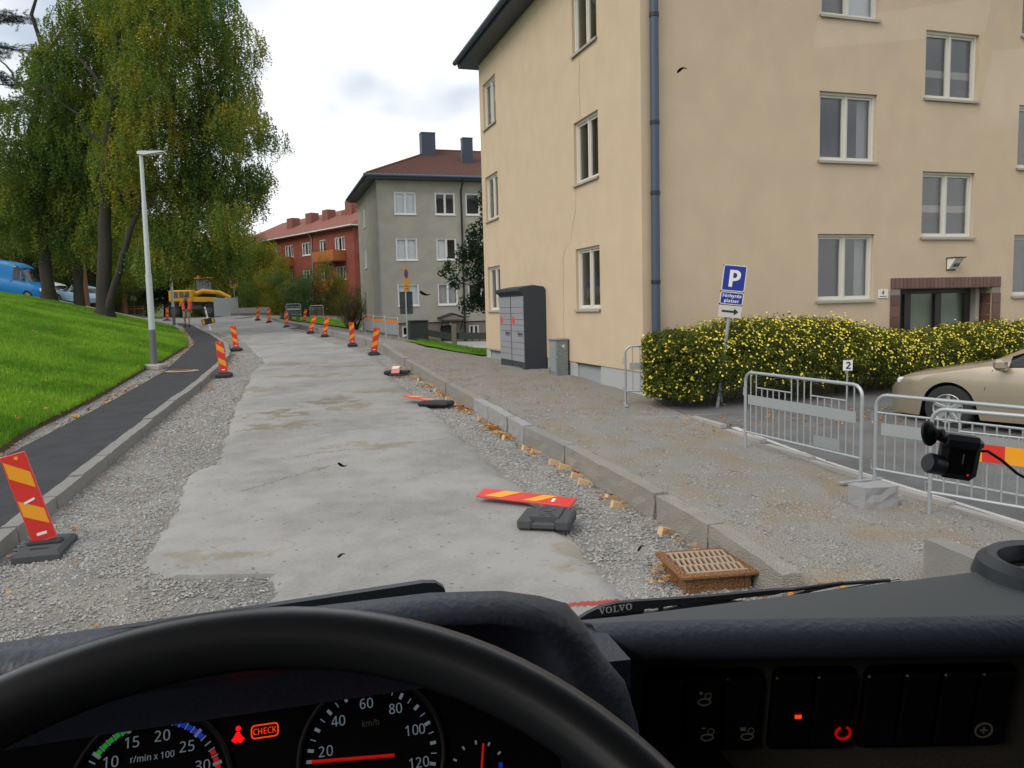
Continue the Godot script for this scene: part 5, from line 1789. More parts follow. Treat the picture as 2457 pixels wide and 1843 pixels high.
	# dark bins behind the sign
	t = thing("refuse_box", "dark green box standing under the edge on yellow sign", "box", on(-4.75, 40.0, -0.1), deg_to_rad(17))
	mb = MB.new()
	mb.bbox(Vector3(0, 0.55, 0), Vector3(0.95, 1.1, 0.7), 0.03)
	part(t, "body", mb, M.green_wood)
	mb = MB.new()
	mb.bbox(Vector3(0, 1.13, 0.02), Vector3(1.0, 0.06, 0.78), 0.015)
	part(t, "lid", mb, M.sign_back)

func make_lamps() -> void:
	var t := thing("street_lamp", "tall pale lamp post on the gravel verge with a flat head on a short arm", "street lamp", on(-9.75, 21.2, 0.0))
	var g := group_node(t, "assembly", Transform3D(Basis(Vector3.BACK, deg_to_rad(-0.4)), Vector3.ZERO))
	var mb := MB.new()
	mb.bbox(Vector3(0, 0.03, 0), Vector3(0.55, 0.16, 0.55), 0.03)
	part(g, "footing", mb, M.concrete)
	mb = MB.new()
	mb.cyl(Vector3(0, 0.05, 0), Vector3(0, 1.05, 0), 0.09, 0.088, 16)
	part(g, "base_sleeve", mb, M.lamp_sleeve)
	mb = MB.new()
	mb.cyl(Vector3(0, 1.05, 0), Vector3(0, 2.5, 0), 0.083, 0.08, 16)
	mb.cyl(Vector3(0, 2.5, 0), Vector3(0, 2.56, 0), 0.088, 0.07, 16)
	mb.cyl(Vector3(0, 2.56, 0), Vector3(0, 4.45, 0), 0.066, 0.058, 16)
	mb.cyl(Vector3(0, 4.45, 0), Vector3(0, 5.72, 0), 0.052, 0.045, 16)
	part(g, "pole", mb, M.lamp_paint)
	var hd := group_node(g, "lamp_head", Transform3D(Basis(Vector3.BACK, deg_to_rad(2)), Vector3(0, 5.72, 0)))
	mb = MB.new()
	mb.prism(PackedVector2Array([Vector2(-0.06, -0.02), Vector2(0.1, -0.05), Vector2(0.3, -0.03), Vector2(0.62, 0.0), Vector2(0.6, 0.03), Vector2(0.3, 0.04), Vector2(0.0, 0.06), Vector2(-0.06, 0.04)]), -0.1, 0.1)
	part(hd, "housing", mb, M.lamp_paint)
	mb = MB.new()
	mb.box(Vector3(0.35, -0.036, 0), Vector3(0.4, 0.012, 0.14))
	part(hd, "lens", mb, M.lens_clear)
	t = thing("street_lamp", "thin far lamp post with dark base where the footway ends", "street lamp", on(-20.2, 46.9))
	mb = MB.new()
	mb.cyl(Vector3(0, 0, 0), Vector3(0, 1.1, 0), 0.09, 0.088, 12)
	part(t, "base_sleeve", mb, M.lamp_sleeve)
	mb = MB.new()
	mb.cyl(Vector3(0, 1.1, 0), Vector3(0, 2.6, 0), 0.08, 0.075, 12)
	mb.cyl(Vector3(0, 2.6, 0), Vector3(0, 5.8, 0), 0.06, 0.05, 12)
	part(t, "pole", mb, M.lamp_paint)
	mb = MB.new()
	mb.prism(PackedVector2Array([Vector2(-0.05, -0.02), Vector2(0.6, 0.0), Vector2(0.6, 0.05), Vector2(0, 0.06)]), -0.1, 0.1, Transform3D(Basis(), Vector3(0, 5.8, 0)))
	part(t, "lamp_head", mb, M.lamp_paint)

func make_wall_things() -> void:
	var house := Transform3D(Basis(Vector3.UP, deg_to_rad(17.5)), Vector3(2.361, 0, -13.92))
	# parcel lockers: local x runs along the wall towards the camera, z out from the wall
	var fr := house * Transform3D(Basis(Vector3(0, 0, 1), Vector3(0, 1, 0), Vector3(-1, 0, 0)), Vector3(-0.02, 0.66, -6.98))
	var t := thing("parcel_locker", "dark parcel locker cabinet with two columns of pale grey doors against the ochre wall", "locker", fr.origin)
	t.basis = fr.basis
	var mb := MB.new()
	mb.prism(PackedVector2Array([Vector2(0, -0.1), Vector2(0.54, -0.1), Vector2(0.54, 1.84), Vector2(0.66, 1.93), Vector2(0.66, 1.99), Vector2(0.3, 2.06), Vector2(0.04, 2.02), Vector2(0, 1.97)]), 0.0, 0.98, Transform3D(Basis(Vector3(0, 0, 1), Vector3(0, 1, 0), Vector3(1, 0, 0)), Vector3.ZERO))
	part(t, "cabinet", mb, M.locker_dark)
	var half := part(t, "cabinet", mb, M.locker_dark)
	half.position.x = 1.02
	mb = MB.new()
	mb.bbox(Vector3(1.0, -0.08, 0.28), Vector3(2.2, 0.08, 0.72), 0.01)
	part(t, "slab", mb, M.concrete)
	var hs := [0.2, 0.19, 0.19, 0.34, 0.19, 0.17, 0.19, 0.18, 0.33]
	for c in 2:
		var y := 0.22
		for i in hs.size():
			var two: bool = hs[i] < 0.3 and i > 2 and i < 7
			for k in (2 if two else 1):
				mb = MB.new()
				var w := 0.95 / (2 if two else 1)
				mb.bbox(Vector3(0.02 + c * 1.01 + w * (k + 0.5), y + hs[i] * 0.4, 0.548), Vector3(w - 0.012, hs[i] * 0.8 - 0.008, 0.018), 0.003)
				part(t, "door", mb, M.locker_grey)
			y += hs[i] * 0.8
		mb = MB.new()
		mb.cyl(Vector3(0.2 + c * 1.01, 1.22, 0.556), Vector3(0.2 + c * 1.01, 1.22, 0.561), 0.1, 0.1, 20)
		part(t, "round_badge", mb, M.logo_red)
		mb = MB.new()
		mb.box(Vector3(0.72 + c * 1.01, 0.9, 0.5575), Vector3(0.42, 0.14, 0.002))
		part(t, "sign_frame", mb, M.print_black)
		mb = MB.new()
		mb.box(Vector3(0.72 + c * 1.01, 0.9, 0.559), Vector3(0.4, 0.12, 0.003))
		part(t, "sign_field", mb, M.locker_grey)
		var tx := part(t, "lettering", text_mesh("Boxen", 0.085, 0.002, true), M.print_black)
		tx.position = Vector3(0.72 + c * 1.01, 0.9, 0.563)
	# cable cabinet
	fr = house * Transform3D(Basis(Vector3(0, 0, 1), Vector3(0, 1, 0), Vector3(-1, 0, 0)), Vector3(-0.03, 0.5, -3.98))
	t = thing("cable_cabinet", "weathered grey green electrical cabinet beside the parcel locker", "cabinet", fr.origin)
	t.basis = fr.basis
	mb = MB.new()
	mb.bbox(Vector3(0.23, 0.5, 0.15), Vector3(0.46, 0.92, 0.28), 0.008)
	part(t, "housing", mb, M.cabinet_green)
	mb = MB.new()
	mb.bbox(Vector3(0.23, 0.97, 0.155), Vector3(0.5, 0.03, 0.32), 0.006)
	part(t, "lid", mb, M.galvanised_dull)
	mb = MB.new()
	mb.bbox(Vector3(0.23, 0.07, 0.15), Vector3(0.44, 0.16, 0.27), 0.005)
	part(t, "base", mb, M.cabinet_green)
	mb = MB.new()
	mb.box(Vector3(0.23, 0.58, 0.2935), Vector3(0.4, 0.66, 0.006))
	part(t, "door", mb, M.galvanised_dull)
	mb = MB.new()
	mb.box(Vector3(0.22, 0.85, 0.2985), Vector3(0.09, 0.06, 0.002))
	part(t, "warning_label", mb, M.sign_yellow)
	mb = MB.new()
	mb.box(Vector3(0.462, 0.82, 0.12), Vector3(0.002, 0.06, 0.05))
	part(t, "sticker", mb, M.sign_white)
	for i in 5:
		mb = MB.new()
		mb.box(Vector3(0.06 + 0.0, 0.2 + i * 0.03, 0.2975), Vector3(0.1, 0.008, 0.002))
		part(t, "vent_slot", mb, M.trim_black)

func make_grate() -> void:
	var t := thing("drain_grate", "rusty square drain grate on a raised iron box beside the exposed kerb end", "drain", Vector3(1.42, gy(5.7) - 0.085, -5.68), deg_to_rad(8))
	var mb := MB.new()
	for q in [[Vector3(0, 0.03, 0.235), Vector3(0.5, 0.22, 0.02)], [Vector3(0, 0.03, -0.235), Vector3(0.5, 0.22, 0.02)], [Vector3(0.24, 0.03, 0), Vector3(0.02, 0.22, 0.45)], [Vector3(-0.24, 0.03, 0), Vector3(0.02, 0.22, 0.45)]]:
		mb.bbox(q[0], q[1], 0.004)
	part(t, "box", mb, M.rust)
	mb = MB.new()
	for q in [[Vector3(0, 0.155, 0.26), Vector3(0.6, 0.03, 0.07)], [Vector3(0, 0.155, -0.26), Vector3(0.6, 0.03, 0.07)], [Vector3(0.265, 0.155, 0), Vector3(0.07, 0.03, 0.45)], [Vector3(-0.265, 0.155, 0), Vector3(0.07, 0.03, 0.45)]]:
		mb.bbox(q[0], q[1], 0.008)
	part(t, "rim", mb, M.rust)
	var bm := MB.new()
	bm.bbox(Vector3.ZERO, Vector3(0.019, 0.03, 0.13), 0.005)
	var bmesh := bm.mesh()
	for r in 3:
		for i in 11:
			var o := part(t, "bar", bmesh, M.rust_pale)
			o.position = Vector3(-0.21 + i * 0.042, 0.165, -0.15 + r * 0.15)
			o.rotation.y = deg_to_rad(-8)
	for r in 4:
		mb = MB.new()
		mb.bbox(Vector3(0, 0.163, -0.225 + r * 0.15), Vector3(0.46, 0.026, 0.022), 0.004)
		part(t, "cross_bar", mb, M.rust_pale)
	mb = MB.new()
	mb.box(Vector3(0, -0.16, 0), Vector3(0.46, 0.01, 0.45))
	part(t, "sump", mb, M.soil)
	t = thing("manhole_cover", "round rusty manhole cover set in the black footway", "manhole", Vector3(-8.62, gy(20.3) + 0.106, -20.3))
	mb = MB.new()
	mb.lathe([[0.0, 0.0], [0.0, 0.012], [0.36, 0.012], [0.4, 0.006], [0.42, 0.0]], 28)
	part(t, "cover", mb, M.rust_pale)
	for i in 5:
		mb = MB.new()
		mb.box(Vector3(0, 0.014, -0.24 + i * 0.12), Vector3(0.5 - absf(i - 2.0) * 0.06, 0.006, 0.03))
		part(t, "rib", mb, M.rust)
	# stacked things in the distance
	t = thing("pallet", "grey wooden pallet lying by the far barrier at the road end", "pallet", on(-15.9, 56.4), deg_to_rad(8))
	for y: float in [0.02, 0.24, 0.46]:
		for i in 4:
			mb = MB.new()
			mb.box(Vector3(0, y, -0.35 + i * 0.23), Vector3(1.3, 0.035, 0.12))
			part(t, "plank", mb, M.grey_wood)
	for i in 3:
		mb = MB.new()
		mb.box(Vector3(-0.55 + i * 0.55, 0.24, 0), Vector3(0.12, 0.4, 0.8))
		part(t, "block", mb, M.grey_wood)
	t = thing("concrete_barrier", "long low grey concrete block lying at the edge of the junction", "barrier", on(-19.2, 58.0), deg_to_rad(-10))
	mb = MB.new()
	mb.prism(PackedVector2Array([Vector2(-0.3, 0), Vector2(0.3, 0), Vector2(0.3, 0.15), Vector2(0.12, 0.55), Vector2(-0.12, 0.55), Vector2(-0.3, 0.15)]), -1.5, 1.5, Transform3D(Basis(Vector3(0, 0, 1), Vector3(0, 1, 0), Vector3(-1, 0, 0)), Vector3.ZERO))
	part(t, "block", mb, M.digger_steel)
	t = thing("steel_plate", "upright blue grey steel plate standing beside the excavator blade", "panel", on(-23.6, 65.0), deg_to_rad(12))
	mb = MB.new()
	mb.bbox(Vector3(0, 0.75, 0), Vector3(1.9, 1.5, 0.06), 0.01)
	part(t, "sheet", mb, M.plate_grey)
	mb = MB.new()
	mb.box(Vector3(0.93, 0.78, 0.0), Vector3(0.06, 1.6, 0.1))
	part(t, "edge_bar", mb, M.galvanised)

# ---------- vehicles ----------
func lin_at(a: Array, s: float) -> float:
	var xs := []
	var ys := []
	for q in a:
		xs.append(q[0])
		ys.append(q[1])
	return along(xs, ys, s)

func smooth_at(a: Array, s: float) -> float:
	var e := 0.07
	return (lin_at(a, s - e) + lin_at(a, s) * 2.0 + lin_at(a, s + e)) * 0.25

func make_wheel(parent: Node3D, at: Vector3, r: float, side: float, spokes := 5) -> void:
	var w := group_node(parent, "wheel", Transform3D(Basis(Vector3.RIGHT, side * PI / 2), at))
	var mb := MB.new()
	mb.lathe([[r * 0.6, -0.1], [r * 0.93, -0.1], [r, -0.07], [r, 0.07], [r * 0.93, 0.1], [r * 0.64, 0.1], [r * 0.6, 0.07]], 28)
	part(w, "tyre", mb, M.tyre)
	mb = MB.new()
	mb.lathe([[r * 0.66, 0.095], [r * 0.62, 0.1], [r * 0.58, 0.085], [r * 0.57, 0.0]], 28)
	mb.lathe([[r * 0.16, 0.06], [r * 0.14, 0.085], [0.0, 0.09]], 14)
	for k in spokes:
		var q := TAU * k / spokes + 0.3
		mb.bbox(Vector3(cos(q) * r * 0.36, 0.07, sin(q) * r * 0.36), Vector3(r * 0.5, 0.025, r * 0.16), 0.008, Basis(Vector3.UP, -q))
	part(w, "rim", mb, M.alloy)
	mb = MB.new()
	mb.lathe([[0.0, 0.0], [r * 0.58, -0.001], [r * 0.58, 0.02], [0.0, 0.021]], 20)
	part(w, "brake_disc", mb, M.galvanised_dull)

func car(t: Node3D, o: Dictionary) -> void:
	var L: float = o.len
	var n := 84
	var side := 7
	var up := 4
	var topn := 4
	var body := MB.new()
	var glass := {"windscreen": MB.new(), "side_window": MB.new(), "rear_window": MB.new()}
	var liner := MB.new()
	var rings := []
	var roofw: float = o.get("roofw", 0.66)
	for i in n + 1:
		var s := L * i / n
		var W := smooth_at(o.plan, s)
		var T := smooth_at(o.top, s)
		var Bt := smooth_at(o.belt, s)
		var yb := lin_at(o.sill, s)
		for a in o.axles:
			var q: float = absf(s - a) / (o.wheel_r * 1.16)
			if q < 1.0:
				yb = maxf(yb, o.wheel_r + o.wheel_r * 1.16 * sqrt(1.0 - q * q))
		var ring := PackedVector3Array()
		for k in side + 1:
			var y := lerpf(yb, Bt, float(k) / side)
			var bulge := 1.0 - 0.07 * pow((y - o.waist) / 0.4, 2.0) if y > o.waist else 1.0 - 0.05 * pow((y - o.waist) / 0.4, 2.0)
			ring.append(Vector3(L * 0.5 - s, y, W * bulge))
		var cab := clampf((T - Bt) / 0.5, 0.0, 1.0)
		var we: float = W * lerpf(0.86, roofw, cab)
		var ye := T - minf(0.06, 0.35 * (T - Bt))
		var last: Vector3 = ring[side]
		for k in range(1, up + 1):
			var q := float(k) / up
			ring.append(Vector3(L * 0.5 - s, lerpf(last.y, ye, q), lerpf(last.z, we, q) + 0.03 * sin(q * PI) * cab))
		for k in range(1, topn + 1):
			var q := float(k) / topn
			ring.append(Vector3(L * 0.5 - s, lerpf(ye, T, sin(q * PI * 0.5)), we * (1.0 - q)))
		rings.append(ring)
	var K: int = rings[0].size()
	var nrm := []
	for i in n + 1:
		var row := PackedVector3Array()
		for k in K:
			var du: Vector3 = rings[maxi(i - 1, 0)][k] - rings[mini(i + 1, n)][k]
			var dv: Vector3 = rings[i][mini(k + 1, K - 1)] - rings[i][maxi(k - 1, 0)]
			var q := du.cross(dv)
			row.append(q.normalized() if q.length() > 1e-9 else Vector3.UP)
		nrm.append(row)
	for i in n:
		var s := L * (i + 0.5) / n
		var tall := lin_at(o.top, s) - lin_at(o.belt, s)
		for k in K - 1:
			var to := body
			if k >= side and k < side + up:
				for q in o.side_glass:
					if s > q[0] and s < q[1] and tall > 0.2 and k < side + up - (1 if tall < 0.42 else 0):
						to = glass.side_window
			elif k >= side + up:
				if s > o.screen[0] and s < o.screen[1]:
					to = glass.windscreen
				elif s > o.rear[0] and s < o.rear[1]:
					to = glass.rear_window
			for f: float in [1.0, -1.0]:
				var z := Vector3(1, 1, f)
				var p := [rings[i + 1][k] * z, rings[i][k] * z, rings[i][k + 1] * z, rings[i + 1][k + 1] * z]
				var q := [nrm[i + 1][k] * z, nrm[i][k] * z, nrm[i][k + 1] * z, nrm[i + 1][k + 1] * z]
				if f < 0.0:
					p.reverse()
					q.reverse()
				to.squad(p, q)
	# end caps
	for e in [0, n]:
		for k in K - 1:
			var a: Vector3 = rings[e][k]
			var b: Vector3 = rings[e][k + 1]
			var m := Vector3(1, 1, -1)
			body.oquad(a, b, b * m, a * m, Vector3(1 if e == 0 else -1, 0, 0))
	part(t, "body", body, o.paint)
	for k in glass:
		if glass[k].v.size():
			part(t, k, glass[k], M.car_glass)
	liner.box(Vector3(0, 0.42, 0), Vector3(L * 0.86, 0.36, o.track * 2.0 - 0.32))
	part(t, "underbody", liner, M.trim_black)
	for a in o.axles:
		for f: float in [1.0, -1.0]:
			make_wheel(t, Vector3(L * 0.5 - a, o.wheel_r, f * o.track), o.wheel_r, f)
	for g in o.get("gaps", []):
		for f: float in [1.0, -1.0]:
			var mb := MB.new()
			var pts := []
			for q in g:
				var W := smooth_at(o.plan, q[0])
				var bulge: float = 1.0 - 0.07 * pow((q[1] - o.waist) / 0.4, 2.0) if q[1] > o.waist else 1.0 - 0.05 * pow((q[1] - o.waist) / 0.4, 2.0)
				pts.append(Vector3(L * 0.5 - q[0], q[1], f * (W * bulge - 0.002)))
			mb.tube(pts, 0.005, 5)
			part(t, "panel_gap", mb, M.trim_black)
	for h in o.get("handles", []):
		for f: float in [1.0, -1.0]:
			var mb := MB.new()
			mb.bbox(Vector3(L * 0.5 - h[0], h[1], f * (smooth_at(o.plan, h[0]) * 0.985 + 0.012)), Vector3(0.2, 0.035, 0.03), 0.01)
			part(t, "door_handle", mb, o.paint)
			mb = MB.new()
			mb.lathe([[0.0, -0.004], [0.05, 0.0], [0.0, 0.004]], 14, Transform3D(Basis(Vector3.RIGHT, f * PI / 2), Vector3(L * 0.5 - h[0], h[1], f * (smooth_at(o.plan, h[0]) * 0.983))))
			part(t, "handle_recess_shade", mb, M.trim_black)  # flat black disc stands in for the shade behind the handle
	if o.has("mirror"):
		for f: float in [1.0, -1.0]:
			var mb := MB.new()
			mb.bbox(Vector3(L * 0.5 - o.mirror[0], o.mirror[1], f * (smooth_at(o.plan, o.mirror[0]) + 0.1)), Vector3(0.13, 0.15, 0.2), 0.04)
			mb.bbox(Vector3(L * 0.5 - o.mirror[0], o.mirror[1] - 0.07, f * (smooth_at(o.plan, o.mirror[0]) - 0.01)), Vector3(0.08, 0.04, 0.14), 0.01)
			part(t, "mirror", mb, o.paint)
	for q in o.get("lights", []):
		for f: float in [1.0, -1.0]:
			var mb := MB.new()
			mb.bbox(Vector3(L * 0.5 - q[0], q[1], f * q[2]), Vector3(q[3], q[4], q[5]), 0.03)
			part(t, q[6], mb, M[q[7]])

func make_cars() -> void:
	var phi := deg_to_rad(128)
	var wl := Vector3(4.57 * 0.5 - 0.9, 0, -0.75)
	var t := thing("parked_car", "gold estate car parked behind the barriers with its nose to the flowering hedge", "car")
	t.basis = Basis(Vector3.UP, phi)
	t.position = Vector3(6.12, 0.34, -10.75) - t.basis * wl
	var octavia := {"len": 4.57, "paint": M.car_gold, "wheel_r": 0.315, "track": 0.78, "waist": 0.6, "axles": [0.9, 3.48],
		"top": [[-0.1, 0.5], [0.0, 0.62], [0.06, 0.7], [0.25, 0.78], [1.0, 0.93], [1.25, 0.97], [2.1, 1.4], [2.5, 1.46], [3.3, 1.45], [4.0, 1.36], [4.4, 1.05], [4.5, 0.95], [4.57, 0.7]],
		"belt": [[-0.1, 0.45], [0.0, 0.55], [0.25, 0.7], [1.0, 0.85], [1.3, 0.9], [3.8, 0.98], [4.4, 0.95], [4.57, 0.66]],
		"sill": [[0, 0.2], [0.3, 0.18], [4.2, 0.2], [4.57, 0.3]],
		"plan": [[-0.1, 0.5], [0, 0.6], [0.12, 0.74], [0.45, 0.85], [1.2, 0.885], [3.5, 0.885], [4.2, 0.84], [4.5, 0.74], [4.57, 0.68]],
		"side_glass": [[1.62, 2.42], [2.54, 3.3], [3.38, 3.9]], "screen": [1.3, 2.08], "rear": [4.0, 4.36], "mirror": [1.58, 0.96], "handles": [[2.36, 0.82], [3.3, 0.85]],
		"gaps": [[[1.38, 0.3], [1.36, 0.62], [1.45, 0.88]], [[2.5, 0.25], [2.5, 0.6], [2.44, 0.92]], [[1.42, 0.27], [3.1, 0.27]]],
		"lights": [[0.3, 0.655, 0.66, 0.34, 0.1, 0.2, "headlight", "lens_clear"]]}
	car(t, octavia)
	var mb := MB.new()
	mb.lathe([[0.16, 0.0], [0.19, 0.012], [0.16, 0.024]], 20, Transform3D(Basis(Vector3.BACK, 1.1), Vector3(0.48, 1.02, -0.36)))
	part(t, "steering_wheel", mb, M.trim_black)
	for z: float in [-0.36, 0.36]:
		mb = MB.new()
		mb.bbox(Vector3(0.0, 0.85, z), Vector3(0.14, 0.62, 0.46), 0.05, Basis(Vector3.BACK, 0.2))
		part(t, "seat", mb, M.cab_lining)
	# light blue hatchback on the side street, tail towards the junction
	t = thing("parked_car", "light blue hatchback parked between the tree trunks, tail lights showing", "car")
	t.basis = Basis(Vector3.UP, deg_to_rad(148)) * Basis(Vector3.BACK, deg_to_rad(7))
	t.position = Vector3(-33.6, height(-33.6, 61.0) + 0.02, -61.0)
	var hatch := {"len": 4.2, "paint": M.car_lightblue, "wheel_r": 0.31, "track": 0.76, "waist": 0.6, "axles": [0.85, 3.4],
		"top": [[-0.1, 0.5], [0.0, 0.62], [0.2, 0.78], [0.9, 0.95], [1.1, 1.0], [1.9, 1.45], [2.4, 1.52], [3.4, 1.48], [3.7, 1.38], [4.05, 0.98], [4.15, 0.9], [4.2, 0.6]],
		"belt": [[-0.1, 0.45], [0.0, 0.55], [0.25, 0.72], [1.0, 0.88], [3.6, 1.0], [4.1, 0.92], [4.2, 0.55]],
		"sill": [[0, 0.22], [4.2, 0.28]],
		"plan": [[-0.1, 0.5], [0, 0.6], [0.12, 0.74], [0.45, 0.84], [1.2, 0.87], [3.5, 0.87], [4.0, 0.8], [4.2, 0.72]],
		"side_glass": [[1.45, 2.2], [2.3, 2.95], [3.02, 3.4]], "screen": [1.15, 1.9], "rear": [3.68, 4.03], "mirror": [1.45, 1.0],
		"lights": [[4.08, 0.85, 0.68, 0.2, 0.3, 0.16, "tail_light", "lens_red"]]}
	car(t, hatch)
	mb = MB.new()
	mb.box(Vector3(-2.11, 0.68, 0), Vector3(0.02, 0.12, 0.52))
	part(t, "number_plate", mb, M.white)
	t = thing("parked_car", "pale car mostly hidden behind the thick dark tree trunk", "car")
	t.basis = Basis(Vector3.UP, deg_to_rad(150)) * Basis(Vector3.BACK, deg_to_rad(9))
	t.position = Vector3(-38.0, height(-38.0, 64.5), -64.5)
	hatch.paint = M.car_white
	car(t, hatch)
	t = thing("delivery_van", "tall bright blue delivery van parked nose down on the side street", "van")
	t.basis = Basis(Vector3.UP, deg_to_rad(-3)) * Basis(Vector3.BACK, deg_to_rad(-11))
	t.position = Vector3(-37.9, height(-37.9, 59.5) - 0.3, -59.5)
	car(t, {"len": 5.9, "paint": M.van_blue, "wheel_r": 0.34, "track": 0.86, "waist": 0.8, "axles": [1.0, 4.65], "roofw": 0.84,
		"top": [[-0.1, 0.7], [0.0, 0.95], [0.1, 1.05], [0.9, 1.28], [1.05, 1.4], [1.8, 2.3], [2.1, 2.5], [2.7, 2.62], [5.8, 2.6], [5.9, 2.5]],
		"belt": [[-0.1, 0.65], [0.0, 0.85], [0.9, 1.2], [1.2, 1.32], [5.9, 1.36]],
		"sill": [[0, 0.3], [5.9, 0.34]],
		"plan": [[-0.1, 0.7], [0, 0.78], [0.15, 0.9], [0.6, 0.98], [5.5, 1.0], [5.9, 0.97]],
		"side_glass": [[1.35, 1.72], [1.76, 2.3]], "screen": [1.08, 1.8], "rear": [9, 9], "mirror": [1.5, 1.5], "handles": [[2.4, 1.25]],
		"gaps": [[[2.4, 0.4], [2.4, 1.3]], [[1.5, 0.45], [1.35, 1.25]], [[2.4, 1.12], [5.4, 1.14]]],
		"lights": [[0.1, 0.92, 0.72, 0.2, 0.24, 0.3, "headlight", "lens_clear"]]})

func make_excavator() -> void:
	var t := thing("wheeled_excavator", "yellow wheeled excavator standing under the hanging birch branches at the junction", "excavator", Vector3(-26.6, height(-26.6, 66.0) - 0.03, -66.0), deg_to_rad(6))
	var mb := MB.new()
	mb.bbox(Vector3(0, 0.85, 0), Vector3(3.9, 0.42, 1.3), 0.06)
	mb.bbox(Vector3(-1.4, 0.65, 0), Vector3(0.5, 0.3, 2.0), 0.04)
	mb.bbox(Vector3(1.4, 0.65, 0), Vector3(0.5, 0.3, 2.0), 0.04)
	part(t, "chassis", mb, M.digger_steel)
	for x: float in [-1.4, 1.45]:
		for z: float in [-1.0, 1.0]:
			var w := group_node(t, "wheel", Transform3D(Basis(Vector3.RIGHT, PI / 2 * signf(z)), Vector3(x, 0.58, z)))
			mb = MB.new()
			mb.lathe([[0.28, -0.22], [0.5, -0.22], [0.58, -0.15], [0.58, 0.15], [0.5, 0.22], [0.3, 0.22], [0.27, 0.12]], 26)
			part(w, "tyre", mb, M.tyre)
			for k in 18:
				mb = MB.new()
				var q := TAU * k / 18.0
				mb.box(Vector3(cos(q) * 0.575, 0.0, sin(q) * 0.575), Vector3(0.05, 0.4, 0.07), Basis(Vector3.UP, -q))
				part(w, "tread_lug", mb, M.tyre)
			mb = MB.new()
			mb.lathe([[0.28, 0.12], [0.12, 0.1], [0.1, 0.16], [0.0, 0.17]], 18)
			part(w, "hub", mb, M.digger_steel)
	for x: float in [-1.45, 1.5]:
		mb = MB.new()
		var p := []
		for r in 2:
			var row := PackedVector3Array()
			for k in 9:
				var q := PI * 0.15 + PI * 0.7 * k / 8.0
				row.append(Vector3(x + cos(q) * 0.68, 0.58 + sin(q) * 0.68, 1.3 if r == 0 else 0.75))
			p.append(row)
		mb.grid(p)
		part(t, "mudguard", mb, M.digger_steel)
	mb = MB.new()
	mb.prism(PackedVector2Array([Vector2(2.35, 0.2), Vector2(2.6, 0.25), Vector2(2.85, 0.9), Vector2(2.72, 0.95), Vector2(2.4, 0.5)]), -1.15, 1.15)
	part(t, "blade", mb, M.galvanised_dull)
	mb = MB.new()
	mb.bbox(Vector3(2.1, 0.6, 0), Vector3(0.8, 0.2, 0.5), 0.03)
	part(t, "blade_arm", mb, M.digger_steel)
	mb = MB.new()
	mb.cyl(Vector3(-0.2, 1.05, 0), Vector3(-0.2, 1.25, 0), 0.7, 0.7, 24)
	part(t, "turntable", mb, M.digger_steel)
	var up := group_node(t, "upper_body", Transform3D())
	mb = MB.new()
	mb.bbox(Vector3(-0.75, 1.75, 0.1), Vector3(1.9, 1.0, 2.2), 0.1)
	part(up, "engine_hood", mb, M.digger_yellow)
	for i in 3:
		mb = MB.new()
		mb.box(Vector3(-1.1 + i * 0.45, 1.85, 1.203), Vector3(0.34, 0.5, 0.012))
		part(up, "grille", mb, M.digger_steel)
	mb = MB.new()
	mb.prism(PackedVector2Array([Vector2(-0.3, 1.3), Vector2(1.9, 1.22), Vector2(3.0, 1.05), Vector2(3.0, 1.28), Vector2(1.9, 1.6), Vector2(-0.3, 1.72)]), 0.5, 1.1)
	part(up, "deck", mb, M.digger_yellow)
	mb = MB.new()
	mb.bbox(Vector3(0.85, 2.45, -0.5), Vector3(1.4, 1.5, 1.0), 0.08)
	part(up, "cab", mb, M.trim_black)
	for q in [[0.85, 2.6, 0.008, 1.2, 1.1]]:
		mb = MB.new()
		mb.box(Vector3(q[0], q[1], q[2]), Vector3(q[3], q[4], 0.01))
		part(up, "cab_window", mb, M.car_glass)
	mb = MB.new()
	mb.bbox(Vector3(0.85, 3.25, -0.5), Vector3(1.5, 0.12, 1.1), 0.04)
	part(up, "cab_roof", mb, M.digger_yellow)
	mb = MB.new()
	mb.cyl(Vector3(0.45, 3.3, 0.0), Vector3(0.45, 3.5, 0.0), 0.09, 0.08, 12)
	part(up, "beacon", mb, M.marker_yellow)
	mb = MB.new()
	mb.tube([Vector3(-0.2, 1.7, 0.5), Vector3(0.9, 2.15, 0.5), Vector3(2.2, 2.0, 0.5), Vector3(3.1, 1.55, 0.5)], [0.22, 0.22, 0.2, 0.16], 6)
	part(up, "boom", mb, M.digger_yellow)
	mb = MB.new()
	mb.tube([Vector3(3.1, 1.6, 0.5), Vector3(2.3, 1.25, 0.5)], [0.18, 0.12], 6)
	part(up, "stick", mb, M.digger_yellow)

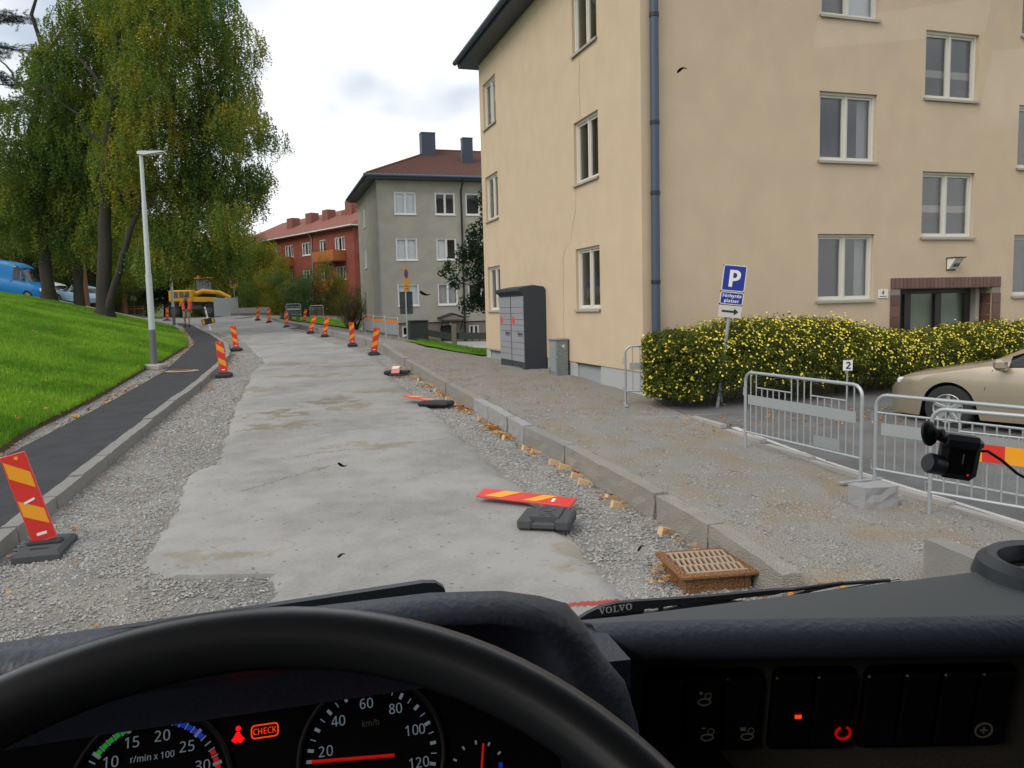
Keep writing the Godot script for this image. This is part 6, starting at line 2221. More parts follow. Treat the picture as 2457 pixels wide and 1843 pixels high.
# ---------- people ----------
# one continuous skin round tapered bones [a, b, radius at a, radius at b]: surface nets on a grid
func skin_of(bones: Array, cell: float, blend: float) -> MB:
	var lo := Vector3(1e9, 1e9, 1e9)
	var hi := -lo
	for b in bones:
		var r := maxf(b[2], b[3]) + cell * 2.0
		lo = lo.min(b[0] - Vector3.ONE * r).min(b[1] - Vector3.ONE * r)
		hi = hi.max(b[0] + Vector3.ONE * r).max(b[1] + Vector3.ONE * r)
	var n := Vector3i(((hi - lo) / cell).ceil()) + Vector3i.ONE
	var val := PackedFloat32Array()
	val.resize(n.x * n.y * n.z)
	val.fill(1.0)
	for b in bones:
		var a: Vector3 = b[0]
		var ab: Vector3 = b[1] - b[0]
		var l2 := maxf(ab.length_squared(), 1e-9)
		var r := maxf(b[2], b[3]) + blend + cell * 2.0
		var p0 := Vector3i(((a.min(b[1]) - Vector3.ONE * r - lo) / cell).floor()).clamp(Vector3i.ZERO, n - Vector3i.ONE)
		var p1 := Vector3i(((a.max(b[1]) + Vector3.ONE * r - lo) / cell).ceil()).clamp(Vector3i.ZERO, n - Vector3i.ONE)
		for x in range(p0.x, p1.x + 1):
			for y in range(p0.y, p1.y + 1):
				for z in range(p0.z, p1.z + 1):
					var p := lo + Vector3(x, y, z) * cell
					var t := clampf((p - a).dot(ab) / l2, 0.0, 1.0)
					var d := (p - a - ab * t).length() - lerpf(b[2], b[3], t)
					var i := (x * n.y + y) * n.z + z
					var o := val[i]
					var h := clampf(0.5 + 0.5 * (o - d) / blend, 0.0, 1.0)
					val[i] = lerpf(o, d, h) - blend * h * (1.0 - h)
	var at := {}
	var mb := MB.new()
	var idx := func(x: int, y: int, z: int) -> int: return (x * n.y + y) * n.z + z
	var pos := func(x: int, y: int, z: int) -> Vector3:
		var k: int = idx.call(x, y, z)
		if at.has(k):
			return at[k]
		var sum := Vector3.ZERO
		var m := 0
		for e in [[0, 0, 0, 1, 0, 0], [0, 1, 0, 1, 1, 0], [0, 0, 1, 1, 0, 1], [0, 1, 1, 1, 1, 1], [0, 0, 0, 0, 1, 0], [1, 0, 0, 1, 1, 0], [0, 0, 1, 0, 1, 1], [1, 0, 1, 1, 1, 1], [0, 0, 0, 0, 0, 1], [1, 0, 0, 1, 0, 1], [0, 1, 0, 0, 1, 1], [1, 1, 0, 1, 1, 1]]:
			var u := val[idx.call(x + e[0], y + e[1], z + e[2])]
			var w := val[idx.call(x + e[3], y + e[4], z + e[5])]
			if (u < 0.0) != (w < 0.0):
				sum += Vector3(x + e[0], y + e[1], z + e[2]).lerp(Vector3(x + e[3], y + e[4], z + e[5]), u / (u - w))
				m += 1
		var q := lo + sum / maxf(m, 1) * cell
		at[k] = q
		return q
	var grad := func(p: Vector3) -> Vector3:
		var q := ((p - lo) / cell).clamp(Vector3.ONE, Vector3(n) - Vector3.ONE * 2.01)
		var i := Vector3i(q)
		return Vector3(val[idx.call(i.x + 1, i.y, i.z)] - val[idx.call(i.x - 1, i.y, i.z)], val[idx.call(i.x, i.y + 1, i.z)] - val[idx.call(i.x, i.y - 1, i.z)], val[idx.call(i.x, i.y, i.z + 1)] - val[idx.call(i.x, i.y, i.z - 1)]).normalized()
	for x in range(1, n.x - 1):
		for y in range(1, n.y - 1):
			for z in range(1, n.z - 1):
				var u := val[idx.call(x, y, z)]
				for ax in 3:
					var w := val[idx.call(x + (1 if ax == 0 else 0), y + (1 if ax == 1 else 0), z + (1 if ax == 2 else 0))]
					if (u < 0.0) == (w < 0.0):
						continue
					var q: Array
					if ax == 0:
						q = [pos.call(x, y - 1, z - 1), pos.call(x, y, z - 1), pos.call(x, y, z), pos.call(x, y - 1, z)]
					elif ax == 1:
						q = [pos.call(x - 1, y, z - 1), pos.call(x - 1, y, z), pos.call(x, y, z), pos.call(x, y, z - 1)]
					else:
						q = [pos.call(x - 1, y - 1, z), pos.call(x, y - 1, z), pos.call(x, y, z), pos.call(x - 1, y, z)]
					if u >= 0.0:
						q.reverse()
					mb.squad(q, [grad.call(q[0]), grad.call(q[1]), grad.call(q[2]), grad.call(q[3])])
	return mb

func make_person() -> void:
	# walking towards the lorry, one hand raised to the ear; local +z is where he faces
	var t := thing("person", "person in an orange vest and khaki shorts walking on the footway, hand to face", "person", on(-18.5, 44.7), deg_to_rad(22))
	var V := func(x: float, y: float, z: float) -> Vector3: return Vector3(x, y, z)
	var hip := V.call(0, 0.95, 0); var chest := V.call(0, 1.3, 0.02); var neck := V.call(0, 1.48, 0.02); var head := V.call(0.01, 1.66, 0.05)
	var hl := V.call(0.1, 0.92, 0); var hr := V.call(-0.1, 0.92, 0)
	var kl := V.call(0.11, 0.5, 0.12); var kr := V.call(-0.12, 0.5, 0.06)
	var al := V.call(0.11, 0.1, 0.16); var ar := V.call(-0.12, 0.13, -0.2)
	var sl := V.call(0.2, 1.42, 0); var sr := V.call(-0.2, 1.42, 0)
	var el := V.call(0.28, 1.14, -0.05); var er := V.call(-0.33, 1.2, 0.1)
	var wl := V.call(0.27, 0.9, 0.06); var wr := V.call(-0.13, 1.5, 0.14)
	var bones := [[hip, chest, 0.13, 0.145], [chest, neck, 0.14, 0.06], [neck, head, 0.055, 0.075], [head, head + Vector3(0, 0.05, -0.02), 0.088, 0.085], [head + Vector3(0, -0.06, 0.05), head + Vector3(0, -0.02, 0.08), 0.04, 0.025],
		[hl, kl, 0.085, 0.058], [kl, al, 0.056, 0.036], [hr, kr, 0.085, 0.058], [kr, ar, 0.056, 0.036], [chest + Vector3(0, 0.09, 0), sl, 0.09, 0.065], [chest + Vector3(0, 0.09, 0), sr, 0.09, 0.065],
		[sl, el, 0.055, 0.042], [el, wl, 0.042, 0.028], [sr, er, 0.055, 0.042], [er, wr, 0.042, 0.028]]
	for h in [[wl, Vector3(0, -0.09, 0.03), 1.0], [wr, Vector3(0.02, 0.09, -0.02), -1.0]]:
		var w: Vector3 = h[0]
		var d: Vector3 = h[1]
		bones.append([w, w + d, 0.03, 0.034])
		for f in 4:
			var off := Vector3(0, 0, -0.027 + f * 0.018) if h[2] > 0.0 else Vector3(-0.027 + f * 0.018, 0, 0)
			var ln := [0.05, 0.06, 0.056, 0.042][f] as float
			bones.append([w + d + off, w + d * (1.0 + ln / 0.095) + off + Vector3(-0.012 * h[2], 0, 0.012), 0.011, 0.009])
		bones.append([w + d * 0.35, w + d * 0.8 + Vector3(-0.03 * h[2], 0, 0.035), 0.012, 0.01])
	part(t, "body", skin_of(bones, 0.024, 0.03), M.skin)
	part(t, "hair", skin_of([[head + Vector3(0, 0.07, -0.02), head + Vector3(0, 0.04, -0.05), 0.088, 0.085], [head + Vector3(0, 0.075, 0.03), head + Vector3(0, 0.08, 0.0), 0.07, 0.08]], 0.024, 0.03), M.hair)
	part(t, "shirt", skin_of([[hip + Vector3(0, 0.02, 0), chest, 0.15, 0.162], [chest, neck + Vector3(0, -0.04, 0), 0.155, 0.09], [chest + Vector3(0, 0.09, 0), sl, 0.1, 0.078], [chest + Vector3(0, 0.09, 0), sr, 0.1, 0.078], [sl, sl.lerp(el, 0.5), 0.072, 0.066], [sr, sr.lerp(er, 0.5), 0.072, 0.066]], 0.024, 0.03), M.cloth_black)
	for s: float in [1.0, -1.0]:
		var sh: Vector3 = sl if s > 0.0 else sr
		var eb: Vector3 = el if s > 0.0 else er
		part(t, "vest", skin_of([[sh, sh.lerp(eb, 0.6), 0.09, 0.085], [sh + Vector3(-0.05 * s, -0.02, 0.05), V.call(0.14 * s, 1.0, 0.1), 0.1, 0.095], [sh + Vector3(-0.06 * s, -0.05, -0.07), V.call(0.08 * s, 1.05, -0.12), 0.09, 0.08], [V.call(0.17 * s, 1.3, 0), V.call(0.17 * s, 1.05, 0), 0.06, 0.06]], 0.024, 0.03), M.cloth_orange)
	part(t, "shorts", skin_of([[hip + Vector3(0, 0.04, 0), hip - Vector3(0, 0.03, 0), 0.155, 0.15], [hl, hl.lerp(kl, 0.85), 0.11, 0.1], [hr, hr.lerp(kr, 0.85), 0.11, 0.1]], 0.024, 0.03), M.cloth_khaki)
	for q in [[al, 0.0], [ar, 0.5]]:
		var a: Vector3 = q[0]
		part(t, "shoe", skin_of([[a + Vector3(0, -0.04, -0.04), a + Vector3(0, -0.055 - q[1] * 0.06, 0.15), 0.05, 0.042], [a, a + Vector3(0, -0.03, 0), 0.048, 0.05]], 0.024, 0.02), M.cloth_black)

# ---------- trees and plants ----------
func leaf_cluster(sd: int, count: int, radius: float, size: float, hang := 0.0) -> ArrayMesh:
	# a twig's worth of leaves: small folded quads; hang > 0 strings them on a drooping strand of that length
	var r := RandomNumberGenerator.new()
	r.seed = sd
	var mb := MB.new()
	for i in count:
		var p: Vector3
		if hang > 0.0:
			var t := float(i) / count
			p = Vector3(r.randfn(0, radius * (0.5 + 0.5 * t)), -hang * t, r.randfn(0, radius * (0.5 + 0.5 * t)))
		else:
			p = Vector3(r.randfn(0, 1), r.randfn(0, 1), r.randfn(0, 1)).limit_length(1.6) * radius * 0.6
		var b := Basis(Vector3(r.randfn(0, 1), r.randfn(0, 1), r.randfn(0, 1)).normalized(), r.randf() * TAU)
		var s := size * r.randf_range(0.7, 1.25)
		var k := r.randf_range(0.75, 1.2)
		mb.col = Color(k, k * r.randf_range(0.95, 1.05), k)
		var a := p + b * Vector3(-s * 0.5, 0, 0); var c := p + b * Vector3(s * 0.55, 0, 0)
		var u := p + b * Vector3(0, s * 0.12, s * 0.36); var w := p + b * Vector3(0, s * 0.12, -s * 0.36)
		mb.tri(a, c, u)
		mb.tri(c, a, w)
	return mb.mesh(true)

func branch_into(mb: MB, a: Vector3, b: Vector3, r0: float, r1: float, wob := 0.15, seg := 7) -> Array:
	var pts := []
	var rs := []
	var n := 6
	for i in n + 1:
		var t := float(i) / n
		pts.append(a.lerp(b, t) + Vector3(rng.randfn(0, 1), rng.randfn(0, 0.4), rng.randfn(0, 1)) * wob * (0.0 if i == 0 else 1.0) * minf(1.0, t * 2.0))
		rs.append(lerpf(r0, r1, t))
	mb.tube(pts, rs, seg)
	return pts

# crown: blobs are [x, y, z, radius]; shell-weighted points carry leaf clusters
func crown(parent: Node3D, blobs: Array, per_m2: float, mesh: ArrayMesh, m: Material, tints: Array, droop := 0.0, size := 1.0, called := "crown") -> void:
	var xs := []
	var cs := []
	for q in blobs:
		var c := Vector3(q[0], q[1], q[2])
		var r: float = q[3]
		var tone := rng.randf()
		for i in int(per_m2 * r * r * 4.0):
			var d := Vector3(rng.randfn(0, 1), rng.randfn(0, 1), rng.randfn(0, 1)).normalized()
			var p := c + d * r * pow(rng.randf(), 0.33) * Vector3(1, 0.95, 1)
			if noise.get_noise_3dv(p * 16.0) < -0.28:
				continue
			var b := Basis(Vector3.UP, rng.randf() * TAU)
			if droop > 0.0:
				b = Basis(Vector3(d.z, 0, -d.x).normalized() if absf(d.y) < 0.98 else Vector3.RIGHT, -droop * (1.0 - absf(d.y)) * rng.randf()) * b
			else:
				b = Basis(Vector3(rng.randfn(0, 1), rng.randfn(0, 1), rng.randfn(0, 1)).normalized(), rng.randf() * TAU)
			xs.append(Transform3D(b.scaled(Vector3.ONE * size * rng.randf_range(0.7, 1.25)), p))
			var v := clampf(0.5 + noise.get_noise_3dv(p * 7.0 + Vector3(300, 0, 0)) * 0.8 + (tone - 0.5) * 0.5 + rng.randfn(0, 0.12), 0.0, 0.999)
			var k := v * (tints.size() - 1)
			var col: Color = tints[int(k)].lerp(tints[mini(int(k) + 1, tints.size() - 1)], k - int(k))
			cs.append(col)
	copies(parent, called, mesh, m, xs, cs)

func blobs_at(list: Array, z: float, spread: float) -> Array:
	var out := []
	for q in list:
		out.append([q[0], q[1], z + rng.randf_range(-spread, spread), q[2]])
		if q[2] > 1.2:
			out.append([q[0] + rng.randfn(0, 0.5), q[1] + rng.randfn(0, 0.5), z - spread * 0.9 + rng.randfn(0, 0.6), q[2] * 0.85])
	return out

func near_to(t: Node3D, list: Array, z: float, sp: float) -> Array:
	var out := []
	for q in blobs_at(list, z, sp):
		out.append([q[0] - t.position.x, q[1] - t.position.y, q[2] - t.position.z, q[3]])
	return out

func make_trees() -> void:
	var strand := leaf_cluster(1, 24, 0.07, 0.09, 0.7)
	var tuft := leaf_cluster(2, 18, 0.3, 0.09)
	var birch := [Color(0.075, 0.15, 0.045), Color(0.115, 0.19, 0.048), Color(0.165, 0.235, 0.05), Color(0.21, 0.255, 0.05), Color(0.28, 0.275, 0.048), Color(0.42, 0.32, 0.04)]
	# leaning birch with two stems
	var t := thing("birch_tree", "large weeping birch with two leaning stems at the edge of the lawn", "tree", Vector3(-19.67, height(-19.67, 37.9) - 0.1, -37.9))
	var mb := MB.new()
	branch_into(mb, Vector3(0, -0.2, 0), Vector3(0.05, 0.7, 0), 0.62, 0.36, 0.02, 12)
	branch_into(mb, Vector3(0.0, 0.5, 0), Vector3(0.6, 6.5, 0.3), 0.36, 0.24, 0.08, 10)
	branch_into(mb, Vector3(0.6, 6.4, 0.3), Vector3(2.2, 14.5, 0.2), 0.24, 0.06, 0.2, 8)
	branch_into(mb, Vector3(0.2, 0.4, 0.1), Vector3(1.4, 3.2, 0.5), 0.2, 0.14, 0.04, 9)
	branch_into(mb, Vector3(1.4, 3.1, 0.5), Vector3(4.5, 10.0, 0.8), 0.14, 0.05, 0.2, 8)
	part(t, "trunk", mb, M.bark_birch)
	mb = MB.new()
	for q in [[1.0, 7.0, 5.5, 9.2], [0.8, 5.5, 5.0, 6.8], [1.6, 9.5, 6.6, 11.5], [1.0, 8.0, -2.0, 11.0], [2.0, 11.0, 5.5, 14.0], [1.5, 10.0, -1.5, 14.0], [1.2, 6.0, 3.8, 5.0], [3.5, 8.5, 8.2, 8.8], [3.0, 9.0, 8.6, 8.4]]:
		var pts := branch_into(mb, Vector3(q[0], q[1], 0.4), Vector3(q[2], q[3], rng.randf_range(-1, 1.5)), 0.1, 0.03, 0.15, 6)
		for k in 4:
			branch_into(mb, pts[2 + k % 4], pts[2 + k % 4] + Vector3(rng.randfn(0, 0.9), rng.randf_range(-0.6, 0.9), rng.randfn(0, 0.9)), 0.03, 0.008, 0.08, 5)
	part(t, "limbs", mb, M.bark_birch)
	var b3 := [[-13.2, 15.6, 1.6], [-14.9, 15.6, 2.0], [-17.1, 15.3, 2.0], [-13.5, 13.3, 1.7], [-15.5, 13.1, 1.8], [-17.3, 12.8, 1.8], [-12.4, 11.1, 1.5], [-14.4, 10.5, 1.8], [-16.3, 10.8, 1.6], [-18.5, 11.5, 1.8], [-12.3, 8.8, 1.0], [-13.8, 8.4, 1.8], [-15.8, 8.4, 1.8], [-17.8, 9.1, 1.6], [-12.8, 6.6, 1.1], [-14.4, 6.2, 1.6], [-16.0, 5.8, 1.4], [-17.7, 6.7, 1.4], [-13.4, 5.4, 0.9], [-15.0, 4.9, 0.9], [-16.6, 4.7, 0.9], [-17.4, 5.2, 0.9], [-14.3, 4.7, 0.7], [-15.7, 4.5, 0.6], [-14.7, 18.1, 2.5], [-16.9, 18.2, 2.5]]
	crown(t, near_to(t, b3, -38.0, 2.2), 32.0, strand, M.leaf, birch, 0.5, 1.05)
	crown(t, near_to(t, [[-11.1, 10.4, 0.8], [-10.5, 10.2, 0.55], [-11.6, 9.2, 0.5]], -37.5, 0.3), 16.0, strand, M.leaf, [birch[1], birch[2]], 0.2, 0.9)
	# second birch
	t = thing("birch_tree", "tall birch with a thick dark straight trunk beside the blue van", "tree", Vector3(-25.86, height(-25.86, 44.0) - 0.1, -44.0))
	mb = MB.new()
	branch_into(mb, Vector3(0, -0.2, 0), Vector3(0, 0.8, 0), 0.55, 0.34, 0.0, 12)
	branch_into(mb, Vector3(0, 0.7, 0), Vector3(-0.3, 8.0, 0), 0.34, 0.27, 0.04, 12)
	branch_into(mb, Vector3(-0.3, 7.9, 0), Vector3(0.8, 17.0, 0), 0.27, 0.06, 0.2, 8)
	part(t, "trunk", mb, M.bark_birch)
	mb = MB.new()
	for q in [[-0.3, 6.5, 3.0, 7.5], [-0.3, 7.0, -2.5, 9.0], [0.0, 9.0, 3.2, 12.0], [0.2, 11.0, -2.0, 13.5], [0.4, 13.0, 3.5, 16.0]]:
		branch_into(mb, Vector3(q[0], q[1], 0), Vector3(q[2], q[3], rng.randf_range(-1, 1)), 0.12, 0.03, 0.15, 6)
	part(t, "limbs", mb, M.bark_birch)
	var b1 := [[-26.3, 12.1, 2.1], [-24.1, 11.3, 2.1], [-25.5, 9.6, 2.1], [-22.7, 12.5, 1.8], [-23.5, 8.8, 1.8], [-27.1, 8.9, 1.6], [-22.4, 6.5, 1.3], [-24.4, 6.9, 1.2], [-26.2, 7.3, 1.3], [-22.0, 15.0, 1.8], [-22.8, 17.2, 1.8], [-21.5, 18.6, 1.8], [-24.1, 14.5, 1.6], [-24.4, 13.1, 1.6], [-22.0, 9.5, 1.5], [-21.6, 7.6, 1.3], [-28.3, 10.5, 1.6], [-28.6, 7.6, 1.3], [-24.9, 16.5, 1.5]]
	crown(t, near_to(t, b1, -44.0, 2.0), 34.0, strand, M.leaf, [birch[0], birch[1], birch[2], birch[3], birch[4]], 0.5, 1.15)
	# third, thinner trunk between the cars
	t = thing("young_birch", "dark birch trunk standing in front of the light blue hatchback", "tree", Vector3(-24.73, height(-24.73, 45.0) - 0.1, -45.0))
	mb = MB.new()
	branch_into(mb, Vector3(0, -0.2, 0), Vector3(0, 1.2, 0), 0.33, 0.27, 0.0, 10)
	branch_into(mb, Vector3(0, 1.1, 0), Vector3(0.9, 9.0, 0.2), 0.26, 0.1, 0.05, 9)
	part(t, "trunk", mb, M.bark_birch)
	crown(t, [[0.8, 6.2, 0, 1.3], [1.6, 7.4, 0.4, 1.5], [0.2, 8.2, 0, 1.4], [1.8, 5.0, 0, 0.9], [2.4, 6.2, -0.5, 1.1]], 30.0, strand, M.leaf, [birch[0], birch[1], birch[2]], 0.4)
	# dark pine reaching in from the side
	t = thing("pine_tree", "dark bluish pine with bare lower branches behind the birch crowns", "tree", Vector3(-33.2, height(-33.2, 50.5), -50.5))
	mb = MB.new()
	branch_into(mb, Vector3(0, -0.2, 0), Vector3(0.3, 21.5, 0), 0.26, 0.1, 0.05, 10)
	part(t, "trunk", mb, M.bark_birch)
	var nd := MB.new()
	var rr := RandomNumberGenerator.new()
	rr.seed = 8
	for i in 46:
		var a := rr.randf() * TAU
		var p := Vector3(rr.randf_range(-0.28, 0.28), rr.randfn(0, 0.03), rr.randfn(0, 0.05))
		var dd := Vector3(rr.randf_range(0.2, 0.8), 0.4 * sin(a), 0.5 * cos(a)).normalized() * rr.randf_range(0.07, 0.13)
		var w := Vector3(0, 0.007, 0.007)
		nd.tri(p - w, p + w, p + dd)
	nd.tube([Vector3(-0.3, 0, 0), Vector3(0.3, 0.02, 0)], 0.008, 4)
	var spray := nd.mesh()
	mb = MB.new()
	var xs := []
	var cs := []
	for i in 30:
		var y := 7.0 + i * 0.46
		var a := i * 2.4
		var len := lerpf(5.6, 3.2, i / 30.0) * rng.randf_range(0.75, 1.1)
		var dir := Vector3(cos(a), rng.randf_range(-0.12, 0.2), sin(a))
		var pts := branch_into(mb, Vector3(0.2, y, 0), Vector3(0.2, y, 0) + dir * len, 0.055, 0.012, 0.12, 5)
		for k in 80:
			var u := pow(rng.randf(), 0.55)
			var p: Vector3 = pts[0].lerp(pts[6], u) + Vector3(rng.randfn(0, 0.3), rng.randfn(0, 0.12), rng.randfn(0, 0.3)) * (0.4 + u)
			xs.append(Transform3D(Basis(Vector3.UP, -a + rng.randfn(0, 0.7)) * Basis(Vector3.BACK, rng.randfn(0.1, 0.3)).scaled(Vector3.ONE * rng.randf_range(0.8, 1.3)), p))
			var g_ := rng.randf_range(0.7, 1.2)
			cs.append(Color(0.03 * g_, 0.055 * g_, 0.04 * g_))
	part(t, "limbs", mb, M.bark_birch)
	copies(t, "crown", spray, M.needle, xs, cs)
	# pines with reddish trunks further back
	for q in [[-31.6, 58.5, 15.0, "slim red barked pine rising behind the light blue hatchback"], [-33.4, 68.0, 17.0, "slim pale pine trunk in the wood behind the side street"], [-44.0, 66.0, 17.0, "dark pine standing behind the blue van"], [-37.0, 74.0, 18.0, "tall pine deep in the wood behind the side street"]]:
		t = thing("pine_tree", q[3], "tree", Vector3(q[0], height(q[0], minf(q[1], 80)) - 0.2, -q[1]), 0.0, "pines of the wood")
		mb = MB.new()
		branch_into(mb, Vector3.ZERO, Vector3(-0.6, q[2], 0), 0.24, 0.1, 0.06, 8)
		part(t, "trunk", mb, M.bark_pine)
		crown(t, [[0, q[2] * 0.72, 0, 2.0], [0.5, q[2] * 0.86, 0.5, 1.9], [-0.6, q[2], 0, 1.7]], 16.0, spray, M.needle, [Color(0.02, 0.04, 0.02), Color(0.035, 0.06, 0.028)], 0.0, 2.0)
	# leafy wood behind the junction
	var woods := [[-50, 70, 9, 0], [-46, 80, 13, 1], [-40.5, 72, 7, 1], [-42, 86, 15, 0], [-37, 80, 8, 2], [-33.5, 76, 9, 0], [-30, 78, 8, 1], [-31, 90, 14, 0], [-26.5, 76, 8, 1], [-27.5, 82, 10, 0], [-23.5, 73, 6.0, 2], [-56, 78, 13, 0], [-47, 66, 12, 0], [-43.5, 68, 13, 1], [-39.5, 70, 12, 0], [-36, 68, 10, 1], [-52, 74, 16, 1], [-34.8, 84, 15, 0], [-28.0, 72, 8, 2]]
	var kinds := [[Color(0.04, 0.085, 0.025), Color(0.075, 0.13, 0.03), Color(0.12, 0.165, 0.035)], [Color(0.06, 0.115, 0.025), Color(0.12, 0.165, 0.03), Color(0.24, 0.22, 0.03)], [Color(0.1, 0.16, 0.03), Color(0.22, 0.24, 0.035), Color(0.38, 0.28, 0.03)]]
	var names := ["dense dark green tree in the wood behind the side street", "olive green tree in the wood behind the side street", "yellowing tree in the wood behind the side street"]
	for q in woods:
		t = thing("wood_tree", names[q[3]], "tree", Vector3(q[0], height(q[0], minf(q[1], 80)) - 0.2, -q[1]), 0.0, "trees of the wood")
		mb = MB.new()
		branch_into(mb, Vector3.ZERO, Vector3(rng.randfn(0, 0.5), q[2] * 0.8, 0), 0.22, 0.06, 0.12, 8)
		part(t, "trunk", mb, M.bark_birch)
		var bl := []
		for k in 11:
			var y: float = rng.randf_range(0.06, 0.95) * q[2]
			var rad: float = (2.0 if q[2] > 9 else 1.7) * (1.15 - absf(y / q[2] - 0.4) * 0.7)
			bl.append([rng.randfn(0, 1.3), y, rng.randfn(0, 1.0) + 0.5, rad])
		crown(t, bl, 24.0, tuft, M.leaf, kinds[q[3]], 0.0, 1.55)
	# shrubs in front of the red house
	var shrubs := [[-18.9, 62.5, 3.6, "yellow green", 2, 1.3], [-17.6, 62.0, 4.6, "yellow topped", 2, 1.3], [-16.6, 61.0, 3.4, "bluish green willow-like", 3, 1.2], [-15.4, 62.0, 3.8, "olive", 1, 1.3], [-14.3, 63.0, 4.6, "orange topped", 4, 1.05], [-13.4, 61.8, 3.3, "reddish green", 4, 1.0], [-20.6, 63.5, 3.0, "mid green", 0, 1.2], [-12.3, 60.0, 2.2, "low rusty", 4, 0.8]]
	kinds.append([Color(0.045, 0.1, 0.06), Color(0.085, 0.15, 0.075), Color(0.11, 0.18, 0.07)])
	kinds.append([Color(0.08, 0.14, 0.03), Color(0.16, 0.18, 0.035), Color(0.24, 0.19, 0.035), Color(0.5, 0.17, 0.06)])
	for q in shrubs:
		t = thing("tall_shrub", "%s shrub in the row before the red house" % q[3], "shrub", on(q[0], q[1], -0.1), 0.0, "shrubs before the red house")
		mb = MB.new()
		for k in 7:
			branch_into(mb, Vector3(rng.randfn(0, 0.15), 0, rng.randfn(0, 0.15)), Vector3(rng.randfn(0, 0.7), q[2] * 0.75, rng.randfn(0, 0.6)), 0.035, 0.01, 0.08, 5)
		part(t, "stems", mb, M.twig)
		var bl := []
		for k in 7:
			bl.append([rng.randfn(0, 0.5), q[2] * (0.15 + 0.13 * k), rng.randfn(0, 0.5), q[5] * (1.0 - 0.08 * k)])
		crown(t, bl, 26.0, tuft, M.leaf, kinds[q[4]], 0.0, 1.0)
	# thin twiggy bush by the grey house corner
	t = thing("twiggy_bush", "half bare twiggy bush with small olive leaves beside the grey house corner", "shrub", on(-10.2, 50.5, -0.05))
	mb = MB.new()
	for k in 60:
		var a := rng.randf() * TAU
		var e := Vector3(cos(a) * rng.randf_range(0.3, 1.7), rng.randf_range(1.4, 3.0), sin(a) * rng.randf_range(0.2, 1.0))
		var pts := branch_into(mb, Vector3(e.x * 0.15, 0, e.z * 0.15), e, 0.022, 0.006, 0.1, 4)
		for j in 3:
			branch_into(mb, pts[3 + j], pts[3 + j] + Vector3(rng.randfn(0, 0.35), rng.randf_range(0.1, 0.6), rng.randfn(0, 0.3)), 0.01, 0.004, 0.03, 4)
	part(t, "stems", mb, M.twig)
	crown(t, [[-0.5, 0.9, 0, 0.9], [0.4, 0.9, 0.2, 0.8], [-0.3, 1.8, 0, 0.9], [-0.9, 1.3, 0, 0.7], [0.3, 1.9, 0, 0.6], [0.0, 2.5, 0, 0.6]], 17.0, leaf_cluster(4, 12, 0.25, 0.055), M.leaf, [Color(0.06, 0.08, 0.02), Color(0.12, 0.12, 0.03), Color(0.2, 0.16, 0.04)])
	# round-leaved dark tree at the back corner of the ochre house
	t = thing("linden_tree", "dark green tree with drooping branches at the back corner of the ochre house", "tree", on(0.3, 27.0, -0.1))
	mb = MB.new()
	branch_into(mb, Vector3.ZERO, Vector3(0.1, 4.8, 0), 0.12, 0.04, 0.06, 8)
	var lt := []
	for q in [[-1.5, 4.4], [-2.0, 3.6], [-2.2, 2.6], [-1.5, 2.0], [-1.2, 5.2], [-2.5, 3.1], [1.5, 4.0], [1.2, 3.0], [0.8, 5.4], [-0.6, 5.9], [-1.9, 1.9]]:
		var st := Vector3(0.05, q[1] + 0.5, 0)
		var en := Vector3(q[0], q[1], rng.randfn(0, 0.6))
		branch_into(mb, st, en, 0.035, 0.008, 0.06, 5)
		lt.append([en.x * 0.95, en.y, en.z, 0.3])
		lt.append([en.x * 0.62, en.y + 0.15, en.z * 0.6, 0.5])
		lt.append([en.x * 0.3, en.y + 0.35, en.z * 0.3, 0.6])
	part(t, "trunk", mb, M.twig)
	crown(t, lt, 80.0, leaf_cluster(5, 9, 0.17, 0.1), M.leaf, [Color(0.008, 0.024, 0.014), Color(0.018, 0.04, 0.02), Color(0.035, 0.065, 0.022)])
	t = thing("wire_climber", "dark narrow shrub on a wire frame by the ochre house back corner", "shrub", on(-0.35, 25.0, -0.05))
	mb = MB.new()
	for k in 4:
		mb.cyl(Vector3(-0.3 + k * 0.15, 0, 0.1), Vector3(-0.3 + k * 0.15, 1.1, 0.1), 0.01, 0.01, 5)
	part(t, "wire_frame", mb, M.trim_black)
	crown(t, [[0, 0.35, 0, 0.35], [0.05, 0.7, 0, 0.38], [0, 1.0, 0, 0.3]], 110.0, leaf_cluster(6, 10, 0.12, 0.06), M.leaf, [Color(0.01, 0.024, 0.01), Color(0.03, 0.05, 0.02)])

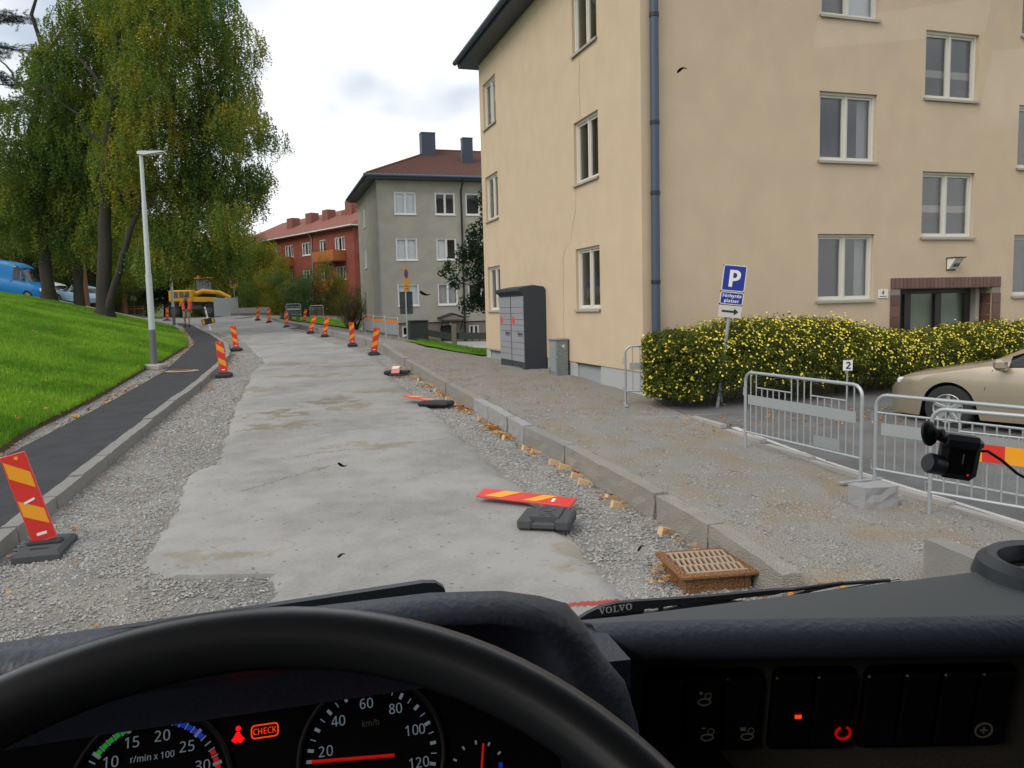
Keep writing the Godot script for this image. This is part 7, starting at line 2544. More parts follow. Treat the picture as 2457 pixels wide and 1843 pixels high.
func make_hedge() -> void:
	var t := thing("flowering_hedge", "broad green hedge covered in small yellow flowers before the ochre house", "hedge", Vector3.ZERO)
	var leafm := leaf_cluster(9, 16, 0.085, 0.036)
	var fm := MB.new()
	for k in 5:
		var q := TAU * k / 5.0
		var d := Vector3(cos(q), 0, sin(q))
		var s := Vector3(-sin(q), 0, cos(q))
		fm.tri(Vector3(0, 0, 0), d * 0.55 + s * 0.42 + Vector3(0, 0.18, 0), d * 1.0 + Vector3(0, 0.22, 0))
		fm.tri(Vector3(0, 0, 0), d * 1.0 + Vector3(0, 0.22, 0), d * 0.55 - s * 0.42 + Vector3(0, 0.18, 0))
	var flower := fm.mesh()
	var xs := []
	var cs := []
	var fx := []
	var fc := []
	# profile along the hedge: u metres from its free end
	var a := Vector2(2.6, 12.8)
	var dir := Vector2(0.956, 0.293)
	var nor := Vector2(0.293, -0.956)   # towards the lot
	var put := func(u: float, ang: float, k: float, leaf: bool) -> void:
		var hgt := along([0, 0.5, 1.2, 3.2, 4.8, 6.4, 9], [1.02, 1.25, 1.32, 1.3, 0.88, 1.02, 0.95], u) + noise.get_noise_2d(u * 30.0, 4.0) * 0.14 + noise.get_noise_2d(u * 110.0, 9.0) * 0.1
		var half := along([0, 0.3, 0.8, 9], [0.3, 0.55, 0.75, 0.75], u) + noise.get_noise_2d(u * 20.0, ang * 14.0) * 0.22 + noise.get_noise_2d(u * 55.0, ang * 40.0) * 0.1
		var cy := hgt * 0.52
		var off := cos(ang) * half * k
		var y := cy + sin(ang) * (hgt - cy) * k
		if y < 0.12:
			return
		off *= 1.0 - 0.25 * clampf(0.4 - y, 0.0, 0.4) / 0.4
		var p := a + dir * u + nor * off
		var g_ := height(p.x, p.y)
		var q := Vector3(p.x, g_ + y, -p.y) + Vector3(rng.randfn(0, 0.03), rng.randfn(0, 0.03), rng.randfn(0, 0.03))
		if leaf:
			if noise.get_noise_3dv(q * 45.0) < -0.3:
				return
			xs.append(Transform3D(Basis(Vector3(rng.randfn(0, 1), rng.randfn(0, 1), rng.randfn(0, 1)).normalized(), rng.randf() * TAU).scaled(Vector3.ONE * rng.randf_range(0.7, 1.3)), q))
			var tt := clampf(rng.randfn(0.45, 0.3) + sin(ang) * 0.1, 0.0, 1.0)
			cs.append(Color(0.035, 0.072, 0.018).lerp(Color(0.22, 0.23, 0.035), tt))
		else:
			var out := Vector3(nor.x * cos(ang), sin(ang) + 0.5, -nor.y * cos(ang)).normalized()
			var bx := Basis(Vector3.UP.cross(out).normalized(), Vector3.UP.angle_to(out)) * Basis(Vector3.RIGHT, rng.randfn(0, 0.5)) * Basis(Vector3.UP, rng.randf() * TAU)
			fx.append(Transform3D(bx.scaled(Vector3.ONE * rng.randf_range(0.013, 0.023)), q + out * 0.05))
			var k2 := rng.randf_range(0.8, 1.1)
			fc.append(Color(0.85 * k2, 0.7 * k2, 0.09 * k2))
	for i in 17000:
		put.call(pow(rng.randf(), 0.9) * 9.0 - 0.05, rng.randf_range(-0.85, PI + 0.6), pow(rng.randf(), 0.35), true)
	for i in 6200:
		var ang := rng.randf_range(-0.6, PI * 0.75)
		if rng.randf() > 0.22 + 0.78 * clampf(sin(ang) * 1.1 + 0.2, 0.0, 1.0):
			continue
		put.call(rng.randf() * 9.0, ang, 1.0, false)
	# the rounded free end
	for i in 2600:
		var q := rng.randf_range(-PI / 2, PI / 2)
		var v := rng.randf_range(-0.9, 1.4)
		var rad := 0.62 * pow(rng.randf(), 0.4)
		var p := a + dir * (0.25 - cos(q) * rad) + nor * sin(q) * rad
		var y := 0.62 + sin(v) * 0.62 * (0.75 + 0.25 * (1.0 - rad / 0.62)) + noise.get_noise_2d(q * 30.0, v * 30.0) * 0.1
		if y < 0.12:
			continue
		xs.append(Transform3D(Basis(Vector3(rng.randfn(0, 1), rng.randfn(0, 1), rng.randfn(0, 1)).normalized(), rng.randf() * TAU), Vector3(p.x, height(p.x, p.y) + y, -p.y)))
		cs.append(Color(0.028, 0.06, 0.015).lerp(Color(0.15, 0.17, 0.03), rng.randf()))
		if i % 6 == 0:
			p = a + dir * (0.25 - cos(q) * 0.64) + nor * sin(q) * 0.64
			fx.append(Transform3D(Basis(Vector3(rng.randfn(0, 1), 0, rng.randfn(0, 1)).normalized(), 0.9).scaled(Vector3.ONE * 0.023), Vector3(p.x, height(p.x, p.y) + y, -p.y)))
			fc.append(Color(0.8, 0.65, 0.06))
	copies(t, "foliage", leafm, M.leaf, xs, cs)
	copies(t, "flowers", flower, M.petal, fx, fc)
	var mb := MB.new()
	for i in 60:
		var u := rng.randf() * 8.5 + 0.2
		var p := a + dir * u + nor * rng.randf_range(0.0, 0.35)
		var b := on(p.x, p.y, -0.05)
		branch_into(mb, b, b + Vector3(rng.randfn(0, 0.18), rng.randf_range(0.4, 1.0), rng.randfn(0, 0.18)), 0.014, 0.006, 0.03, 5)
	part(t, "stems", mb, M.twig)

# ---------- the lorry cab the picture is taken from ----------
# cab axes: x to the passenger side, y up, -z to the windscreen
func make_cab() -> void:
	var t := thing("truck_cab", "dark lorry cab interior with steering wheel, dashboard and lit instruments", "truck", Vector3.ZERO, deg_to_rad(13.6))
	var mb := MB.new()
	var X := func(x: float, y: float, f: float) -> Vector3: return Vector3(x, y, -f)
	# shell
	mb.box(Vector3(0.6, 2.78, 0.05), Vector3(2.5, 0.06, 2.1))
	part(t, "roof_lining", mb, M.cab_lining)
	mb = MB.new()
	mb.box(Vector3(0.6, 1.9, 1.08), Vector3(2.5, 1.9, 0.05))
	part(t, "back_wall", mb, M.cab_lining)
	mb = MB.new()
	mb.box(Vector3(0.6, 0.98, 0.05), Vector3(2.5, 0.05, 2.1))
	part(t, "floor_pan", mb, M.cab_lining)
	for s: float in [-0.62, 1.82]:
		var d := group_node(t, "door", Transform3D())
		mb = MB.new()
		mb.box(Vector3(s, 1.45, 0.03), Vector3(0.06, 0.92, 2.0))
		mb.box(Vector3(s, 2.2, 0.62), Vector3(0.058, 0.9, 0.86))
		mb.box(Vector3(s, 2.68, -0.35), Vector3(0.056, 0.14, 1.05))
		part(d, "door_panel", mb, M.cab_lining)
		mb = MB.new()
		mb.tube([X.call(s, 1.75, 0.96), X.call(s, 2.76, 0.84)], 0.045, 8)
		part(t, "pillar", mb, M.cab_lining)
	mb = MB.new()
	mb.box(Vector3(0.6, 2.72, -0.86), Vector3(2.4, 0.1, 0.14))
	part(t, "header_rail", mb, M.cab_lining)
	mb = MB.new()
	mb.box(Vector3(0.6, 1.3, -0.94), Vector3(2.4, 0.66, 0.06))
	part(t, "front_bulkhead", mb, M.black_plastic)
	# windscreen pane, slightly raked
	mb = MB.new()
	mb.quad(X.call(-0.6, 1.74, 0.963), X.call(1.8, 1.74, 0.963), X.call(1.8, 2.7, 0.838), X.call(-0.6, 2.7, 0.838))
	part(t, "windscreen", mb, M.windscreen_glass)
	# dried splashes and insect remains on the pane
	var gz := func(y: float) -> float: return 0.955 - 0.13 * (y - 1.8) - 0.004
	for q in [[0.423, 2.468, 0.006, 0.9], [0.117, 2.221, 0.006, -0.7], [0.016, 2.024, 0.005, -0.9], [0.01, 1.906, 0.0045, 0.8], [0.399, 1.873, 0.005, 1.4]]:
		mb = MB.new()
		var pts := []
		for k in 6:
			var u := k / 5.0
			pts.append(X.call(q[0] + (u - 0.5) * q[2] * 2.0, q[1] + sin(u * 2.2) * q[2] * q[3], gz.call(q[1])))
		mb.tube(pts, [0.0012, 0.0018, 0.0016, 0.001, 0.0007, 0.0004], 5)
		part(t, "insect_splash", mb, M.trim_black)
	# instrument hood: an arched shell over the dials
	var outer := PackedVector2Array([Vector2(-0.58, 1.905), Vector2(-0.3, 1.924), Vector2(0.09, 1.927), Vector2(0.16, 1.921), Vector2(0.2, 1.911), Vector2(0.228, 1.9), Vector2(0.25, 1.872), Vector2(0.272, 1.832), Vector2(0.3, 1.795), Vector2(0.318, 1.74)])
	var inner := PackedVector2Array([Vector2(-0.58, 1.878), Vector2(-0.3, 1.897), Vector2(0.09, 1.901), Vector2(0.14, 1.897), Vector2(0.17, 1.889), Vector2(0.192, 1.876), Vector2(0.207, 1.85), Vector2(0.222, 1.8), Vector2(0.235, 1.765), Vector2(0.25, 1.72)])
	var rows := []
	# from the inner lip round the front roll to the outer skin and back to the windscreen
	for st in [[1.0, 0.81, -0.085], [1.0, 0.725, -0.006], [0.94, 0.703, 0.0], [0.7, 0.695, 0.0], [0.35, 0.698, 0.0], [0.08, 0.712, 0.0], [0.0, 0.73, 0.0], [0.0, 0.745, -0.012], [0.0, 0.765, -0.04], [0.02, 0.8, -0.13]]:
		var row := PackedVector3Array()
		for k in outer.size():
			var p := outer[k].lerp(inner[k], st[0])
			var wedge := 0.035 * clampf((k - 5) / 4.0, 0.0, 1.0)
			row.append(X.call(p.x, p.y + st[2], st[1] + wedge))
		rows.append(row)
	mb = MB.new()
	mb.grid(rows)
	part(t, "instrument_hood", mb, M.dash_leather)
	# side block under the hood's end
	mb = MB.new()
	mb.prism(PackedVector2Array([Vector2(0.25, 1.72), Vector2(0.318, 1.745), Vector2(0.33, 1.45), Vector2(0.25, 1.45)]), -0.95, -0.775)
	part(t, "hood_support", mb, M.dash_brown)
	mb = MB.new()
	mb.prism(PackedVector2Array([Vector2(0.255, 1.835), Vector2(0.298, 1.797), Vector2(0.325, 1.796), Vector2(0.325, 1.742), Vector2(0.25, 1.742)]), -0.912, -0.8)
	part(t, "hood_end_block", mb, M.dash_leather)
	# dash deck and padded lip on the passenger side; the lip turns towards the driver
	rows = []
	var lipx := [0.312, 0.36, 0.45, 0.6, 0.75, 0.9, 1.1, 1.8]
	var lipf := [0.892, 0.885, 0.862, 0.82, 0.78, 0.742, 0.7, 0.6]
	var prof := [[0.0, -0.052, 0.03], [0.0, -0.046, -0.012], [0.0, -0.038, -0.024], [0.0, -0.026, -0.029], [0.0, -0.014, -0.026], [0.0, -0.005, -0.016], [0.0, 0.0, -0.002], [0.0, 0.001, 0.006]]
	for st in prof:
		var row := PackedVector3Array()
		for k in lipx.size():
			row.append(X.call(lipx[k], 1.8 + st[1], lipf[k] + st[2]))
		rows.append(row)
	mb = MB.new()
	mb.grid(rows)
	part(t, "padded_lip", mb, M.dash_leather)
	rows = []
	for st in [0.0, 0.35, 0.7, 1.0]:
		var row := PackedVector3Array()
		for k in lipx.size():
			row.append(X.call(lipx[k] - (0.02 if k == 0 else 0.0) * st, 1.801 - 0.001 * st, lerpf(lipf[k] + 0.006, 0.91 if k > 0 else 0.915, st)))
		rows.append(row)
	mb = MB.new()
	mb.grid(rows)
	part(t, "dash_deck", mb, M.dash_deck)
	# cup recess with raised ring near the edge of the deck
	var cup := group_node(t, "cup_recess", Transform3D(Basis(), X.call(1.0, 1.796, 0.865)))
	mb = MB.new()
	mb.lathe([[0.105, -0.002], [0.098, 0.02], [0.085, 0.03], [0.072, 0.026], [0.066, 0.005], [0.066, -0.0]], 36)
	part(cup, "ring", mb, M.cowl_grey)
	mb = MB.new()
	mb.lathe([[0.0, 0.001], [0.066, 0.002]], 30)
	part(cup, "well", mb, M.black_plastic)
	# switch panel below the lip
	var pn := group_node(t, "switch_panel", Transform3D(Basis(Vector3(0.969, 0, 0.247), Vector3(0.0514, 0.978, -0.2017) if false else Vector3(0, 0.978, 0.208), Vector3(-0.2417, -0.2, 0.948)).orthonormalized(), X.call(0.33, 1.76, 0.915)))
	mb = MB.new()
	mb.box(Vector3(0.75, -0.24, -0.012), Vector3(1.52, 0.44, 0.02))
	part(pn, "fascia", mb, M.dash_brown)
	for q in [[0.057, 0.212, 3], [0.224, 0.333, 2], [0.343, 0.54, 4]]:
		mb = MB.new()
		var p := rounded(q[1] - q[0], 0.13, 0.012)
		mb.prism(p, 0.0, 0.002, Transform3D(Basis(), Vector3((q[0] + q[1]) * 0.5, -0.1, 0)))
		part(pn, "switch_bay", mb, M.dial_black)
		for k in q[2]:
			var w: float = (q[1] - q[0]) / q[2]
			mb = MB.new()
			mb.bbox(Vector3(q[0] + (k + 0.5) * w, -0.1, 0.006), Vector3(w - 0.004, 0.112, 0.01), 0.003)
			part(pn, "switch_key", mb, M.key_black)
	var icon := func(x: float, y: float, kind: String) -> void:
		var m2 := MB.new()
		if kind == "brake" or kind == "plus_brake":
			var ring := []
			for k in 20:
				ring.append(Vector3(x + cos(TAU * k / 20) * 0.011, y + sin(TAU * k / 20) * 0.011, 0.0125))
			m2.tube(ring, 0.0012, 5, true)
			if kind == "plus_brake":
				m2.box(Vector3(x, y, 0.0125), Vector3(0.01, 0.002, 0.001))
				m2.box(Vector3(x, y, 0.0125), Vector3(0.002, 0.01, 0.0012))
		else:
			var ring := []
			for k in 16:
				ring.append(Vector3(x + cos(TAU * k / 16) * 0.0075 * (1.2 if k < 5 else 1.0), y + sin(TAU * k / 16) * 0.005, 0.0125))
			m2.tube(ring, 0.0009, 5, true)
			var r2 := []
			for k in 14:
				r2.append(Vector3(x + 0.005 + cos(TAU * k / 14) * 0.0042, y + 0.0095 + sin(TAU * k / 14) * 0.0045, 0.0125))
			m2.tube(r2, 0.0006, 5, true)
			if kind == "plus":
				m2.box(Vector3(x - 0.0045, y + 0.014, 0.0125), Vector3(0.005, 0.0013, 0.001))
				m2.box(Vector3(x - 0.0045, y + 0.014, 0.0125), Vector3(0.0013, 0.005, 0.0012))
			elif kind == "minus":
				m2.box(Vector3(x - 0.0045, y + 0.015, 0.0125), Vector3(0.005, 0.0013, 0.001))
			else:
				m2.box(Vector3(x - 0.0055, y + 0.0125, 0.0125), Vector3(0.007, 0.005, 0.001))
		part(pn, "glow_symbol", m2, M.lit_dim)  # key symbols given a faint glow of their own
	icon.call(0.1345, -0.078, "plus")
	icon.call(0.1405, -0.1345, "minus")
	icon.call(0.1935, -0.1345, "dot")
	icon.call(0.505, -0.131, "plus_brake")
	mb = MB.new()
	mb.bbox(Vector3(0.259, -0.104, 0.0125), Vector3(0.009, 0.006, 0.002), 0.0008)
	part(pn, "indicator_lamp", mb, M.lamp_orange)
	mb = MB.new()
	var arc := []
	for k in 16:
		var q := deg_to_rad(115) + deg_to_rad(310) * k / 15.0
		arc.append(Vector3(0.3205 + cos(q) * 0.0095, -0.1315 + sin(q) * 0.0095, 0.0125))
	mb.tube(arc, 0.0018, 5)
	part(pn, "indicator_lamp", mb, M.lit_red)
	# dial cluster
	var c := group_node(t, "instrument_cluster", Transform3D(Basis(Vector3(1, 0, 0), Vector3(0, cos(deg_to_rad(25)), -sin(deg_to_rad(25))), Vector3(0, sin(deg_to_rad(25)), cos(deg_to_rad(25)))), X.call(-0.0466, 1.7488, 0.8)))
	mb = MB.new()
	mb.box(Vector3(-0.12, -0.03, -0.008), Vector3(0.8, 0.24, 0.01))
	part(c, "dial_face", mb, M.dial_black)
	mb = MB.new()
	var rim := []
	for k in 40:
		rim.append(Vector3(-0.1396 + cos(TAU * k / 40) * 0.0755, -0.0178 + sin(TAU * k / 40) * 0.0755, 0))
	mb.tube(rim, 0.003, 6, true)
	rim = []
	for k in 40:
		rim.append(Vector3(0.0772 + cos(TAU * k / 40) * 0.0755, -0.0171 + sin(TAU * k / 40) * 0.0755, 0))
	mb.tube(rim, 0.003, 6, true)
	part(c, "dial_rim", mb, M.black_plastic)
	var tick := func(cx: float, cy: float, r: float, deg: float, w: float, l: float, m: Material) -> void:
		var m2 := MB.new()
		var q := deg_to_rad(deg)
		m2.box(Vector3(cx + cos(q) * r, cy + sin(q) * r, 0), Vector3(l, w, 0.001), Basis(Vector3.BACK, q))
		part(c, "glow_tick", m2, m)  # scale marks are made to glow so they stay visible
	var word := func(s: String, x: float, y: float, h: float, m: Material, bold := false) -> void:
		var o := part(c, "glow_text", text_mesh(s, h, 0.0006, bold), m)  # numerals and words glow faintly instead of plain print
		o.position = Vector3(x, y, 0.0)
	# revolution counter
	for k in 24:
		var deg := 154.0 - k * 6.3
		var big := absf(fmod(deg - 141.5 + 6.3 * 40.0, 31.5)) < 1.0
		tick.call(-0.1396, -0.0178, 0.0643, deg, 0.0012, 0.0065, M.lit_white)
	for deg: float in [141.5, 110.3, 78.9, 47.4, 15.1]:
		tick.call(-0.1396, -0.0178, 0.0645, deg, 0.0032, 0.0085, M.lit_white)
	for k in 7:
		tick.call(-0.1396, -0.0178, 0.0643, 138.3 - k * 6.25, 0.0042, 0.005, M.lit_green)
	for k in 7:
		tick.call(-0.1396, -0.0178, 0.0643, 82.0 - k * 6.3, 0.0052, 0.005, M.lit_blue)
	for k in 4:
		tick.call(-0.1396, -0.0178, 0.0643, 25.0 - k * 6.3, 0.0042, 0.005, M.lit_red)
	for q in [["10", -0.1774, 0.0142], ["15", -0.1583, 0.0295], ["20", -0.1299, 0.0317], ["25", -0.1062, 0.0184], ["30", -0.0916, -0.0016]]:
		word.call(q[0], q[1], q[2], 0.0098, M.lit_white)
	word.call("r/min x 100", -0.139, 0.0137, 0.0058, M.lit_white)
	# speedometer
	for k in 12:
		tick.call(0.0772, -0.0171, 0.0643, 167.5 - k * 18.25, 0.0032, 0.0062, M.lit_white)
		tick.call(0.0772, -0.0171, 0.0645, 158.4 - k * 18.25, 0.0009, 0.006, M.lit_white)
	tick.call(0.0772, -0.0171, 0.0645, 176.7, 0.0034, 0.0062, M.lit_white)
	for q in [["20", 0.0294, -0.0059], ["40", 0.0435, 0.0215], ["60", 0.0735, 0.0348], ["80", 0.1039, 0.0256], ["100", 0.1233, 0.0017], ["120", 0.1248, -0.0307]]:
		word.call(q[0], q[1], q[2], 0.0098, M.lit_white)
	word.call("km/h", 0.077, 0.0151, 0.0058, M.lit_dim)
	mb = MB.new()
	mb.tube([Vector3(0.0148, -0.0134, 0.004), Vector3(0.0994, -0.0193, 0.004)], 0.0019, 6)
	part(c, "glow_needle", mb, M.lit_red)  # needle given a slight glow to show on the black face
	# small gauge
	for k in 5:
		tick.call(0.1876, -0.0478, 0.0281, 149.7 - k * 29.9, 0.002, 0.0038, M.lit_white)
	mb = MB.new()
	mb.tube([Vector3(0.1951, -0.0214, 0.004), Vector3(0.1895, -0.051, 0.004)], 0.0013, 6)
	part(c, "glow_needle", mb, M.lit_red)  # small needle glows slightly too
	mb = MB.new()
	mb.box(Vector3(0.2121, -0.0458, 0), Vector3(0.004, 0.005, 0.001))
	part(c, "glow_mark", mb, M.lit_blue)  # gauge mark with added emission
	# warning lamps
	mb = MB.new()
	mb.lathe([[0.0, -0.0005], [0.0026, 0.0], [0.0, 0.0005]], 14, Transform3D(Basis(Vector3.RIGHT, PI / 2), Vector3(-0.0568, 0.0285, 0.0005)))
	mb.prism(PackedVector2Array([Vector2(-0.0015, 0.0252), Vector2(0.0015, 0.0252), Vector2(0.0042, 0.0205), Vector2(0.0066, 0.0182), Vector2(0.005, 0.0165), Vector2(0.003, 0.0148), Vector2(0.0012, 0.0148), Vector2(0.001, 0.0168), Vector2(-0.001, 0.0168), Vector2(-0.0012, 0.0148), Vector2(-0.003, 0.0148), Vector2(-0.005, 0.0165), Vector2(-0.0066, 0.0182), Vector2(-0.0042, 0.0205)]), 0.0, 0.0008, Transform3D(Basis(), Vector3(-0.0572, 0, 0)))
	part(c, "belt_warning_lamp", mb, M.lamp_red)
	mb = MB.new()
	var bx := []
	for q in rounded(0.0262, 0.0122, 0.0032):
		bx.append(Vector3(q.x - 0.0308, q.y + 0.0227, 0))
	mb.tube(bx, 0.0007, 5, true)
	part(c, "check_lamp_frame", mb, M.lamp_orange)
	var ck := part(c, "check_lamp", text_mesh("CHECK", 0.0056, 0.0006), M.lamp_orange)
	ck.position = Vector3(-0.0311, 0.0226, 0)
	# steering wheel
	var sw := group_node(t, "steering_wheel", Transform3D(Basis(Vector3(1, 0, 0), Vector3(0, cos(0.9808), -sin(0.9808)), Vector3(0, sin(0.9808), cos(0.9808))), X.call(-0.055, 1.8944, 0.2332)))
	mb = MB.new()
	var ring := []
	for k in 96:
		ring.append(Vector3(sin(TAU * k / 96) * 0.235, cos(TAU * k / 96) * 0.235, 0))
	mb.tube(ring, 0.0165, 16, true)
	part(sw, "rim", mb, M.wheel_leather)
	mb = MB.new()
	mb.lathe([[0.09, -0.05], [0.08, -0.02], [0.0, -0.012]], 24, Transform3D(Basis(Vector3.RIGHT, PI / 2), Vector3.ZERO))
	part(sw, "hub", mb, M.black_plastic)
	for k in 4:
		mb = MB.new()
		var q: float = [deg_to_rad(20), deg_to_rad(160), deg_to_rad(215), deg_to_rad(325)][k]
		mb.tube([Vector3(cos(q) * 0.07, sin(q) * 0.07, -0.03), Vector3(cos(q) * 0.232, sin(q) * 0.232, 0)], 0.016, 8)
		part(sw, "spoke", mb, M.black_plastic)
	mb = MB.new()
	mb.tube([X.call(-0.055, 1.86, 0.26), X.call(-0.055, 1.45, 0.72)], 0.05, 12)
	part(t, "steering_column", mb, M.black_plastic)
	# outside: dark cowl panel with rounded end, wiper arm and blade
	mb = MB.new()
	mb.prism(PackedVector2Array([Vector2(-0.9, 1.742), Vector2(-0.443, 1.763), Vector2(-0.108, 1.777), Vector2(0.13, 1.788), Vector2(0.15, 1.786), Vector2(0.163, 1.776), Vector2(0.166, 1.76), Vector2(0.166, 1.6), Vector2(-0.9, 1.6)]), -1.16, -1.145)
	part(t, "cowl_panel", mb, M.cowl_grey)
	mb = MB.new()
	mb.prism(PackedVector2Array([Vector2(0.03, 1.76), Vector2(0.135, 1.768), Vector2(0.137, 1.74), Vector2(0.03, 1.74)]), -1.146, -1.142)
	part(t, "cowl_insert", mb, mat("cowl_insert", lin(0.045, 0.05, 0.065), 0.6))
	var wp := group_node(t, "wiper", Transform3D())
	mb = MB.new()
	mb.prism(PackedVector2Array([Vector2(0.385, 1.678), Vector2(0.41, 1.69), Vector2(0.43, 1.697), Vector2(0.46, 1.701), Vector2(0.5, 1.7), Vector2(0.546, 1.697), Vector2(0.63, 1.693), Vector2(0.756, 1.69), Vector2(0.8, 1.6865), Vector2(0.756, 1.681), Vector2(0.63, 1.684), Vector2(0.56, 1.684), Vector2(0.5, 1.684), Vector2(0.46, 1.681), Vector2(0.42, 1.681)]), -1.2, -1.19)
	part(wp, "arm", mb, M.cowl_grey)
	mb = MB.new()
	mb.tube([X.call(0.395, 1.672, 1.2), X.call(0.45, 1.667, 1.2), X.call(0.53, 1.668, 1.2), X.call(0.6, 1.676, 1.2), X.call(0.68, 1.683, 1.2)], [0.007, 0.009, 0.008, 0.006, 0.004], 8)
	part(wp, "second_arm", mb, M.cowl_grey)
	for q: float in [0.415, 0.505, 0.54, 0.575, 0.61]:
		mb = MB.new()
		mb.tube([X.call(q, 1.668, 1.199), X.call(q + 0.004, 1.686, 1.197)], 0.0045, 6)
		part(wp, "link", mb, M.cowl_grey)
	mb = MB.new()
	mb.bbox(X.call(0.465, 1.67, 1.2), Vector3(0.09, 0.022, 0.02), 0.004)
	part(wp, "joint_box", mb, M.black_plastic)
	mb = MB.new()
	mb.tube([X.call(0.43, 1.6605, 1.2), X.call(0.57, 1.6635, 1.2), X.call(0.72, 1.6675, 1.2), X.call(0.88, 1.6725, 1.2), X.call(1.025, 1.678, 1.2)], 0.0018, 6)
	part(wp, "blade_spine", mb, M.wiper_metal)
	mb = MB.new()
	mb.prism(PackedVector2Array([Vector2(0.44, 1.652), Vector2(1.028, 1.661), Vector2(1.022, 1.678), Vector2(0.88, 1.672), Vector2(0.57, 1.662), Vector2(0.44, 1.66)]), -1.192, -1.186)
	part(wp, "rubber_blade", mb, M.black_plastic)
	for q in [[[0.54, 1.665], [0.6, 1.672], [0.67, 1.676], [0.72, 1.669]], [[0.8, 1.672], [0.84, 1.68], [0.9, 1.684], [1.0, 1.679]], [[0.63, 1.68], [0.7, 1.684], [0.8, 1.684], [0.9, 1.685]]]:
		mb = MB.new()
		var pts := []
		for e in q:
			pts.append(X.call(e[0], e[1], 1.196))
		mb.tube(pts, 0.0035, 6)
		part(wp, "bow", mb, M.cowl_grey)
	var vt := part(wp, "lettering", text_mesh("VOLVO", 0.0105, 0.0006, true, true), M.white)
	vt.transform = Transform3D(Basis(Vector3.BACK, deg_to_rad(2)).scaled(Vector3(1.15, 1, 1)), X.call(0.457, 1.6915, 1.1885))
	# small camera stuck to the windscreen, with its cable
	var tr := t.transform
	var dc := thing("dashboard_camera", "small black dashboard camera on a suction mount with a red light and cable", "camera", tr * X.call(0.872, 1.972, 0.915), deg_to_rad(13.6))
	mb = MB.new()
	mb.bbox(Vector3(0.003, -0.002, 0), Vector3(0.05, 0.06, 0.03), 0.008, Basis(Vector3.UP, deg_to_rad(-28)) * Basis(Vector3.BACK, deg_to_rad(-8)))
	part(dc, "body", mb, M.black_plastic)
	mb = MB.new()
	mb.bbox(Vector3(0.003, 0.022, 0.004), Vector3(0.054, 0.02, 0.034), 0.007, Basis(Vector3.UP, deg_to_rad(-28)) * Basis(Vector3.BACK, deg_to_rad(-8)))
	part(dc, "top_shell", mb, M.cowl_grey)
	mb = MB.new()
	mb.lathe([[0.0, -0.004], [0.0175, -0.004], [0.0185, 0.0], [0.015, 0.005], [0.006, 0.01], [0.005, 0.02], [0.0, 0.02]], 24, Transform3D(Basis(Vector3.RIGHT, deg_to_rad(80)) * Basis(Vector3.BACK, deg_to_rad(-25)), Vector3(-0.036, 0.034, -0.012)))
	part(dc, "suction_cup", mb, M.black_plastic)
	mb = MB.new()
	mb.tube([Vector3(-0.036, 0.034, 0.0), Vector3(-0.018, 0.024, 0.002), Vector3(-0.004, 0.012, 0.0)], 0.006, 8)
	part(dc, "mount_arm", mb, M.black_plastic)
	mb = MB.new()
	mb.lathe([[0.0, -0.01], [0.014, -0.01], [0.015, 0.01], [0.012, 0.014], [0.0, 0.014]], 20, Transform3D(Basis(Vector3.BACK, deg_to_rad(75)), Vector3(-0.03, -0.01, -0.006)))
	part(dc, "lens_barrel", mb, M.cowl_grey)
	mb = MB.new()
	mb.bbox(Vector3(0.004, -0.024, 0.0165), Vector3(0.003, 0.003, 0.003), 0.001)
	part(dc, "status_led", mb, M.lamp_red)
	mb = MB.new()
	mb.box(Vector3(-0.006, 0.0, 0.0185), Vector3(0.0014, 0.014, 0.001), Basis(Vector3.BACK, deg_to_rad(-10)))
	part(dc, "white_mark", mb, M.dial_print)
	mb = MB.new()
	mb.tube([Vector3(0.03, 0.006, 0.0), Vector3(0.05, 0.005, 0.003), Vector3(0.075, -0.01, 0.004), Vector3(0.105, -0.032, 0.002), Vector3(0.16, -0.06, 0.0), Vector3(0.25, -0.075, 0.0)], 0.0022, 6)
	part(dc, "cable", mb, M.black_plastic)

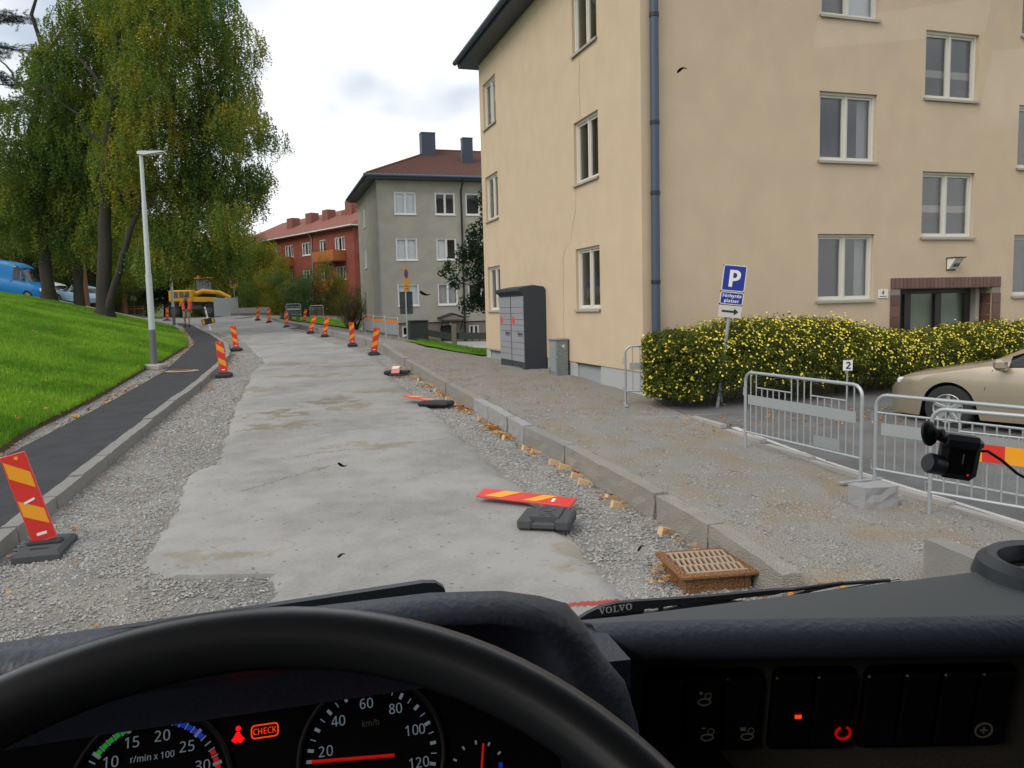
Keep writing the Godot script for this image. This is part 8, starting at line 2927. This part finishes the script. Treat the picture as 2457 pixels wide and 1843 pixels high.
# ---------- sky: bright broken overcast ----------
func make_sky() -> Sky:
	var W := 1024
	var Hh := 512
	var f := FastNoiseLite.new()
	f.seed = 91
	f.frequency = 1.5
	f.fractal_octaves = 5
	var im := Image.create(W, Hh, false, Image.FORMAT_RGBF)
	for j in Hh:
		var el := PI * (0.5 - (j + 0.5) / Hh)
		for i in W:
			var az := TAU * ((i + 0.5) / W - 0.5)
			var d := Vector3(sin(az) * cos(el), sin(el), -cos(az) * cos(el))
			var q := Vector3(d.x, d.y * 2.2, d.z) * 1.6
			var n := f.get_noise_3dv(q) + 0.4 * f.get_noise_3dv(q * 2.7 + Vector3(5, 1, 2))
			# a soft grey-blue bank ahead between white cloud above and the white band over the houses
			var bank := exp(-pow((az + 0.19) / 0.14, 2.0) - pow((el - 0.265) / 0.07, 2.0)) + 0.7 * exp(-pow((az + 0.33) / 0.08, 2.0) - pow((el - 0.36) / 0.1, 2.0))
			var gap := exp(-pow((az + 0.12) / 0.1, 2.0) - pow((el - 0.38) / 0.05, 2.0))
			var grey := smoothstep(-0.05, 0.6, n * 0.7 + 0.12 + bank * 1.1 - gap * 0.7)
			var c := Color(1.05, 1.07, 1.09).lerp(Color(0.5, 0.575, 0.68), grey)
			var veil := smoothstep(0.24, 0.02, el)
			c = c.lerp(Color(1.08, 1.1, 1.12), veil * 0.7)
			if el < 0.0:
				c = c.lerp(Color(0.3, 0.3, 0.28), smoothstep(0.0, -0.1, el))
			im.set_pixel(i, j, c)
	var m := PanoramaSkyMaterial.new()
	m.panorama = ImageTexture.create_from_image(im)
	var s := Sky.new()
	s.sky_material = m
	return s

func _ready() -> void:
	rng.seed = 20240
	noise.seed = 4
	noise.frequency = 0.1
	noise.fractal_octaves = 3
	# camera
	var cam := Camera3D.new()
	cam.name = "camera"
	cam.fov = 52.56
	cam.near = 0.05
	cam.far = 3000.0
	cam.position = Vector3(0, 2.2, 0)
	cam.rotation_degrees = Vector3(-5.62, 0, -1.45)
	add_child(cam)
	cam.current = true
	# sky
	var env := Environment.new()
	env.background_mode = Environment.BG_SKY
	env.sky = make_sky()
	env.tonemap_mode = Environment.TONE_MAPPER_LINEAR
	env.tonemap_exposure = 1.17
	env.ambient_light_source = Environment.AMBIENT_SOURCE_SKY
	env.sdfgi_enabled = true
	env.ssao_enabled = true
	env.ssil_enabled = true
	var we := WorldEnvironment.new()
	we.name = "environment"
	we.environment = env
	add_child(we)
	# veiled sun, high on the footway side
	var sun := DirectionalLight3D.new()
	sun.name = "sun"
	sun.light_energy = 0.5
	sun.light_angular_distance = 35.0
	sun.light_color = Color(1.0, 0.96, 0.9)
	sun.shadow_enabled = true
	sun.basis = Basis.looking_at(Vector3(0.55, -0.68, -0.48))
	add_child(sun)
	make_materials()
	make_ground()
	make_ochre_house()
	make_grey_house()
	make_red_house()
	make_kerbs()
	make_trees()
	make_hedge()
	make_cars()
	make_excavator()
	make_wall_things()
	make_grate()
	make_barriers()
	make_markers()
	make_signs()
	make_lamps()
	make_person()
	make_cab()
	make_scatter()
